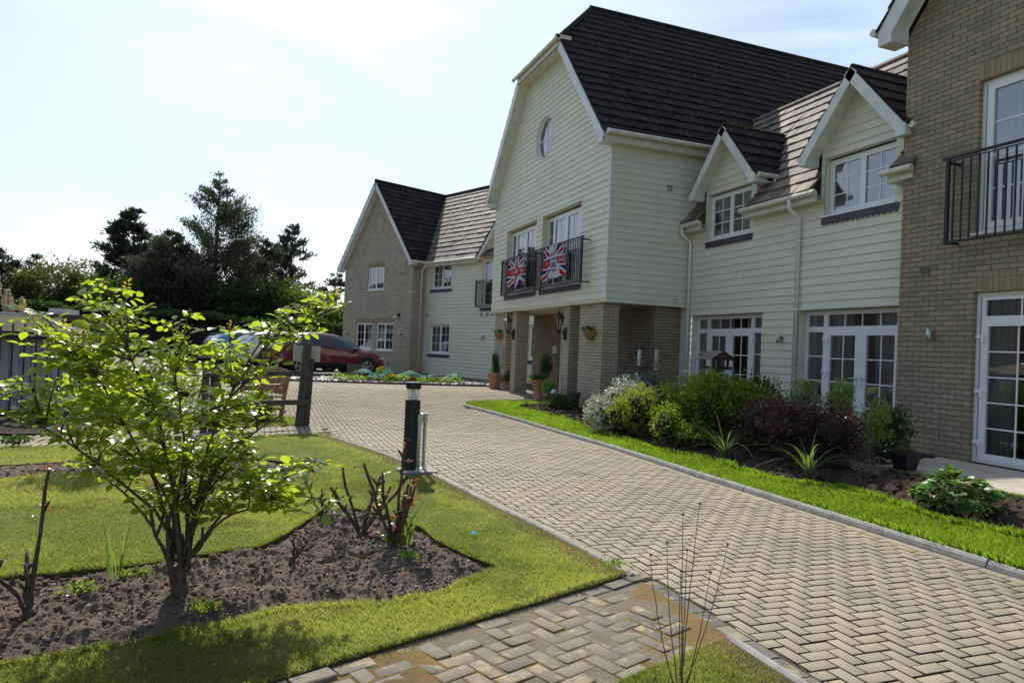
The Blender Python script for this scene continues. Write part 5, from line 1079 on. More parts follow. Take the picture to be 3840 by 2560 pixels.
P5, D5, S5, N5 = rose_leaves(P_[::3], D_[::3], RNG.uniform(0.014, 0.026, len(P_[::3]))); link('young_leaves', leafmesh6('young_leaves', P5, D5, S5, 0.5, N5, RNG.random(len(P5))), M['rose_yellow'], rose)
# ---- pruned roses
def pruned(loc, hs, label, spread=0.16, r=0.013, leaves=0, lmat='rose', seed=1, ltop=False, lsize=0.04):
    random.seed(seed); root = empty('pruned_rose', loc, label, 'rose bush', 'pruned roses in the beds'); mb = MB(); ends = []
    mb.tube([(loc[0], loc[1], loc[2]-0.04), (loc[0], loc[1], loc[2]+0.05)], [r*2.6, r*2.0], 8)
    for h in hs:
        a = random.random()*2*pi; d = Vector((cos(a), sin(a), 0))*spread*random.uniform(0.3, 1)*h/0.25; b = Vector(loc); p = [b, b+d*0.35+Vector((0, 0, h*0.35)), b+d*0.75+Vector((random.gauss(0, 0.012), 0, h*0.7)), b+d+Vector((0, random.gauss(0, 0.015), h))]
        q = []
        for i in range(3):
            for f in (0, 0.5): q.append(p[i].lerp(p[i+1], f)+Vector([random.gauss(0, 0.005) for _ in range(3)]))
        q.append(p[3]); mb.tube(q, [(r*1.25-(r*0.45)*i/6)*0.72*random.uniform(0.85, 1.2) for i in range(7)], 6); ends.append((q[-1], (q[-1]-q[-3]).normalized(), q))
        for _ in range(2):
            k = random.randint(2, 5); e = q[k]+Vector((random.gauss(0, 0.03), random.gauss(0, 0.03), 0.03+0.04*random.random())); mb.tube([q[k], e], [r*0.7, r*0.5], 5)
    mb.build('stem', M['cane'], root, smooth=True)
    if leaves:
        P_, D_ = [], []
        for _ in range(leaves):
            e = random.choice(ends if not ltop else ends[:1]); p = e[2][random.randint(4, 6)] if ltop else e[2][random.randint(2, 6)]; P_.append(p+Vector([random.gauss(0, 0.014) for _ in range(3)])); D_.append(Vector((random.gauss(0, 1), random.gauss(0, 1), random.uniform(-0.1, 0.7))))
        P_, D_ = np.array([p[:] for p in P_]), np.array([p[:] for p in D_]); P5, D5, S5, N5 = rose_leaves(P_, D_, RNG.uniform(lsize*0.5, lsize, len(P_)))
        link('foliage', leafmesh6('foliage', P5, D5, S5, 0.62, N5, RNG.random(len(P5))), M[lmat], root)
    return root, ends
pruned((-1.02, 4.10, 0.03), [0.72, 0.30, 0.26, 0.22, 0.34], 'pruned rose at the left edge with one long crooked cane', seed=4, r=0.014, leaves=14, lmat='rose_red', ltop=True, lsize=0.03)
pruned((-1.20, 3.95, 0.03), [0.30, 0.25, 0.2], 'cut-back rose stump half out of view at the left', seed=9, r=0.016, leaves=12, lmat='rose', lsize=0.04)
pruned((0.57, 5.77, 0.04), [0.34, 0.28, 0.24, 0.2], 'small pruned rose sprouting fresh lime leaves behind the soil bed', seed=12, r=0.011, leaves=9, lmat='green', lsize=0.055)
pruned((0.80, 5.20, 0.04), [0.46, 0.40, 0.44, 0.36, 0.5, 0.32, 0.30, 0.38], 'bare rose cut to a cluster of thick brown stubs', seed=15, r=0.015, spread=0.22)
pruned((0.97, 4.78, 0.04), [0.74, 0.62, 0.55, 0.50, 0.44, 0.40, 0.36, 0.48], 'pruned rose with dark red new leaves near the bollard light', seed=18, r=0.016, spread=0.10, leaves=46, lmat='rose_red', lsize=0.036)
pruned((0.28, 4.66, 0.04), [0.17, 0.20, 0.14], 'lowest cut rose stub in the middle of the near bed', seed=23, r=0.010)
pruned((0.95, 4.80, 0.03), [0.12, 0.10], 'tuft of fresh green shoots at the foot of the red-leaved rose', seed=29, r=0.006, leaves=12, lmat='green', lsize=0.04)
# ---- strap-leaved clumps
def straps(loc, n, L, label, mt='dkgreen', wd=0.018, seed=0, lean=0.7, name='iris_clump', grp='strap-leaved clumps in the beds'):
    r = np.random.default_rng(seed); V, Fq, rn = [], [], []
    for k in range(n):
        a = r.random()*6.28; l = L*r.uniform(0.5, 1.1); ln = lean*r.uniform(0.15, 1.2); d = np.array([cos(a), sin(a), 0]); s = np.array([-sin(a), cos(a), 0]); b = np.array(loc)+d*0.03*r.random()+s*r.normal(0, 0.02); q = len(V)
        for i in range(8):
            t = i/7; p = b+d*l*ln*t**1.6+np.array([0, 0, l*(t-ln*0.55*t**2.6)]); w_ = wd*(1-t**2.2)*0.5*(0.7+0.3*sin(3*t)); V += [p-s*w_, p+s*w_]; rn += [r.random()*0.3+0.5*t]*2
        Fq += [(q+2*i, q+2*i+1, q+2*i+3, q+2*i+2) for i in range(7)]
    o = link(name, npmesh(name, np.array(V), np.array(Fq), rnd=rn, smooth=True), M[mt]); tag(o, label, 'plant', grp); return o
M['strap'] = leaf_mat('strap leaf', (0.05, 0.11, 0.03), (0.16, 0.24, 0.07), (0.35, 0.55, 0.08), 0.38, 0.35, 0.6)
straps((1.08, 4.95, 0.04), 26, 0.52, 'upright strap leaves beside the red-leaved rose', 'strap', 0.020, 2, 0.75)
straps((-0.72, 4.62, 0.04), 11, 0.40, 'small tuft of strap leaves between the left rose and the big bush', 'strap', 0.012, 5, 0.4)
straps((6.30, 6.45, 0.10), 30, 0.80, 'spiky strap-leaved clump in front of the dark red shrub', 'strap', 0.024, 7, 1.35)
straps((6.28, 8.0, 0.10), 32, 0.78, 'strap-leaved clump in the shade left of the dark red shrub', 'strap', 0.024, 9, 1.3)
for i, (x, y, lb) in enumerate(((-0.85, 4.35, 'low weeds beside the left pruned rose'), (-0.62, 4.55, 'spreading weeds round the small strap tuft'), (1.02, 4.55, 'fine green weeds below the red-leaved rose'), (1.45, 7.0, 'weed tuft rooted against the left kerb'), (2.32, 4.08, 'grassy weed at the broken end of the left kerb'), (-0.20, 3.92, 'seedling at the foot of the big rose bush'))):
    shrub('weed', lb, 'weeds', [((x, y, 0.06), (0.09, 0.07, 0.035), 1)], 90, 0.030, 'green', stems=0, base=(x, y, 0.03), up=0.9, cat='weed')
# ---- dry stalks in the foreground
st = empty('dead_stalks', (1.79, 2.50, 0.02), 'tall dead brown flower stalks with seed heads in the bottom lawn corner', 'dead plant')
mb = MB(); hd = MB(); random.seed(3); bs = Vector((1.79, 2.50, 0.0))
for (x, y, z) in ((1.79, 2.43, 0.88), (1.73, 2.46, 0.83), (1.67, 2.48, 0.71), (1.61, 2.51, 0.65), (1.91, 2.39, 0.71), (1.85, 2.42, 0.59), (1.73, 2.46, 0.59), (1.75, 2.45, 0.68)):
    t = Vector((x, y, z)); b = bs+Vector((random.gauss(0, 0.012), random.gauss(0, 0.012), 0)); c = b.lerp(t, 0.55)+Vector(((t.x-b.x)*0.30+random.gauss(0, 0.012), 0, 0)); P = [(b*(1-s)**2+c*2*s*(1-s)+t*s*s)+Vector([random.gauss(0, 0.0012) for _ in range(3)]) for s in [i/14 for i in range(15)]]
    mb.tube(P, [0.0030-0.0018*i/14 for i in range(15)], 6); hd.ball((x, y, z), (0.0065, 0.0048), 8, 5)
    for _ in range(6): a = random.random()*6.28; hd.tube([(x, y, z), (x+0.008*cos(a), y+0.008*sin(a), z+random.uniform(-0.003, 0.006))], [0.0014, 0.0008], 4)
mb.build('stem', M['stalk'], st, smooth=True); hd.build('seed_heads', M['bark'], st)
tw = empty('bare_twigs', (1.75, 2.36, 0.02), 'low black forked twigs below the dead stalks', 'dead plant'); mb = MB()
for i in range(9):
    b = Vector((1.56+i*0.055, 2.52-0.03*i+random.gauss(0, 0.02), 0.0)); 
    for _ in range(3):
        t = b+Vector((random.gauss(0, 0.045), random.gauss(0, 0.03), random.uniform(0.08, 0.17))); m = b.lerp(t, 0.5)+Vector((random.gauss(0, 0.015), 0, 0)); mb.tube([b, m, t], [0.0024, 0.0019, 0.001], 5); mb.tube([m, m+Vector((random.gauss(0, 0.02), 0.0, 0.05))], [0.0015, 0.0008], 4)
mb.build('twigs', M['bark'], tw)
# ---- border shrubs along the building
shrub('variegated_shrub', 'rounded shrub with white-edged leaves nearest the brick pillars', 'border shrubs', [((6.45, 10.95, 0.62), (0.55, 0.55, 0.45), 3), ((6.05, 11.1, 0.40), (0.40, 0.5, 0.32), 2)], 5200, 0.045, 'varieg', base=(6.4, 11.0, 0.12), clump=0.035, stems=10)
shrub('euphorbia', 'yellow-green euphorbia in front of the white-edged shrub', 'border shrubs', [((6.25, 10.25, 0.58), (0.42, 0.38, 0.40), 3), ((6.05, 10.6, 0.46), (0.26, 0.3, 0.30), 1), ((6.45, 9.75, 0.62), (0.3, 0.3, 0.42), 1.6)], 4200, 0.045, 'euph', base=(6.25, 10.2, 0.1), wr=0.3, clump=0.03, up=0.8, kindmat='stalk')
shrub('euphorbia', 'lower euphorbia with lime heads spilling onto the lawn edge', 'border shrubs', [((6.15, 9.25, 0.42), (0.30, 0.34, 0.33), 2), ((6.30, 8.85, 0.30), (0.25, 0.25, 0.22), 1)], 2300, 0.042, 'green', base=(6.2, 9.2, 0.1), wr=0.3, clump=0.03, up=0.8, kindmat='stalk')
shrub('grey_green_shrub', 'grey-green shrub behind the white-edged one below the bird feeders', 'border shrubs', [((7.25, 11.75, 0.75), (0.52, 0.5, 0.42), 1)], 3800, 0.032, 'sage', base=(7.25, 11.7, 0.15), clump=0.04)
shrub('green_shrub', 'large bright green shrub under the wooden bird table', 'border shrubs', [((6.95, 9.15, 0.78), (0.62, 0.75, 0.50), 4), ((7.2, 8.55, 0.68), (0.45, 0.42, 0.42), 1.4), ((6.62, 9.5, 0.6), (0.4, 0.45, 0.42), 1.5)], 9500, 0.048, 'green', base=(6.95, 9.1, 0.12), clump=0.05, stems=16)
shrub('barberry', 'broad barberry with dark red glossy leaves', 'border shrubs', [((6.85, 7.30, 0.66), (0.50, 0.62, 0.36), 4), ((7.0, 6.75, 0.62), (0.40, 0.38, 0.34), 2), ((6.9, 7.95, 0.62), (0.4, 0.42, 0.34), 2)], 9500, 0.028, 'berberis', base=(6.9, 7.2, 0.12), clump=0.04, stems=26, sr=0.008, wr=0.55)
for (x, y, z, r_, lb) in ((7.50, 7.95, 0.92, 0.26, 'pale green leafy shoots between downpipe and garden doors'), (7.62, 7.35, 0.98, 0.26, 'tallest pale shoots rising above the dark red shrub'), (7.72, 6.85, 0.72, 0.30, 'pale green shoots at the right end of the dark red shrub')):
    shrub('mallow_shoots', lb, 'pale shoots behind the barberry', [((x, y, z-0.10), (r_*0.85, r_*0.85, 0.28), 2), ((x+0.02, y-0.1, z+0.12), (r_*0.4, r_*0.4, 0.18), 1)], 620, 0.052, 'lime', base=(x, y, 0.15), wr=0.32, clump=0.045, up=0.9, kindmat='stalk')
shrub('grey_green_shrub', 'small grey shrub with leaves to the ground right of the barberry', 'border shrubs', [((7.22, 6.62, 0.40), (0.18, 0.20, 0.26), 1)], 500, 0.045, 'lime', base=(7.2, 6.6, 0.14), wr=0.3, clump=0.04)
shrub('dark_shrub', 'dark green shrub tucked against the brick wing corner', 'border shrubs', [((8.35, 7.15, 0.55), (0.30, 0.30, 0.36), 1)], 1100, 0.05, 'dkgreen', base=(8.4, 7.4, 0.17), clump=0.05)
shrub('dark_shrub', 'dark green sprig in front of the wall light', 'border shrubs', [((7.55, 8.75, 0.95), (0.25, 0.3, 0.32), 1)], 700, 0.045, 'dkgreen', base=(7.55, 8.7, 0.17), clump=0.05)
shrub('dark_shrub', 'low dark plants at the foot of the corner brick pillar', 'border shrubs', [((6.85, 14.9, 0.28), (0.35, 0.7, 0.16), 1)], 1200, 0.05, 'dkgreen', base=(6.9, 14.9, 0.17), clump=0.04)
tw = empty('silver_twigs', (7.02, 6.25, 0.1), 'tangle of bare silver twigs beside the black planter', 'dead plant'); mb = MB()
for i in range(34):
    a = random.random()*6.28; l = random.uniform(0.15, 0.34); t = Vector((7.02+cos(a)*l*0.8, 6.25+sin(a)*l*0.8, 0.12+l*random.uniform(0.5, 1.1))); b = Vector((7.02, 6.25, 0.08)); m = b.lerp(t, 0.55)+Vector([random.gauss(0, 0.03) for _ in range(3)]); mb.tube([b, m, t], [0.004, 0.003, 0.0015], 5)
    for _ in range(3): e = m+Vector([random.gauss(0, 0.05) for _ in range(3)])+Vector((0, 0, 0.03)); mb.tube([m, e], [0.0022, 0.001], 4)
mb.build('twigs', plain('silver twig', (0.28, 0.25, 0.22), 0.8), tw)
# large-leaved plant
random.seed(5); hy = empty('broad_leaved_plant', (6.5, 4.75, 0.12), 'low mound of broad lobed green leaves on the dark soil by the patio', 'plant')
n = 190; P_, D_ = ellip(n, (6.5, 4.75, 0.24), (0.36, 0.34, 0.24), 0.6, 0.16); D_[:, 2] *= 0.35; nr = unit(np.stack([RNG.normal(0, 0.35, n), RNG.normal(0, 0.35, n), np.ones(n)], 1)+D_*0.5)
Pl, Dl, Sl, Nl = [], [], [], []
for f in (-0.95, -0.45, 0, 0.45, 0.95):
    X = unit(np.cross(unit(D_), nr)); Pl.append(P_); Dl.append(unit(D_)*cos(f)+X*sin(f)); Sl.append(RNG.uniform(0.07, 0.115, n)*(1-0.2*abs(f))); Nl.append(nr)
M['broadleaf'] = leaf_mat('broad green leaf', (0.045, 0.12, 0.03), (0.12, 0.24, 0.06), (0.30, 0.50, 0.06), 0.3, 0.4)
link('foliage', leafmesh6('foliage', np.concatenate(Pl), np.concatenate(Dl), np.concatenate(Sl), 0.62, np.concatenate(Nl), np.tile(RNG.random(n), 5), fold=0.1), M['broadleaf'], hy)
mb = MB(); canes(mb, (6.5, 4.75, 0.08), [tuple(p) for p in P_[::9]], 0.005, 0.003); mb.build('stem', M['stalk'], hy)
shrub('lime_bush', 'small fresh green plant under the bench rail', 'plants by the bench', [((0.05, 12.75, 0.28), (0.35, 0.3, 0.26), 1)], 1300, 0.045, 'green', base=(0.05, 12.75, 0.05), clump=0.05)
shrub('weed', 'low leafy weed on the cross path at the left edge', 'weeds', [((-2.75, 10.15, 0.08), (0.22, 0.14, 0.08), 1)], 260, 0.05, 'dkgreen', stems=0, base=(-2.75, 10.15, 0.04), cat='weed')
shrub('weed_bank', 'mass of sunlit weeds and roses behind the rail fence', 'plants by the bench', [((-1.7, 13.7, 0.45), (0.9, 0.6, 0.45), 2), ((-2.6, 14.4, 0.5), (0.8, 0.6, 0.5), 1)], 4500, 0.055, 'green', base=(-1.9, 13.8, 0.05), clump=0.07)
# second, smaller rose behind the big one
shrub('rose_bush', 'rose bush rooted in the far bed behind the big one', 'roses in the beds', [((-1.55, 8.55, 0.72), (0.45, 0.4, 0.42), 1)], 900, 0.055, 'rose', base=(-1.6, 8.5, 0.05), wr=0.6, clump=0.06, stems=9, kindmat='cane', cat='rose bush')
# ================================================================= TREES
def tree_pine(loc, h, prof, n, mt, label, lsz=0.34, name='pine_tree', z0=0.12, seed=1, upang=0.35, group='trees beyond the car park', density=1.0, gap=0.45, trunk_r=0.22, cat='tree', lean=(0, 0), wrr=0.30):
    random.seed(seed); r = np.random.default_rng(seed); root = empty(name, loc, label, cat, group); mb = MB(); P_, D_ = [], []
    L = Vector(loc); mb.tube([L, L+Vector((lean[0]*0.5, lean[1]*0.5, h*0.5)), L+Vector((lean[0], lean[1], h*0.98))], [trunk_r, trunk_r*0.6, 0.03], 8)
    z = h*z0
    while z < h*0.99:
        t = z/h; R_ = np.interp(t, [p[0] for p in prof], [p[1] for p in prof]); k = random.randint(3, 6)
        for _ in range(k):
            a = random.random()*6.28; R2 = R_*random.uniform(0.5, 1.18); b = L+Vector((lean[0]*t, lean[1]*t, z)); d = Vector((cos(a), sin(a), 0)); e = b+d*R2+Vector((0, 0, R2*upang*random.uniform(0.5, 1.6))); m = b.lerp(e, 0.5)-Vector((0, 0, R2*0.08))
            mb.tube([b, m, e], [0.035*(1-t)+0.012, 0.025*(1-t)+0.01, 0.006], 4, False)
            q = int(n*density*R2/(sum(p[1] for p in prof)/len(prof))/ (h/(gap)*4.5))+3
            s = 0.25+0.75*r.random(q)**0.7; B, Mm, E_ = np.array(b), np.array(m), np.array(e); pt = (1-s)[:, None]**2*B+(2*s*(1-s))[:, None]*Mm+(s**2)[:, None]*E_; sp = (0.08+0.12*R2*(1-0.4*s))[:, None]
            P_.append(pt+r.normal(0, 1, (q, 3))*sp*[1, 1, 0.55]); D_.append(np.array(d)*0.8+r.normal(0, 0.5, (q, 3))+[0, 0, 0.55+upang])
        z += gap*random.uniform(0.6, 1.3)
    P_ = np.concatenate(P_); D_ = np.concatenate(D_)
    mb.build('trunk', M['bark'], root); sz = lsz*r.uniform(0.5, 1.3, len(P_)); q = np.clip(0.5+1.2*(fbm(P_[:, 0]+P_[:, 2]*0.6, P_[:, 1]+P_[:, 2]*0.9, 1.1, 3, seed)-0.5)+r.normal(0, 0.2, len(P_)), 0, 1)
    link('crown', leafmesh('crown', P_, D_, sz, wrr, 0.15, rnd=q), M[mt], root); return root
def tree_broad(loc, h, blobs, n, mt, label, lsz=0.22, name='broadleaf_tree', seed=1, group='trees beyond the car park', trunk=0.16, cl=0.30):
    r = np.random.default_rng(seed); random.seed(seed); root = empty(name, loc, label, 'tree', group); mb = MB(); tips = []
    W = np.array([b[1][0]*b[1][2] for b in blobs]); W /= W.sum(); Ps, Ds = [], []
    for (c, rr_), w_ in zip(blobs, W):
        m = int(n*w_); k = max(8, m//26); D0 = unit(r.normal(size=(k, 3))); q = 0.45+0.55*r.random(k)**0.6; C0 = np.array(loc)+np.array(c)+D0*q[:, None]*np.array(rr_)*(1+0.12*r.normal(size=(k, 1))); idx = r.integers(0, k, m)
        Ps.append(C0[idx]+r.normal(0, cl, (m, 3))*[1, 1, 0.7]); Ds.append(D0[idx]+r.normal(0, 0.7, (m, 3))+[0, 0, 0.3]); tips += [tuple(C0[j]) for j in r.integers(0, k, 5)]
    P_ = np.concatenate(Ps); D_ = np.concatenate(Ds); P_[:, 2] = np.maximum(P_[:, 2], loc[2]+0.1*r.random(len(P_)))
    mb.tube([loc, (loc[0], loc[1], loc[2]+h*0.4)], [trunk, trunk*0.7], 8); canes(mb, (loc[0], loc[1], loc[2]+h*0.35), tips, trunk*0.4, 0.02, n=5, segs=5); mb.build('trunk', M['bark'], root)
    q = np.clip(0.45+1.3*(fbm(P_[:, 0]+P_[:, 2]*0.6, P_[:, 1]+P_[:, 2]*0.9, 0.9, 3, seed)-0.5)+r.normal(0, 0.2, len(P_)), 0, 1)
    link('crown', leafmesh('crown', P_, D_, lsz*r.uniform(0.5, 1.3, len(P_)), 0.5, 0.2, rnd=q), M[mt], root); return root
gz = 0.1
tree_pine((-2.91, 52.21, gz), 12.9, [(0, 3.6), (0.3, 4.2), (0.42, 3.4), (0.5, 2.5), (0.63, 2.7), (0.72, 2.0), (0.78, 1.25), (0.87, 0.85), (0.94, 0.4), (1, 0.1)], 36000, 'pine', 'tallest pine, dark and open-topped, behind the parked cars', seed=3, upang=0.55, gap=0.42, lsz=0.24)
tree_pine((-5.6, 51.0, gz), 8.2, [(0, 2.6), (0.3, 2.9), (0.6, 2.3), (0.8, 1.3), (1, 0.2)], 26000, 'pine', 'lower bushy pine to the left of the tallest pine', seed=5, upang=0.5, gap=0.4, lsz=0.30)
tree_pine((-9.4, 61.0, gz), 11.0, [(0, 3.6), (0.3, 3.6), (0.5, 2.7), (0.7, 1.7), (0.85, 1.25), (0.93, 0.7), (1, 0.3)], 30000, 'cypress', 'dark cypress with ragged layered branches rising left of the pines', seed=7, upang=0.30, gap=0.5, lsz=0.40, name='cypress_tree')
tree_broad((-11.2, 58.5, gz), 6.4, [((0, 0, 3.4), (2.2, 2.2, 2.6)), ((2.6, 0, 2.4), (2.0, 2, 2.2)), ((4.2, 1, 3.4), (1.8, 1.8, 2.4))], 22000, 'broad', 'dark green bushy tree below and left of the ragged cypress', seed=11)
tree_pine((0.4, 55.0, gz), 8.8, [(0, 2.8), (0.3, 3.0), (0.6, 2.3), (0.8, 1.2), (1, 0.25)], 26000, 'pine', 'bushy pine filling in right of the tallest pine', seed=13, upang=0.4, lsz=0.32)
tree_broad((-1.6, 50.5, gz), 6.0, [((0, 0, 2.8), (2.2, 1.8, 2.7)), ((2.6, 1, 2.6), (2.0, 1.8, 2.6))], 15000, 'dkgreen', 'dark bushy evergreen at the foot of the tallest pine', seed=71, lsz=0.26)
tree_broad((-8.2, 52.0, gz), 5.4, [((0, 0, 2.6), (2.2, 1.8, 2.6)), ((-2.4, 1, 2.4), (2.0, 1.8, 2.4))], 13000, 'dkgreen', 'dark rounded evergreen between the pines and the olive-green tree', seed=73, lsz=0.26)
tree_pine((2.37, 58.8, gz), 10.6, [(0, 1.0), (0.4, 1.0), (0.5, 1.5), (0.7, 1.55), (0.85, 1.0), (0.95, 0.5), (1, 0.3)], 8000, 'cypress', 'slender open conifer with a bushy tuft right of the pines', seed=17, z0=0.3, upang=0.45, lsz=0.36, name='cypress_tree')
tree_pine((1.12, 61.4, gz), 9.6, [(0, 0.5), (0.5, 0.55), (0.8, 0.7), (1, 0.25)], 900, 'cypress', 'thin nearly bare conifer between the pines and the slender conifer', seed=19, z0=0.4, upang=0.6, lsz=0.3, name='cypress_tree', trunk_r=0.12)
tree_broad((4.0, 50.5, gz), 5.2, [((0, 0, 2.6), (1.9, 1.8, 2.4)), ((-2.0, 1, 2.8), (1.9, 1.8, 2.6)), ((2.1, 0.5, 2.0), (1.7, 1.5, 1.9))], 17000, 'broad', 'green broadleaf tree reaching the brick gable corner', seed=23, lsz=0.24)
tree_pine((6.7, 66.0, gz), 7.6, [(0, 2.4), (0.5, 2.2), (0.8, 1.4), (1, 0.5)], 5000, 'cypress', 'flat-branched conifer just showing past the brick gable', seed=29, upang=0.15, lsz=0.4, name='cypress_tree')
tree_broad((-12.8, 53.8, gz), 6.1, [((0, 0, 4.0), (2.3, 2.2, 2.0)), ((1.5, 0, 3.0), (1.7, 1.6, 1.8)), ((-1.6, 0, 3.2), (1.5, 1.6, 1.8))], 16000, 'olive', 'rounded olive-green tree at the left, sunlit on top', seed=31, lsz=0.22)
tree_pine((-16.2, 55.0, gz), 6.6, [(0, 2.3), (0.4, 2.2), (0.7, 1.4), (0.9, 0.6), (1, 0.2)], 8000, 'cypress', 'dark conifer at the far left edge of the view', seed=37, upang=0.2, lsz=0.34, name='cypress_tree')
tree_pine((-14.8, 57.0, gz), 6.4, [(0, 2.2), (0.5, 1.8), (0.8, 0.9), (1, 0.2)], 7000, 'cypress', 'small pointed dark conifer left of the olive-green tree', seed=41, upang=0.2, lsz=0.34, name='cypress_tree')
def hedge(p, q, h, wd, n, mt, label, seed, lsz=0.22):
    r = np.random.default_rng(seed); root = empty('hedge', ((p[0]+q[0])/2, (p[1]+q[1])/2, 0.1), label, 'hedge', 'hedges round the car park'); t = r.random(n); L = math.hypot(q[0]-p[0], q[1]-p[1])
    nx_, ny_ = -(q[1]-p[1])/L, (q[0]-p[0])/L; f = r.random(n); face = r.random(n); hh = h*(0.85+0.3*fbm(t*L, t*0, 0.6, 3, seed)); o = np.where(face < 0.6, -wd/2, r.uniform(-wd/2, wd/2, n)); z = np.where(face < 0.6, f*hh, hh*(0.93+0.07*f))
    o = o+r.normal(0, 0.10, n); P_ = np.stack([p[0]+(q[0]-p[0])*t+nx_*-o, p[1]+(q[1]-p[1])*t+ny_*-o, 0.1+z+r.normal(0, 0.06, n)], 1)
    link('foliage', leafmesh('foliage', P_, r.normal(0, 1, (n, 3))+[0, -0.4, 0.5], lsz*r.uniform(0.5, 1.3, n), 0.5, 0.2), M[mt], root)
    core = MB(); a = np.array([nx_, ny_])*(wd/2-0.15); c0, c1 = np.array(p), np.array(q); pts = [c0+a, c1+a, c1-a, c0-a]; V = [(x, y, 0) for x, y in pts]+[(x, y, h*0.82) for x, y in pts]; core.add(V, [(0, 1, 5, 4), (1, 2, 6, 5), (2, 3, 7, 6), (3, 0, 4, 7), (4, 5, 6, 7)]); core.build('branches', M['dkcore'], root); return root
hedge((-7.5, 46.5), (6.8, 46.0), 2.6, 1.6, 20000, 'dkgreen', 'tall dark hedge across the back of the car park below the pines', 3)
hedge((-24, 50.5), (-7.0, 49.5), 3.0, 1.6, 16000, 'dkgreen', 'long dark hedge under the trees at the left', 4)
hedge((-2.6, 29.6), (-0.6, 28.9), 0.8, 0.9, 2600, 'green', 'low clipped green hedge beside the white car', 6, lsz=0.08)
for i, (x, y, h, sd) in enumerate(((-18, 17, 7.0, 51), (-20, 24, 9.0, 53), (-24, 31, 10.0, 55), (-28, 40, 11.0, 57), (-18, 7, 6.5, 59))):
    tree_broad((x, y, 0), h, [((0, 0, h*0.62), (2.8, 3.4, h*0.36)), ((1, 3, h*0.5), (2.2, 2.4, h*0.3)), ((0, -3, h*0.45), (2.2, 2.4, h*0.28))], 3500, 'broad', ['garden tree off to the left nearest the summerhouse', 'garden tree off to the left behind the summerhouse tree', 'tall garden tree off to the left in the middle of its row', 'tall garden tree off to the left at the far end of its row', 'garden tree off to the left at the near end of its row'][i], seed=sd, lsz=0.5, cl=0.5, group='trees mirrored in the windows')
hedge((-13, 16), (-25, 62), 7.0, 1.6, 14000, 'dkgreen', 'tall unseen hedge added off to the left to darken the garden door reflections', 8, lsz=0.5)  # out of view; added to block bright sky from the door glass
hedge((-14, -14), (-12, 15), 2.4, 1.2, 6000, 'dkgreen', 'lower garden hedge off to the left mirrored in the brick wing door', 9, lsz=0.35)
# ================================================================= OBJECTS
# ---- bollard light and its pipe guard
bl = empty('bollard_light', (1.74, 7.86, 0.03), 'black bollard light with a clear lantern top at the lawn edge', 'bollard light')
MB().lathe([(0, 0.02), (0.088, 0.02), (0.088, 0.86), (0.0, 0.86)], (1.74, 7.86, 0), 28).build('body', M['black'], bl, smooth=False)
MB().lathe([(0.084, 0.86), (0.084, 0.985)], (1.74, 7.86, 0), 28).build('lens', M['clear'], bl, smooth=True)
m_ = MB().lathe([(0.0, 0.865), (0.055, 0.865), (0.048, 0.90), (0.028, 0.935), (0.030, 0.975), (0, 0.98)], (1.74, 7.86, 0), 16)
for i in range(4): t = i*pi/2+0.5; m_.tube([(1.74+0.07*cos(t), 7.86+0.07*sin(t), 0.86), (1.74+0.07*cos(t), 7.86+0.07*sin(t), 0.99)], 0.004, 6)
m_.build('reflector', M['white'], bl)
MB().lathe([(0, 0.985), (0.080, 0.985), (0.080, 0.995), (0.089, 0.997), (0.089, 1.058), (0.080, 1.066), (0, 1.066)], (1.74, 7.86, 0), 28).build('cap', M['black'], bl)
MB().box(1.60, 2.02, 7.66, 7.98, 0.0, 0.052).build('base_slab', M['concrete'], bl)
pg = empty('pipe_guard', (1.88, 7.80, 0.05), 'galvanised pipe hoop guarding the bollard light', 'pipe guard')
m_ = MB(); A_, B_ = (1.80, 7.72), (1.90, 7.88)
m_.tube([(*A_, 0.05), (*A_, 0.66), (A_[0]+0.015, A_[1]+0.02, 0.69), (B_[0]-0.015, B_[1]-0.02, 0.69), (*B_, 0.66), (*B_, 0.05)], 0.021, 12); m_.build('hoop', M['galv'], pg, smooth=True)
for (x, y) in (A_, B_):
    MB().tube([(x, y, 0.60), (x, y, 0.70)], 0.029, 12).build('elbow_fitting', M['galv'], pg); MB().lathe([(0.045, 0), (0.045, 0.012), (0.024, 0.02), (0.024, 0.05)], (x, y, 0.05), 14).build('foot_flange', M['galv'], pg)
# ---- post and rail fence
pf = empty('rail_fence', (0.77, 12.2, 0.02), 'short dark weathered post and rail fence in front of the bench', 'fence')
MB().beam((0.74, 12.22, 0), (0.83, 12.20, 1.45), 0.13, 0.10, up=(0, 1, 0)).build('post', M['oldwood'], pf)
MB().beam((0.86, 12.30, 0), (0.90, 12.28, 1.18), 0.11, 0.10, up=(0, 1, 0)).build('post', M['oldwood'], pf)
MB().beam((-0.70, 11.48, 0), (-0.70, 11.48, 1.06), 0.10, 0.10, up=(0, 1, 0)).build('post', M['oldwood'], pf)
MB().beam((-0.56, 11.56, 0), (-0.56, 11.56, 0.98), 0.16, 0.05, up=(0, 1, 0)).build('post', M['oldwood'], pf)
for z in (0.92, 0.44): MB().beam((0.92, 12.20, z+0.005), (-0.74, 11.44, z), 0.045, 0.085).build('rail', M['oldwood'], pf)
nb = MB().box(0.60, 1.05, 12.285, 12.30, 1.13, 1.40).build('notice_board', plain('cream board back', (0.50, 0.46, 0.36), 0.6, var=0.05)); tag(nb, 'blank cream back of a notice board nailed to the fence post', 'sign')
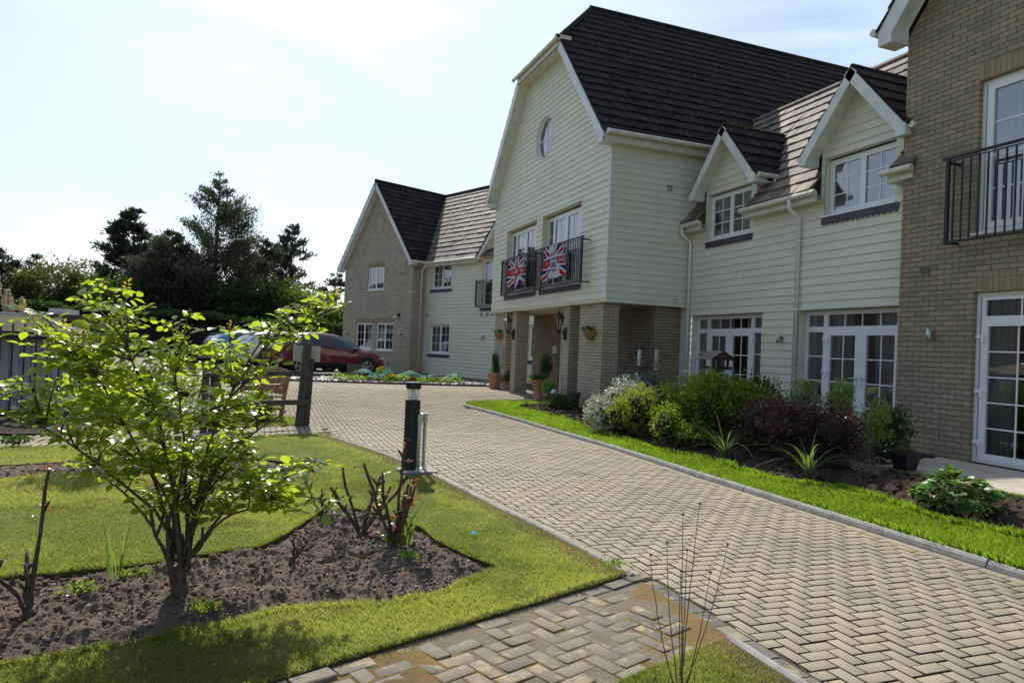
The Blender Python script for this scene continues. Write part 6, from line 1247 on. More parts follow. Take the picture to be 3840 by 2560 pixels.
# ---- bench
bp = Vector((0.52, 13.15, 0)); bk = Vector((-0.58, 0.815, 0)); bf = Vector((-0.815, -0.58, 0)); BL = 1.25
bench = empty('garden_bench', tuple(bp+bk*BL/2), 'teak garden bench with a pierced leaf-pattern back beyond the rail fence', 'bench')
bz = lambda s, f, z: tuple(bp+bk*s+bf*f+Vector((0, 0, z+0.03)))
for s in (0.0, BL):
    MB().beam(bz(s, 0.06, 0), bz(s, 0.0, 0.42), 0.055, 0.06).beam(bz(s, 0.0, 0.42), bz(s, -0.09, 0.90), 0.05, 0.055).build('leg', M['teak'], bench)
    MB().beam(bz(s, 0.50, 0), bz(s, 0.50, 0.62), 0.055, 0.055).build('leg', M['teak'], bench)
    MB().tube([bz(s, -0.05, 0.66), bz(s, 0.15, 0.63), bz(s, 0.35, 0.63), bz(s, 0.52, 0.66), bz(s, 0.57, 0.63)], 0.026, 8).build('arm', M['teak'], bench)
m_ = MB()
for f in (0.06, 0.15, 0.24, 0.33, 0.42, 0.51): m_.beam(bz(0.03, f, 0.41), bz(BL-0.03, f, 0.41), 0.07, 0.02)
m_.build('seat', M['teak'], bench)
m_ = MB()
def bpl(s0, s1, z0, z1): m_.beam(bz((s0+s1)/2, -0.0-(z0-0.42)*0.19, z0), bz((s0+s1)/2, -0.0-(z1-0.42)*0.19, z1), 0.02, s1-s0, up=tuple(bk)) if False else m_.add([bz(s0, -(z0-0.42)*0.19, z0), bz(s1, -(z0-0.42)*0.19, z0), bz(s1, -(z1-0.42)*0.19, z1), bz(s0, -(z1-0.42)*0.19, z1), bz(s0, 0.022-(z0-0.42)*0.19, z0), bz(s1, 0.022-(z0-0.42)*0.19, z0), bz(s1, 0.022-(z1-0.42)*0.19, z1), bz(s0, 0.022-(z1-0.42)*0.19, z1)], [(0, 1, 2, 3), (4, 5, 6, 7), (0, 1, 5, 4), (2, 3, 7, 6), (1, 2, 6, 5), (0, 3, 7, 4)])
for i in range(24):
    s0 = i*BL/24; s = (i+0.5)/24*2-1; bpl(s0, s0+BL/24, 0.76, 0.90+0.05*(1-s*s)); bpl(s0, s0+BL/24, 0.46, 0.56)
    g = i % 8
    if g in (0, 7): bpl(s0, s0+BL/24, 0.56, 0.76)
    elif g in (3, 4): bpl(s0+0.018, s0+BL/24-0.008, 0.56, 0.76); bpl(s0, s0+BL/24, 0.64, 0.68)
    else: bpl(s0, s0+BL/24, 0.60+0.02*(g % 2), 0.635); bpl(s0, s0+BL/24, 0.69-0.015*(g % 2), 0.72); bpl(s0+0.02, s0+BL/24-0.02, 0.56, 0.76)
m_.build('backrest', M['teak'], bench)
m_ = MB().beam(bz(0, 0.03, 0.2), bz(0, 0.5, 0.2), 0.03, 0.04).beam(bz(0.0, 0.5, 0.37), bz(BL, 0.5, 0.37), 0.03, 0.06); m_.build('stretcher', M['teak'], bench)
# ---- iron railings, summerhouse and pampas at the left
ir = empty('iron_railings', (-3.2, 13.0, 0), 'black iron railings with wire mesh along the left edge', 'fence')
fx0, fx1 = -6.0, -2.35; fy = lambda x: 13.0+0.10*(x+3.2)
m_ = MB(); k = 0; x = fx0
while x < fx1+0.01: m_.box(x-0.011, x+0.011, fy(x)-0.011, fy(x)+0.011, 0.0, 1.56 if k % 1 == 0 else 1.5); x += 0.158; k += 1
m_.build('bars', M['black'], ir)
for z in (0.14, 1.42): MB().beam((fx0, fy(fx0), z), (fx1, fy(fx1), z), 0.03, 0.04).build('rail', M['black'], ir)
m_ = MB()
for i in range(int((fx1-fx0)/0.04)): x = fx0+i*0.04; m_.box(x-0.0012, x+0.0012, fy(x)+0.013, fy(x)+0.0154, 0.15, 0.88)
for i in range(19): z = 0.15+i*0.04; m_.beam((fx0, fy(fx0)+0.016, z), (fx1, fy(fx1)+0.016, z), 0.0024, 0.0024)
m_.build('wire_mesh', M['galv'], ir)
MB().beam((fx1, fy(fx1), 0), (fx1, fy(fx1), 1.62), 0.06, 0.06, up=(0, 1, 0)).build('post', M['black'], ir)
sh = empty('summerhouse', (-4.6, 14.4, 0), 'low white boarded shed with a mossy hipped roof behind the iron railings', 'shed')
m_ = MB(); m_.box(-7.4, -2.95, 13.45, 15.4, 0, 1.36); m_.build('wall', plain('shade-greyed white shed board', (0.40, 0.42, 0.43), 0.7, var=0.15), sh)  # white boards greyed: tree shade is put into this colour
m_ = MB()
for i in range(30): x = -7.4+i*0.15; m_.box(x-0.004, x+0.004, 13.438, 13.449, 0.0, 1.36)
m_.build('board_joints', M['grille'], sh)
def moss_mat():
    m, t, b = mat('mossy felt'); f = noise(t, 3, 6, 0.7); t.links.new(ramp(t, f, [(0.46, (0.09, 0.08, 0.055)), (0.66, (0.24, 0.15, 0.03))]), b.inputs['Base Color']); b.inputs['Roughness'].default_value = 1; bump(t, b, noise(t, 25, 4), 0.8, 0.03); return m
m_ = MB(); e = [(-7.6, 13.28, 1.38), (-2.78, 13.28, 1.38), (-2.78, 15.6, 1.38), (-7.6, 15.6, 1.38)]; rg = [(-4.35, 14.4, 1.74), (-3.62, 14.4, 1.74)]
m_.add(e+rg, [(0, 1, 5, 4), (1, 2, 5), (2, 3, 4, 5), (3, 0, 4)]); m_.build('roof', moss_mat(), sh)
m_ = MB(); m_.box(-7.6, -2.74, 13.24, 13.30, 1.32, 1.375); m_.box(-2.79, -2.74, 13.30, 15.6, 1.32, 1.375); m_.build('gutter', M['black'], sh)
m_ = MB(); m_.tube([e[0], rg[0]], 0.022, 6); m_.tube([e[1], rg[1]], 0.022, 6); m_.tube([rg[0], rg[1]], 0.022, 6); m_.build('ridge_trim', M['white_old'], sh)
pa = empty('pampas_grass', (-5.2, 17.6, 0), 'pampas grass with upright buff plumes at the left edge', 'pampas grass')
M['plume'] = leaf_mat('pampas plume', (0.42, 0.34, 0.24), (0.66, 0.56, 0.42), (0.5, 0.42, 0.3), 0.35, 0.9)
P_, D_ = [], []; m_ = MB(); random.seed(8)
for i in range(12):
    x, y, h = -6.1+0.105*i, 18.0+random.gauss(0, 0.15), random.choice((2.0, 2.15, 2.3, 2.45, 2.6)); tx = x+random.gauss(0, 0.03); m_.tube([(x*0.5-2.6, 18.0, 0.1), (tx, y, h-0.5)], [0.01, 0.006], 5)
    for _ in range(420): s = random.random(); P_.append((tx+(tx-x)*s*0.6+random.gauss(0, 0.026*sin(pi*min(1, s*0.9+0.1))), y+random.gauss(0, 0.02), h-0.5+0.5*s)); D_.append((random.gauss(0, 0.35), random.gauss(0, 0.35), 1))
m_.build('stem', M['stalk'], pa); link('plume', leafmesh('plume', P_, D_, 0.07, 0.2, 0.1), M['plume'], pa)
straps((-5.3, 18.0, 0.05), 160, 1.7, None, 'strap', 0.02, 3, 0.6, name='foliage').parent = None
o_ = bpy.data.objects['foliage'] if False else [x for x in bpy.data.objects if x.name.startswith('foliage') and x.parent is None][-1]
for kk in ('label', 'category', 'group'):
    if kk in o_: del o_[kk]
o_.parent = pa; o_.matrix_parent_inverse = pa.matrix_world.inverted()
# far roadside things behind the left hedge gap
fw_ = empty('board_fence', (-12, 42, 0.1), 'long dark board fence under the trees at the far left', 'fence')
MB().box(-20, -6.8, 42.0, 42.08, 0.1, 2.3).build('boards', M['oldwood'], fw_)
MB().box(-10.4, -9.6, 42.6, 45.5, 0.1, 2.62).build('x', M['white'], None)
vn = bpy.data.objects['x']; vn.name = 'white_van'
vr = empty('parked_van', (-9.8, 44, 0.1), 'white van roof just showing above the far board fence', 'van'); vn.name = 'body'; vn.parent = vr; vn.matrix_parent_inverse = vr.matrix_world.inverted()
MB().box(-10.35, -9.65, 42.58, 42.6, 1.6, 2.3).build('window', M['black'], vr)
# ---- cars
def carpaint(name, col, metal=0.0):
    m, t, b = mat(name); b.inputs['Base Color'].default_value = (*col, 1); b.inputs['Metallic'].default_value = metal; b.inputs['Roughness'].default_value = 0.32; b.inputs['Coat Weight'].default_value = 1.0; b.inputs['Coat Roughness'].default_value = 0.03; return m
M['tyre'] = plain('tyre rubber', (0.02, 0.02, 0.02), 0.85); M['chrome'] = plain('bright alloy', (0.6, 0.6, 0.6), 0.3, 0.9)
def lampm(name, col): m, t, b = mat(name); b.inputs['Base Color'].default_value = (*col, 1); b.inputs['Roughness'].default_value = 0.15; b.inputs['Coat Weight'].default_value = 1; return m
M['taillamp'] = lampm('red lamp lens', (0.35, 0.01, 0.015)); M['headlamp'] = lampm('clear lamp lens', (0.7, 0.72, 0.75)); M['carglass'] = lampm('tinted car glass', (0.018, 0.028, 0.026)); M['plate_y'] = plain('yellow plate', (0.85, 0.62, 0.05), 0.4, var=0.02)
SUV = [  # x from tail, halfwidth, bottom, sill, mid, belt, belt hw, roof-edge z, roof hw, roof z
    (0.00, 0.70, 0.42, 0.50, 0.66, 0.90, 0.66, 0.96, 0.60, 0.98), (0.06, 0.86, 0.32, 0.44, 0.72, 1.00, 0.80, 1.05, 0.70, 1.07), (0.22, 0.91, 0.28, 0.42, 0.76, 1.06, 0.84, 1.16, 0.72, 1.18), (0.55, 0.92, 0.26, 0.40, 0.76, 1.05, 0.86, 1.42, 0.66, 1.46), (0.95, 0.92, 0.25, 0.38, 0.76, 1.03, 0.86, 1.53, 0.64, 1.58),
    (1.5, 0.92, 0.25, 0.36, 0.76, 1.01, 0.86, 1.57, 0.63, 1.625), (2.1, 0.92, 0.25, 0.36, 0.76, 0.99, 0.86, 1.57, 0.62, 1.62), (2.6, 0.92, 0.25, 0.36, 0.75, 0.97, 0.86, 1.50, 0.62, 1.55), (3.0, 0.92, 0.25, 0.38, 0.74, 0.96, 0.86, 1.30, 0.66, 1.34), (3.38, 0.92, 0.26, 0.40, 0.72, 0.95, 0.85, 1.03, 0.72, 1.07),
    (3.7, 0.91, 0.26, 0.42, 0.70, 0.92, 0.83, 0.98, 0.66, 1.01), (4.1, 0.89, 0.27, 0.42, 0.66, 0.84, 0.78, 0.91, 0.60, 0.94), (4.35, 0.82, 0.30, 0.44, 0.60, 0.76, 0.68, 0.80, 0.52, 0.82), (4.45, 0.66, 0.38, 0.46, 0.56, 0.66, 0.58, 0.68, 0.44, 0.70)]
HATCH = [(a if a < 1 else a*0.985, b, c, d_, e, f, g, h+(0.22 if 0.1 < a < 0.3 else 0.06 if a == 0.55 else 0), i, j+(0.24 if 0.1 < a < 0.3 else 0.06 if a == 0.55 else 0)) for a, b, c, d_, e, f, g, h, i, j in SUV]
def car(name, loc, yawd, paint, label, prof, plate=None, group='cars parked on the block paving'):
    root = empty(name, (0, 0, 0), label, 'car', group); ring_ = []
    for (x, w_, zb, zs, zm, zt, wt, zr, wr_, zf) in prof: ring_.append([(x, 0, zb), (x, w_*0.9, zb), (x, w_, zs), (x, w_*1.0, zm), (x, wt, zt), (x, wr_, zr), (x, wr_*0.72, zf), (x, 0, zf+0.015)])
    def loft(rows, cols, off=0.0, sub=2, mirror=True):
        bm = bmesh.new(); G_ = {}
        for i in rows:
            for j in cols: G_[i, j] = bm.verts.new(ring_[i][j])
        for i in rows[:-1]:
            for j in cols[:-1]: bm.faces.new((G_[i, j], G_[i+1, j], G_[i+1, j+1], G_[i, j+1]))
        return bm
    bm = loft(list(range(len(prof))), list(range(8)))
    r0_ = [v for v in bm.verts if abs(v.co.x-prof[0][0]) < 1e-6]; r1 = [v for v in bm.verts if abs(v.co.x-prof[-1][0]) < 1e-6]
    bm.faces.new(r0_); bm.faces.new(list(reversed(r1)))
    geo = bm.verts[:]+bm.edges[:]+bm.faces[:]; bmesh.ops.mirror(bm, geom=geo, axis='Y', merge_dist=0.001); bmesh.ops.recalc_face_normals(bm, faces=bm.faces)
    me = bpy.data.meshes.new('body'); bm.to_mesh(me); bm.free(); me.polygons.foreach_set('use_smooth', [True]*len(me.polygons))
    body = link('body', me, paint, root); sm = body.modifiers.new('sub', 'SUBSURF'); sm.levels = 2; sm.render_levels = 2
    body.data.update(); dg = bpy.context.evaluated_depsgraph_get(); sub = bpy.data.meshes.new_from_object(body.evaluated_get(dg)); body.modifiers.clear(); body.data = sub; sub.polygons.foreach_set('use_smooth', [True]*len(sub.polygons))
    # glass and trim are cut from the finished body surface, standing 4 mm proud
    def patch(nm, m_, test, off=0.004):
        b2 = bmesh.new(); b2.from_mesh(sub); b2.normal_update()
        kill = [f for f in b2.faces if not test(f.calc_center_median(), f.normal)]; bmesh.ops.delete(b2, geom=kill, context='FACES')
        if not b2.faces: b2.free(); return None
        nrm = {v: v.normal.copy() for v in b2.verts}
        for v in b2.verts: v.co += nrm[v]*off
        me2 = bpy.data.meshes.new(nm); b2.to_mesh(me2); b2.free(); me2.materials.clear(); me2.polygons.foreach_set('use_smooth', [True]*len(me2.polygons)); return link(nm, me2, m_, root)
    belt = lambda x: np.interp(x, [p[0] for p in prof], [p[5] for p in prof]); rf = lambda x: np.interp(x, [p[0] for p in prof], [p[7] for p in prof])
    for s in (-1, 1): patch('side_window', M['carglass'], lambda c, n, s=s: c.y*s > 0.5 and 0.55 < c.x < 3.2 and belt(c.x)+0.02 < c.z < rf(c.x)-0.03 and abs(n.y) > 0.45 and abs(c.x-2.05) > 0.04)
    patch('windscreen', M['carglass'], lambda c, n: 2.65 < c.x < 3.36 and n.x > 0.25 and n.z > 0.3 and abs(c.y) < 0.66); patch('rear_window', M['carglass'], lambda c, n: 0.10 < c.x < 0.62 and n.x < -0.2 and c.z > 1.14 and abs(c.y) < 0.62)
    patch('lower_trim', M['tyre'], lambda c, n: c.z < 0.46, 0.003)
    for wx in (0.88, 3.56):
        for s in (-1, 1):
            a = MB(); a.tube([(wx, s*0.885, 0.36), (wx, s*0.928, 0.36)], 0.405, 22); a.build('wheel_arch', M['tyre'], root)
            wl = MB().tube([(wx, s*0.72, 0.34), (wx, s*0.93, 0.34), (wx, s*0.945, 0.34)], [0.34, 0.34, 0.31], 26).build('wheel', M['tyre'], root)
            rm = MB()
            for q in range(5): t = q*2*pi/5+0.4; rm.beam((wx, s*0.952, 0.34), (wx+0.225*cos(t), s*0.952, 0.34+0.225*sin(t)), 0.05, 0.012, up=(0, 1, 0)); t2 = t+0.45; rm.beam((wx+0.10*cos(t), s*0.951, 0.34+0.10*sin(t)), (wx+0.225*cos(t2), s*0.951, 0.34+0.225*sin(t2)), 0.03, 0.012, up=(0, 1, 0))
            n_ = 22
            for q in range(n_): t0, t1 = 2*pi*q/n_, 2*pi*(q+1)/n_; rm.quad((wx+0.205*cos(t0), s*0.954, 0.34+0.205*sin(t0)), (wx+0.205*cos(t1), s*0.954, 0.34+0.205*sin(t1)), (wx+0.235*cos(t1), s*0.95, 0.34+0.235*sin(t1)), (wx+0.235*cos(t0), s*0.95, 0.34+0.235*sin(t0)))
            rm.build('rim', M['chrome'], wl)
    for s in (-1, 1):
        MB().box(-0.012 if False else 0.03, 0.26, s*0.60, s*0.865, 0.80, 0.92).build('tail_lamp', M['taillamp'], root)
        MB().ball((3.02, s*0.99, 1.02), (0.10, 0.07), 10, 6).build('wing_mirror', M['tyre'], root)
        MB().box(4.12, 4.37, s*0.62, s*0.83, 0.66, 0.73).build('headlamp', M['headlamp'], root)
        MB().box(0.9, 2.2, s*0.64-0.012, s*0.64+0.012, 1.57, 1.60).build('roof_rail', M['chrome'], root)
    pl = MB().box(-0.022, -0.008, -0.26, 0.26, 0.70, 0.81).build('number_plate', M['plate_y'], root)
    if plate:
        t_ = textmesh(plate, 0.095, M['black']); t_.parent = pl; t_.matrix_local = Matrix.Translation((-0.024, 0.0, 0.755)) @ Matrix.Rotation(-pi/2, 4, 'Z') @ Matrix.Rotation(pi/2, 4, 'X')
    MB().tube([(-0.016, -0.03, 0.93), (-0.016, 0.03, 0.93)], 0.018, 10).build('badge', M['chrome'], root)
    MB().box(0.30, 0.62, -0.55, 0.55, 1.452, 1.475).build('spoiler', paint, root)
    root.matrix_world = Matrix.Translation(loc) @ Matrix.Rotation(rad(yawd), 4, 'Z') @ Matrix.Translation((-2.22, 0, 0)); return root
def textmesh(body, size, m, name='lettering', bold=0.0, spacing=1.0, shear=0.0):
    cu = bpy.data.curves.new(name, 'FONT'); cu.body = body; cu.size = size; cu.align_x = 'CENTER'; cu.align_y = 'CENTER'; cu.offset = bold; cu.space_character = spacing; cu.shear = shear; cu.extrude = 0.0
    ob = bpy.data.objects.new('tmp', cu); COL.objects.link(ob); dg = bpy.context.evaluated_depsgraph_get(); dg.update(); me = bpy.data.meshes.new_from_object(ob.evaluated_get(dg)); bpy.data.objects.remove(ob); me.name = name; me.materials.clear(); return link(name, me, m)
red = carpaint('deep red paint', (0.16, 0.006, 0.016), 0.2)
hd_ = math.degrees(atan2(cos(rad(71)), sin(rad(71))))
cars = [((2.55, 27.6), red, 'deep red sports utility car parked nose to the brick gable', SUV, 'OE74 ZRV'), ((1.40, 30.6), carpaint('silver white paint', (0.75, 0.75, 0.78), 0.1), 'silver white car parked beyond the red one', HATCH, None),
        ((0.20, 34.0), carpaint('mid blue paint', (0.05, 0.24, 0.50), 0.2), 'blue car parked beyond the silver white one', HATCH, None), ((-0.2, 37.5), carpaint('pale silver paint', (0.45, 0.48, 0.52), 0.5), 'pale silver car farthest along the row', HATCH, None)]
for (x, y), p_, lb, pr_, pt in cars: car('parked_car', (x, y, float(G(x, y))+0.0), hd_, p_, lb, pr_, pt)
# ---- commemorative flags on the balcony rail
def flag(y0, y1, z0, z1, kind, label):
    F = Fr(7.06, 0, t=(0, 1)); nu, nv = 150, 100
    def surf(u, v):   # u along from viewer's left (y1) to right, v up 0..1
        y = y1+(y0-y1)*u; ph = 7*u+2.2*v
        b = 0.03+0.045*(1-v)*sin(ph*2.1+kind)+0.012*sin(u*31+v*4); sag = 0.03*sin(u*pi*3)*v**3+0.07*(1-v)*(1-u)**2*kind; y += 0.03*(1-v)*sin(9*v+4*u)
        return F.w(np.array([y, b+0.02, z0+(z1-z0)*v-sag]))
    BLUE, RED, WH = (0.03, 0.025, 0.20), (0.55, 0.012, 0.03), (0.72, 0.72, 0.74)
    def colr(u, v):
        x, y = u*2-1, v*2-1
        if kind == 1:
            wob_ = 0.10*sin(v*5); 
            if abs(x+0.05-wob_) < 0.34+0.10*sin(v*6+1): 
                return WH if not (abs(x-0.02) < 0.10*(v-0.62)/0.38 and v > 0.62) else RED
        if kind == 0 and abs(x) < 0.15 and abs(y) > 0.0 and v < 0.34: return WH if abs(x) > 0.06 else RED
        if abs(y) < 0.23 and (kind == 0 or abs(x) > 0.3): return RED
        if abs(x) < 0.14 and kind == 0: return RED
        if abs(y) < 0.34 or (abs(x) < 0.22 and kind == 0): return WH
        d = min(abs(x-y), abs(x+y))/1.414
        if d < 0.085: return RED
        if d < 0.20: return WH
        return BLUE
    V = np.array([surf(i/nu, j/nv) for j in range(nv+1) for i in range(nu+1)]); Fq, mi = [], []
    for j in range(nv):
        for i in range(nu): a = j*(nu+1)+i; Fq.append((a, a+1, a+nu+2, a+nu+1)); mi.append({BLUE: 0, RED: 1, WH: 2}[colr((i+0.5)/nu, (j+0.5)/nv)])
    me = npmesh('flag', V, np.array(Fq), mi=mi, smooth=True)
    o = link('flag', me, [M['fl_blue'], M['fl_red'], M['fl_white']]); tag(o, label, 'flag', 'flags tied to the balcony railing')
    def put(txt, uc, vc, hsize, m_):
        t_ = textmesh(txt, hsize, m_, bold=0.002); W_, H_ = abs(y1-y0), z1-z0
        for v in t_.data.vertices: p = surf(uc+v.co.x/W_, vc+v.co.y/H_); v.co = Vector(p)+Vector((-0.006, 0, 0))
        t_.parent = o
    if kind == 0: put('VE DAY', 0.5, 0.82, 0.125, M['fl_white']); put('1945', 0.2, 0.5, 0.135, M['fl_white']); put('80', 0.5, 0.5, 0.20, M['fl_white']); put('2025', 0.82, 0.5, 0.135, M['fl_white'])
    else: put('VICTORY', 0.47, 0.72, 0.085, M['fl_blue']); put('IN EUROPE DAY', 0.47, 0.58, 0.075, M['fl_blue']); put('80', 0.47, 0.40, 0.20, M['fl_blue']); put('8TH MAY', 0.46, 0.24, 0.075, M['fl_blue']); put('1945', 0.14, 0.5, 0.13, M['fl_white']); put('2025', 0.88, 0.5, 0.13, M['fl_white'])
for k_, c_ in (('fl_blue', (0.035, 0.028, 0.24)), ('fl_red', (0.55, 0.015, 0.04)), ('fl_white', (0.74, 0.74, 0.78))):
    M[k_] = leaf_mat('flag '+k_[3:], c_, c_, tuple(min(1, x*0.9) for x in c_), 0.35, 0.8, 0.2)
flag(17.93, 19.30, 3.34, 4.17, 0, 'left victory day flag with VE DAY and 80 on a union flag')
flag(15.27, 16.62, 3.36, 4.20, 1, 'right victory day flag with a white panel and blue lettering')
# ---- lanterns, baskets, sign, intercom, small lights
def lantern(y, label):
    root = empty('wall_lantern', (7.40, y, 1.95), label, 'wall lantern', 'lanterns on the brick pillars'); c = (7.13, y-0.13)
    MB().lathe([(0, -0.16), (0.05, -0.15), (0.055, 0), (0.05, 0.15), (0, 0.16)], (7.385, y, 1.94), 12).build('back_plate', M['black'], root)
    MB().tube([(7.38, y, 1.98), (7.30, y-0.05, 1.99), (c[0], c[1], 1.99)], 0.014, 8).tube([(7.38, y, 1.88), (7.33, y-0.02, 1.90), (7.28, y-0.06, 1.98)], 0.010, 8).build('bracket', M['black'], root)
    cg = MB()
    for q in range(6): t = q*pi/3; cg.tube([(c[0]+0.055*cos(t), c[1]+0.055*sin(t), 2.03), (c[0]+0.115*cos(t), c[1]+0.115*sin(t), 2.33)], 0.008, 5)
    cg.lathe([(0.0, 1.93), (0.012, 1.94), (0.03, 1.99), (0.062, 2.02), (0.062, 2.04)], (*c, 0), 6); cg.build('frame', M['black'], root)
    MB().lathe([(0.052, 2.04), (0.108, 2.33)], (*c, 0), 6).build('pane', M['clear'], root)
    MB().lathe([(0.155, 2.33), (0.15, 2.345), (0.10, 2.39), (0.055, 2.43), (0.05, 2.46), (0.02, 2.49), (0.016, 2.53), (0.0, 2.56)], (*c, 0), 12).build('cap', M['black'], root)
lantern(19.62, 'black wall lantern on the narrow pillar near the far pot'); lantern(15.88, 'black wall lantern on the narrow pillar next to the corner pillar')
def basket(y, label):
    root = empty('wall_basket', (7.38, y, 1.9), label, 'hanging basket', 'baskets on the pillars')
    m_ = MB(); n_ = 14
    for i in range(7):
        for j in range(n_):
            def pt(i, j): a = pi*j/n_; f = cos(i/7*pi/2); return (7.385-0.19*sin(a)*f, y+0.25*cos(a)*f, 2.0-0.22*sin(i/7*pi/2))
            m_.quad(pt(i, j), pt(i, j+1), pt(i+1, j+1), pt(i+1, j))
    m_.build('coir_liner', plain('coir liner', (0.28, 0.15, 0.06), 0.95, var=0.3, nscale=20), root)
    P_, D_ = ellip(130, (7.28, y, 2.03), (0.10, 0.20, 0.06), 0.3); link('foliage', leafmesh('foliage', P_, D_+[0, 0, 0.6], 0.06, 0.5), M['dkgreen'], root)
basket(20.84, 'wall basket of coir above the grey sign'); basket(14.42, 'wall basket of coir on the wide corner pillar')
sg = empty('entrance_sign', (7.38, 20.87, 1.25), 'grey name board low on the far brick pillar', 'sign'); MB().box(7.365, 7.395, 20.45, 21.28, 0.92, 1.52).build('board', plain('grey sign board', (0.30, 0.30, 0.29), 0.5, var=0.04), sg)
for tx_, yy, zz, s_, m_ in (('Barry', 21.12, 1.43, 0.07, M['black']), ('footspring', 20.92, 1.24, 0.10, plain('faded lettering', (0.20, 0.13, 0.10), 0.7))):
    t_ = textmesh(tx_, s_, m_); t_.parent = sg; t_.matrix_world = Matrix.Translation((7.363, yy, zz)) @ Matrix.Rotation(-pi/2, 4, 'Z') @ Matrix.Rotation(pi/2, 4, 'X')
ic = empty('intercom', (8.76, 19.5, 1.4), 'small white notice and door entry keypad beside the porch door', 'intercom'); MB().box(8.735, 8.775, 19.42, 19.68, 1.42, 1.66).build('notice', M['white_old'], ic); MB().box(8.73, 8.775, 19.42, 19.60, 1.24, 1.40).build('keypad', M['grille'], ic)
def updown(F, a, z, label, col='chrome'):
    c = F.w(np.array([a, 0, z])); root = empty('wall_light', tuple(c), label, 'wall light', 'cylinder wall lights')
    MB(F).tube([(a, 0.10, z-0.085), (a, 0.10, z+0.085)], 0.035, 14).build('tube', M['galv'], root, smooth=True); MB(F).box(a-0.035, a+0.035, 0.0, 0.08, z-0.045, z+0.045).build('bracket', M['grille'], root)
updown(FC, 10.52, 1.92, 'steel up-down wall light between the two garden doors'); updown(FD, 7.22, 1.97, 'steel up-down wall light on the right brick wing')
updown(FL, -4.32, 1.93, 'small wall light on the far pale cladding'); updown(FB, 0.72, 1.95, 'wall light right of the far ground floor windows'); updown(FB, 5.70, 1.96, 'wall light left of the far ground floor windows')
cc = empty('security_camera', tuple(FB.w(np.array([1.05, 0, 2.78]))), 'white camera box on the far brick gable above the windows', 'camera'); MB(FB).box(1.10, 1.24, 0.0, 0.12, 2.72, 2.82).build('housing', M['white'], cc); MB(FB).box(0.90, 1.02, 0, 0.10, 2.78, 2.92).build('lamp_head', M['black'], cc)
# ---- pots
def pot(loc, r, h, m_, label, name='plant_pot', plants=(), rim=0.03, urn=False, grp='pots by the porch'):
    root = empty(name, loc, label, 'plant pot', grp); x, y, z = loc
    pr_ = [(0, 0), (r*0.68, 0), (r*0.72, h*0.1), (r*0.93, h*0.86), (r*1.06, h*0.87), (r*1.06, h), (r*0.92, h), (r*0.9, h*0.90), (0, h*0.88)] if not urn else [(0, 0), (r*0.55, 0), (r*0.60, h*0.5), (r*0.78, h*0.82), (r*1.15, h*0.95), (r*1.15, h), (r*0.95, h), (r*0.8, h*0.93), (0, h*0.9)]
    MB().lathe(pr_, loc, 26).build('pot', M[m_], root, smooth=False)
    for (c, rr_, n_, sz_, mt_, w_) in plants:
        P_, D_ = ellip(n_, (x+c[0], y+c[1], z+c[2]), rr_, 0.2); link('foliage', leafmesh('foliage', P_, D_*0.4+[0, 0, 0.9], sz_, w_), M[mt_], root)
    return root
M['rosemary'] = leaf_mat('rosemary', (0.02, 0.05, 0.02), (0.06, 0.10, 0.04), (0.1, 0.2, 0.04), 0.25, 0.6)
pot((7.32, 20.95, 0.19), 0.26, 0.50, 'terra', 'terracotta pot of upright rosemary below the grey sign', plants=[((0, 0, 0.78), (0.14, 0.14, 0.34), 900, 0.09, 'rosemary', 0.2), ((0, 0, 0.55), (0.24, 0.24, 0.10), 300, 0.05, 'dkgreen', 0.4), ((-0.05, 0.1, 0.95), (0.05, 0.05, 0.25), 160, 0.09, 'rosemary', 0.2)])
pot((7.55, 20.35, 0.19), 0.22, 0.28, 'terra', 'pot of dark trailing leaves right of the rosemary pot', plants=[((0, 0, 0.34), (0.27, 0.27, 0.24), 900, 0.06, 'dkgreen', 0.5)])
pot((7.22, 17.0, 0.18), 0.30, 0.50, 'terra', 'flared terracotta urn with a dark rosemary bush in front of the porch door', urn=True, plants=[((0.10, -0.12, 0.86), (0.17, 0.17, 0.34), 1300, 0.08, 'rosemary', 0.2), ((0, 0.15, 0.55), (0.30, 0.30, 0.10), 420, 0.05, 'dkgreen', 0.5), ((0.0, 0.42, 0.36), (0.12, 0.12, 0.24), 320, 0.045, 'dkgreen', 0.5)])
pot((7.15, 16.25, 0.18), 0.16, 0.22, 'terra', 'small pot with bright lime leaves beside the flared urn', plants=[((0, 0, 0.34), (0.20, 0.22, 0.22), 520, 0.07, 'lime', 0.55)])
pot((7.05, 14.55, 0.20), 0.17, 0.34, 'oldwood', 'dark empty pot against the corner pillar')
wr_ = MB().ball((7.12, 15.85, 0.36), (0.10, 0.17), 14, 8).build('white_ornament', M['white_old'], None); tag(wr_, 'white egg-shaped ornament beside the lime-leaved pot', 'ornament')
pb = empty('square_planter', (7.66, 6.27, 0.2), 'square tapered black planter of dry sedum on the patio corner', 'planter')
m_ = MB(); V = [(7.66+s*q, 6.27+t*q, z) for q, z in ((0.085, 0.2), (0.125, 0.40), (0.14, 0.40), (0.14, 0.425), (0.115, 0.425), (0.11, 0.39)) for s, t in ((-1, -1), (1, -1), (1, 1), (-1, 1))]
m_.add(V, [(3, 2, 1, 0)]+[(l*4+q, l*4+(q+1) % 4, l*4+4+(q+1) % 4, l*4+4+q) for l in range(5) for q in range(4)]+[(20, 21, 22, 23)]); m_.build('pot', M['black'], pb)
P_, D_ = ellip(260, (7.66, 6.27, 0.44), (0.12, 0.12, 0.05), 0.2); link('foliage', leafmesh('foliage', P_, D_+[0, 0, 0.3], 0.035, 0.4), M['olive'], pb)
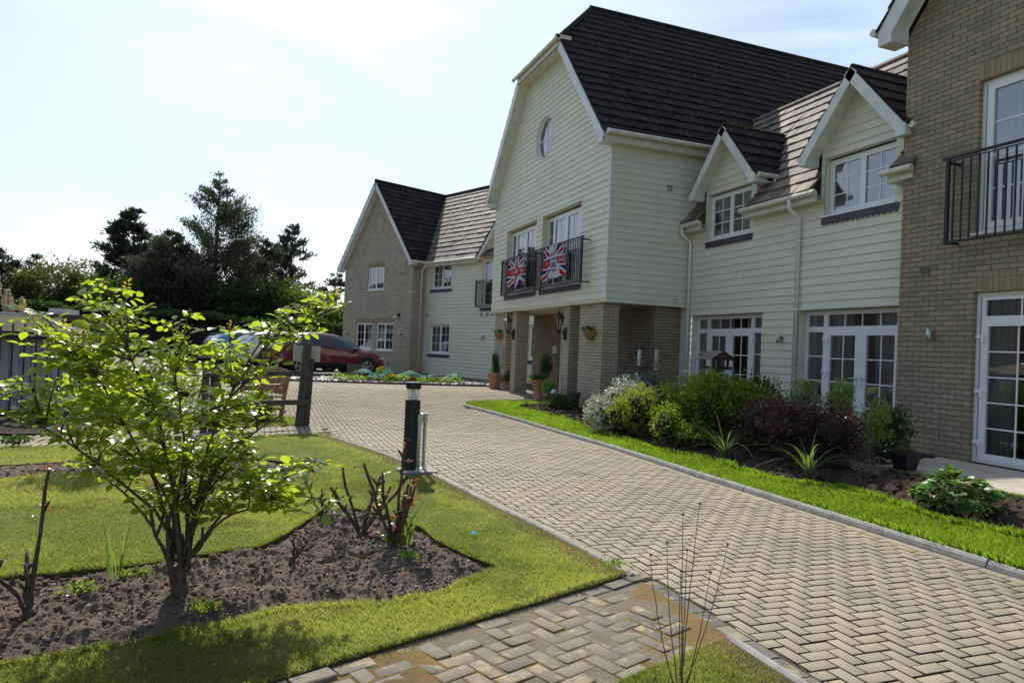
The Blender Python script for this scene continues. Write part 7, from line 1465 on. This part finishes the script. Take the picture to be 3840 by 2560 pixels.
# ---- bird table and feeders
bt = empty('bird_table', (7.12, 9.38, 0.12), 'brown wooden bird table with a pitched roof above the green shrub', 'bird table'); X0, Y0 = 7.12, 9.38
MB().box(X0-0.035, X0+0.035, Y0-0.035, Y0+0.035, 0.1, 1.31).build('post', M['oldwood'], bt)
brown = plain('stained brown wood', (0.06, 0.028, 0.022), 0.7, var=0.3, nscale=20)
MB().box(X0-0.19, X0+0.19, Y0-0.17, Y0+0.17, 1.31, 1.325).box(X0-0.19, X0-0.175, Y0-0.17, Y0+0.17, 1.325, 1.36).box(X0+0.175, X0+0.19, Y0-0.17, Y0+0.17, 1.325, 1.36).build('tray', brown, bt)
for sx in (-1, 1):
    for sy in (-1, 1): MB().box(X0+sx*0.14-0.016, X0+sx*0.14+0.016, Y0+sy*0.12-0.016, Y0+sy*0.12+0.016, 1.325, 1.50).build('support', brown, bt)
rf_ = MB(); rgrey = plain('grey roof board', (0.15, 0.12, 0.11), 0.8, var=0.3, nscale=15)
for s in (-1, 1):
    for k in range(3): q0, q1 = k/3, (k+1.15)/3; rf_.add([(X0+s*0.26*(1-q0), Y0-0.20, 1.465+0.15*q0+0.012), (X0+s*0.26*(1-q0), Y0+0.20, 1.465+0.15*q0+0.012), (X0+s*0.26*(1-min(1, q1)), Y0+0.20, 1.465+0.15*min(1, q1)), (X0+s*0.26*(1-min(1, q1)), Y0-0.20, 1.465+0.15*min(1, q1)), (X0+s*0.26*(1-q0), Y0-0.20, 1.465+0.15*q0), (X0+s*0.26*(1-q0), Y0+0.20, 1.465+0.15*q0)], [(0, 1, 2, 3), (0, 1, 5, 4)])
rf_.build('roof', rgrey, bt)
g_ = MB()
for s in (-1, 1): g_.add([(X0-0.22, Y0+s*0.185, 1.475), (X0+0.22, Y0+s*0.185, 1.475), (X0, Y0+s*0.185, 1.60)], [(0, 1, 2)]); g_.add([(X0-0.22, Y0+s*0.180, 1.475), (X0+0.22, Y0+s*0.180, 1.475), (X0, Y0+s*0.180, 1.60)], [(2, 1, 0)])
g_.build('gable_board', brown, bt)
fpole = empty('feeder_pole', (6.72, 10.83, 0.12), 'thin dark pole with two curved arms holding the bird feeders', 'feeder pole')
MB().tube([(6.72, 10.83, 0.1), (6.72, 10.83, 1.80)], 0.008, 6).build('pole', M['black'], fpole)
for (x1, y1) in ((6.575, 10.89), (6.865, 10.77)): MB().tube([(6.72, 10.83, 1.66), ((6.72+x1)/2, (10.83+y1)/2, 1.82), (x1, y1, 1.78), (x1, y1, 1.70)], 0.005, 6).build('arm', M['black'], fpole)
def feeder(x, y, z0, z1, label, col, perches):
    root = empty('bird_feeder', (x, y, z0), label, 'bird feeder', 'bird feeders'); 
    MB().tube([(x, y, z0+0.02), (x, y, z1-0.015)], 0.030, 14).build('tube', col, root, smooth=True); MB().tube([(x, y, z1-0.02), (x, y, z1)], 0.036, 14).build('lid', M['galv'], root); MB().tube([(x, y, z0), (x, y, z0+0.02)], 0.036, 14).build('base', M['galv'], root)
    MB().tube([(x, y, z1), (x, y, 1.72)], 0.002, 4).build('hook_wire', M['galv'], root)
    for z in perches: MB().tube([(x-0.07, y+0.02, z), (x+0.07, y-0.02, z)], 0.004, 5).build('perch', M['galv'], root)
seed_m = plain('seed filled tube', (0.42, 0.33, 0.20), 0.4, var=0.2, nscale=60)
feeder(6.575, 10.89, 1.30, 1.58, 'pale green seed feeder hanging on the left arm', plain('pale green tube', (0.38, 0.50, 0.42), 0.3), (1.36, 1.45)); feeder(6.865, 10.77, 1.24, 1.60, 'longer seed-filled feeder with a wide foot on the right arm', seed_m, (1.33, 1.44))
# ---- far flower bed: slate chips, planting, netting
FBED = [(-3, 24.8), (0.0, 23.05), (2.7, 22.4), (5.0, 22.1), (7.6, 22.0), (9.4, 22.3), (9.6, 24.2), (7.0, 25.6), (4.0, 25.4), (1.8, 25.6)]
n = 9000; x = RNG.uniform(-3, 9.6, n); y = RNG.uniform(21.9, 26, n); inner = inpoly(x, y, [(2.6, 22.75), (5.2, 22.55), (6.9, 22.7), (6.7, 23.9), (3.5, 24.2), (2.4, 23.6)]); k = inpoly(x, y, FBED) & ~inner; x, y = x[k], y[k]; n = len(x)
th = RNG.uniform(0, 6.28, n); s = RNG.uniform(0.02, 0.06, n); tl = RNG.normal(0, 0.25, (n, 2)); z = G(x, y)+0.035+RNG.uniform(0, 0.03, n); C_ = np.array([(-1, -0.6), (1, -0.5), (0.8, 0.6), (-0.9, 0.5)])
V = np.stack([np.stack([x+s*(a*np.cos(th)-b*np.sin(th)), y+s*(a*np.sin(th)+b*np.cos(th)), z+s*(a*tl[:, 0]+b*tl[:, 1])], 1) for a, b in C_], 1).reshape(-1, 3); Fq = np.arange(n*4).reshape(-1, 4)
chip = plain('slate chip', (0.22, 0.22, 0.24), 0.55, var=0.4, nscale=3); stuff(link('slate_chips', npmesh('slate_chips', V, Fq), chip), 'pale slate chippings edging the far flower bed', 'slate chips')
cols = {'violet': (0.20, 0.10, 0.40), 'red': (0.5, 0.03, 0.03), 'orange': (0.7, 0.25, 0.02), 'white': (0.7, 0.68, 0.7), 'pink': (0.5, 0.2, 0.3)}
for kx_, c_ in cols.items(): M['fl_'+kx_] = leaf_mat(kx_+' petal', c_, tuple(min(1, v*1.3) for v in c_), c_, 0.4, 0.6)
beds = [(2.75, 22.85, 0.42, 0.22, 'lime', 'big-leaved lime plant at the left end of the far bed', None), (3.15, 22.75, 0.30, 0.16, 'lime', 'lime leaves beside the big-leaved plant in the far bed', None), (3.6, 22.8, 0.22, 0.14, 'sage', 'grey plant with pale flowers in the far bed', 'white'), (3.95, 22.75, 0.20, 0.13, 'green', 'violet pansies near the bed edge', 'violet'), (4.3, 22.8, 0.20, 0.20, 'green', 'orange and red flowers in the middle of the far bed', 'orange'),
        (4.7, 22.8, 0.26, 0.22, 'lime', 'spiky lime plant in the middle of the far bed', None), (5.0, 22.75, 0.18, 0.15, 'dkgreen', 'dark red flower beside the spiky lime plant', 'red'), (5.35, 22.65, 0.26, 0.15, 'lime', 'low lime mat right of the middle of the far bed', None), (5.75, 22.75, 0.22, 0.17, 'green', 'violet flowers right of the low lime mat', 'violet'), (6.1, 22.65, 0.26, 0.16, 'lime', 'lime cushion near the right end of the far bed', 'white'), (6.5, 22.85, 0.26, 0.22, 'lime', 'upright lime plant at the right end of the far bed', None), (4.1, 23.9, 0.16, 0.42, 'green', 'tall orange and yellow flower standing above the netting', 'orange')]
for (x, y, r_, h_, mt_, lb, fl) in beds:
    z = float(G(x, y))+0.03; root = empty('bedding_plant', (x, y, z), lb, 'plant', 'bedding plants in the far bed'); P_, D_ = ellip(170, (x, y, z+h_*0.5), (r_, r_*0.8, h_*0.55), 0.2); link('foliage', leafmesh('foliage', P_, D_+[0, 0, 0.7], 0.085, 0.5), M[mt_], root)
    if fl: P_, D_ = ellip(26, (x, y, z+h_), (r_*0.8, r_*0.6, 0.05), 0.1); link('flowers', leafmesh('flowers', P_, D_+[0, -0.3, 0.8], 0.06, 0.9), M['fl_'+fl], root)
# netting draped over canes
net = empty('garden_netting', (4.8, 23.4, 0.2), 'green netting draped over canes on the far flower bed', 'netting'); m_ = MB()
def nz_(u, v): x = 3.3+u*3.6; y = 22.95+v*1.0-0.1*u; return (x, y, float(G(x, y))+0.28+0.10*sin(u*13+v*3)*sin(v*3.1)+0.05*sin(u*29)+0.42*max(0, 1-abs(u-0.27)*16)*max(0, 1-abs(v-0.5)*2.0)-0.12*u*v)
nu, nv = 110, 34
for i in range(nu+1):
    P_ = [nz_(i/nu, j/nv) for j in range(nv+1)]; m_.tube(P_, 0.0022, 3, False)
for j in range(nv+1): m_.tube([nz_(i/nu, j/nv) for i in range(nu+1)], 0.0022, 3, False)
M['net'] = leaf_mat('green net', (0.03, 0.30, 0.20), (0.05, 0.38, 0.26), (0.05, 0.40, 0.28), 0.4, 0.5)
m_.build('net', plain('green netting', (0.06, 0.42, 0.30), 0.5, var=0.1), net)
m_ = MB()
for i in range(9): u = 0.04+i*0.115; p = nz_(u, 0.02 if i % 2 else 0.5); MB().box(p[0]-0.02, p[0]+0.02, p[1]-0.02, p[1]+0.02, 0.15, p[2]+0.05).build('peg', M['oldwood'], net)
wc = empty('wire_guard', (3.3, 24.3, 0.2), 'wire mesh plant guard behind the lime plant in front of the red car', 'wire guard'); m_ = MB()
for i in range(40): t = 2*pi*i/40; m_.tube([(3.35+0.34*cos(t), 24.3+0.34*sin(t), 0.2), (3.35+0.34*cos(t), 24.3+0.34*sin(t), 0.72)], 0.0025, 3, False)
for j in range(9): m_.tube([(3.35+0.34*cos(2*pi*i/30), 24.3+0.34*sin(2*pi*i/30), 0.2+j*0.065) for i in range(31)], 0.0025, 3, False)
m_.build('mesh', M['grille'], wc)
lt_ = MB().add([(1.62, 5.05, 0.055), (1.66, 5.03, 0.07), (1.68, 5.07, 0.06), (1.64, 5.09, 0.075)], [(0, 1, 2, 3)]).build('litter', plain('turquoise scrap', (0.03, 0.45, 0.55), 0.5), None); tag(lt_, 'tiny turquoise scrap of litter on the lawn', 'litter')
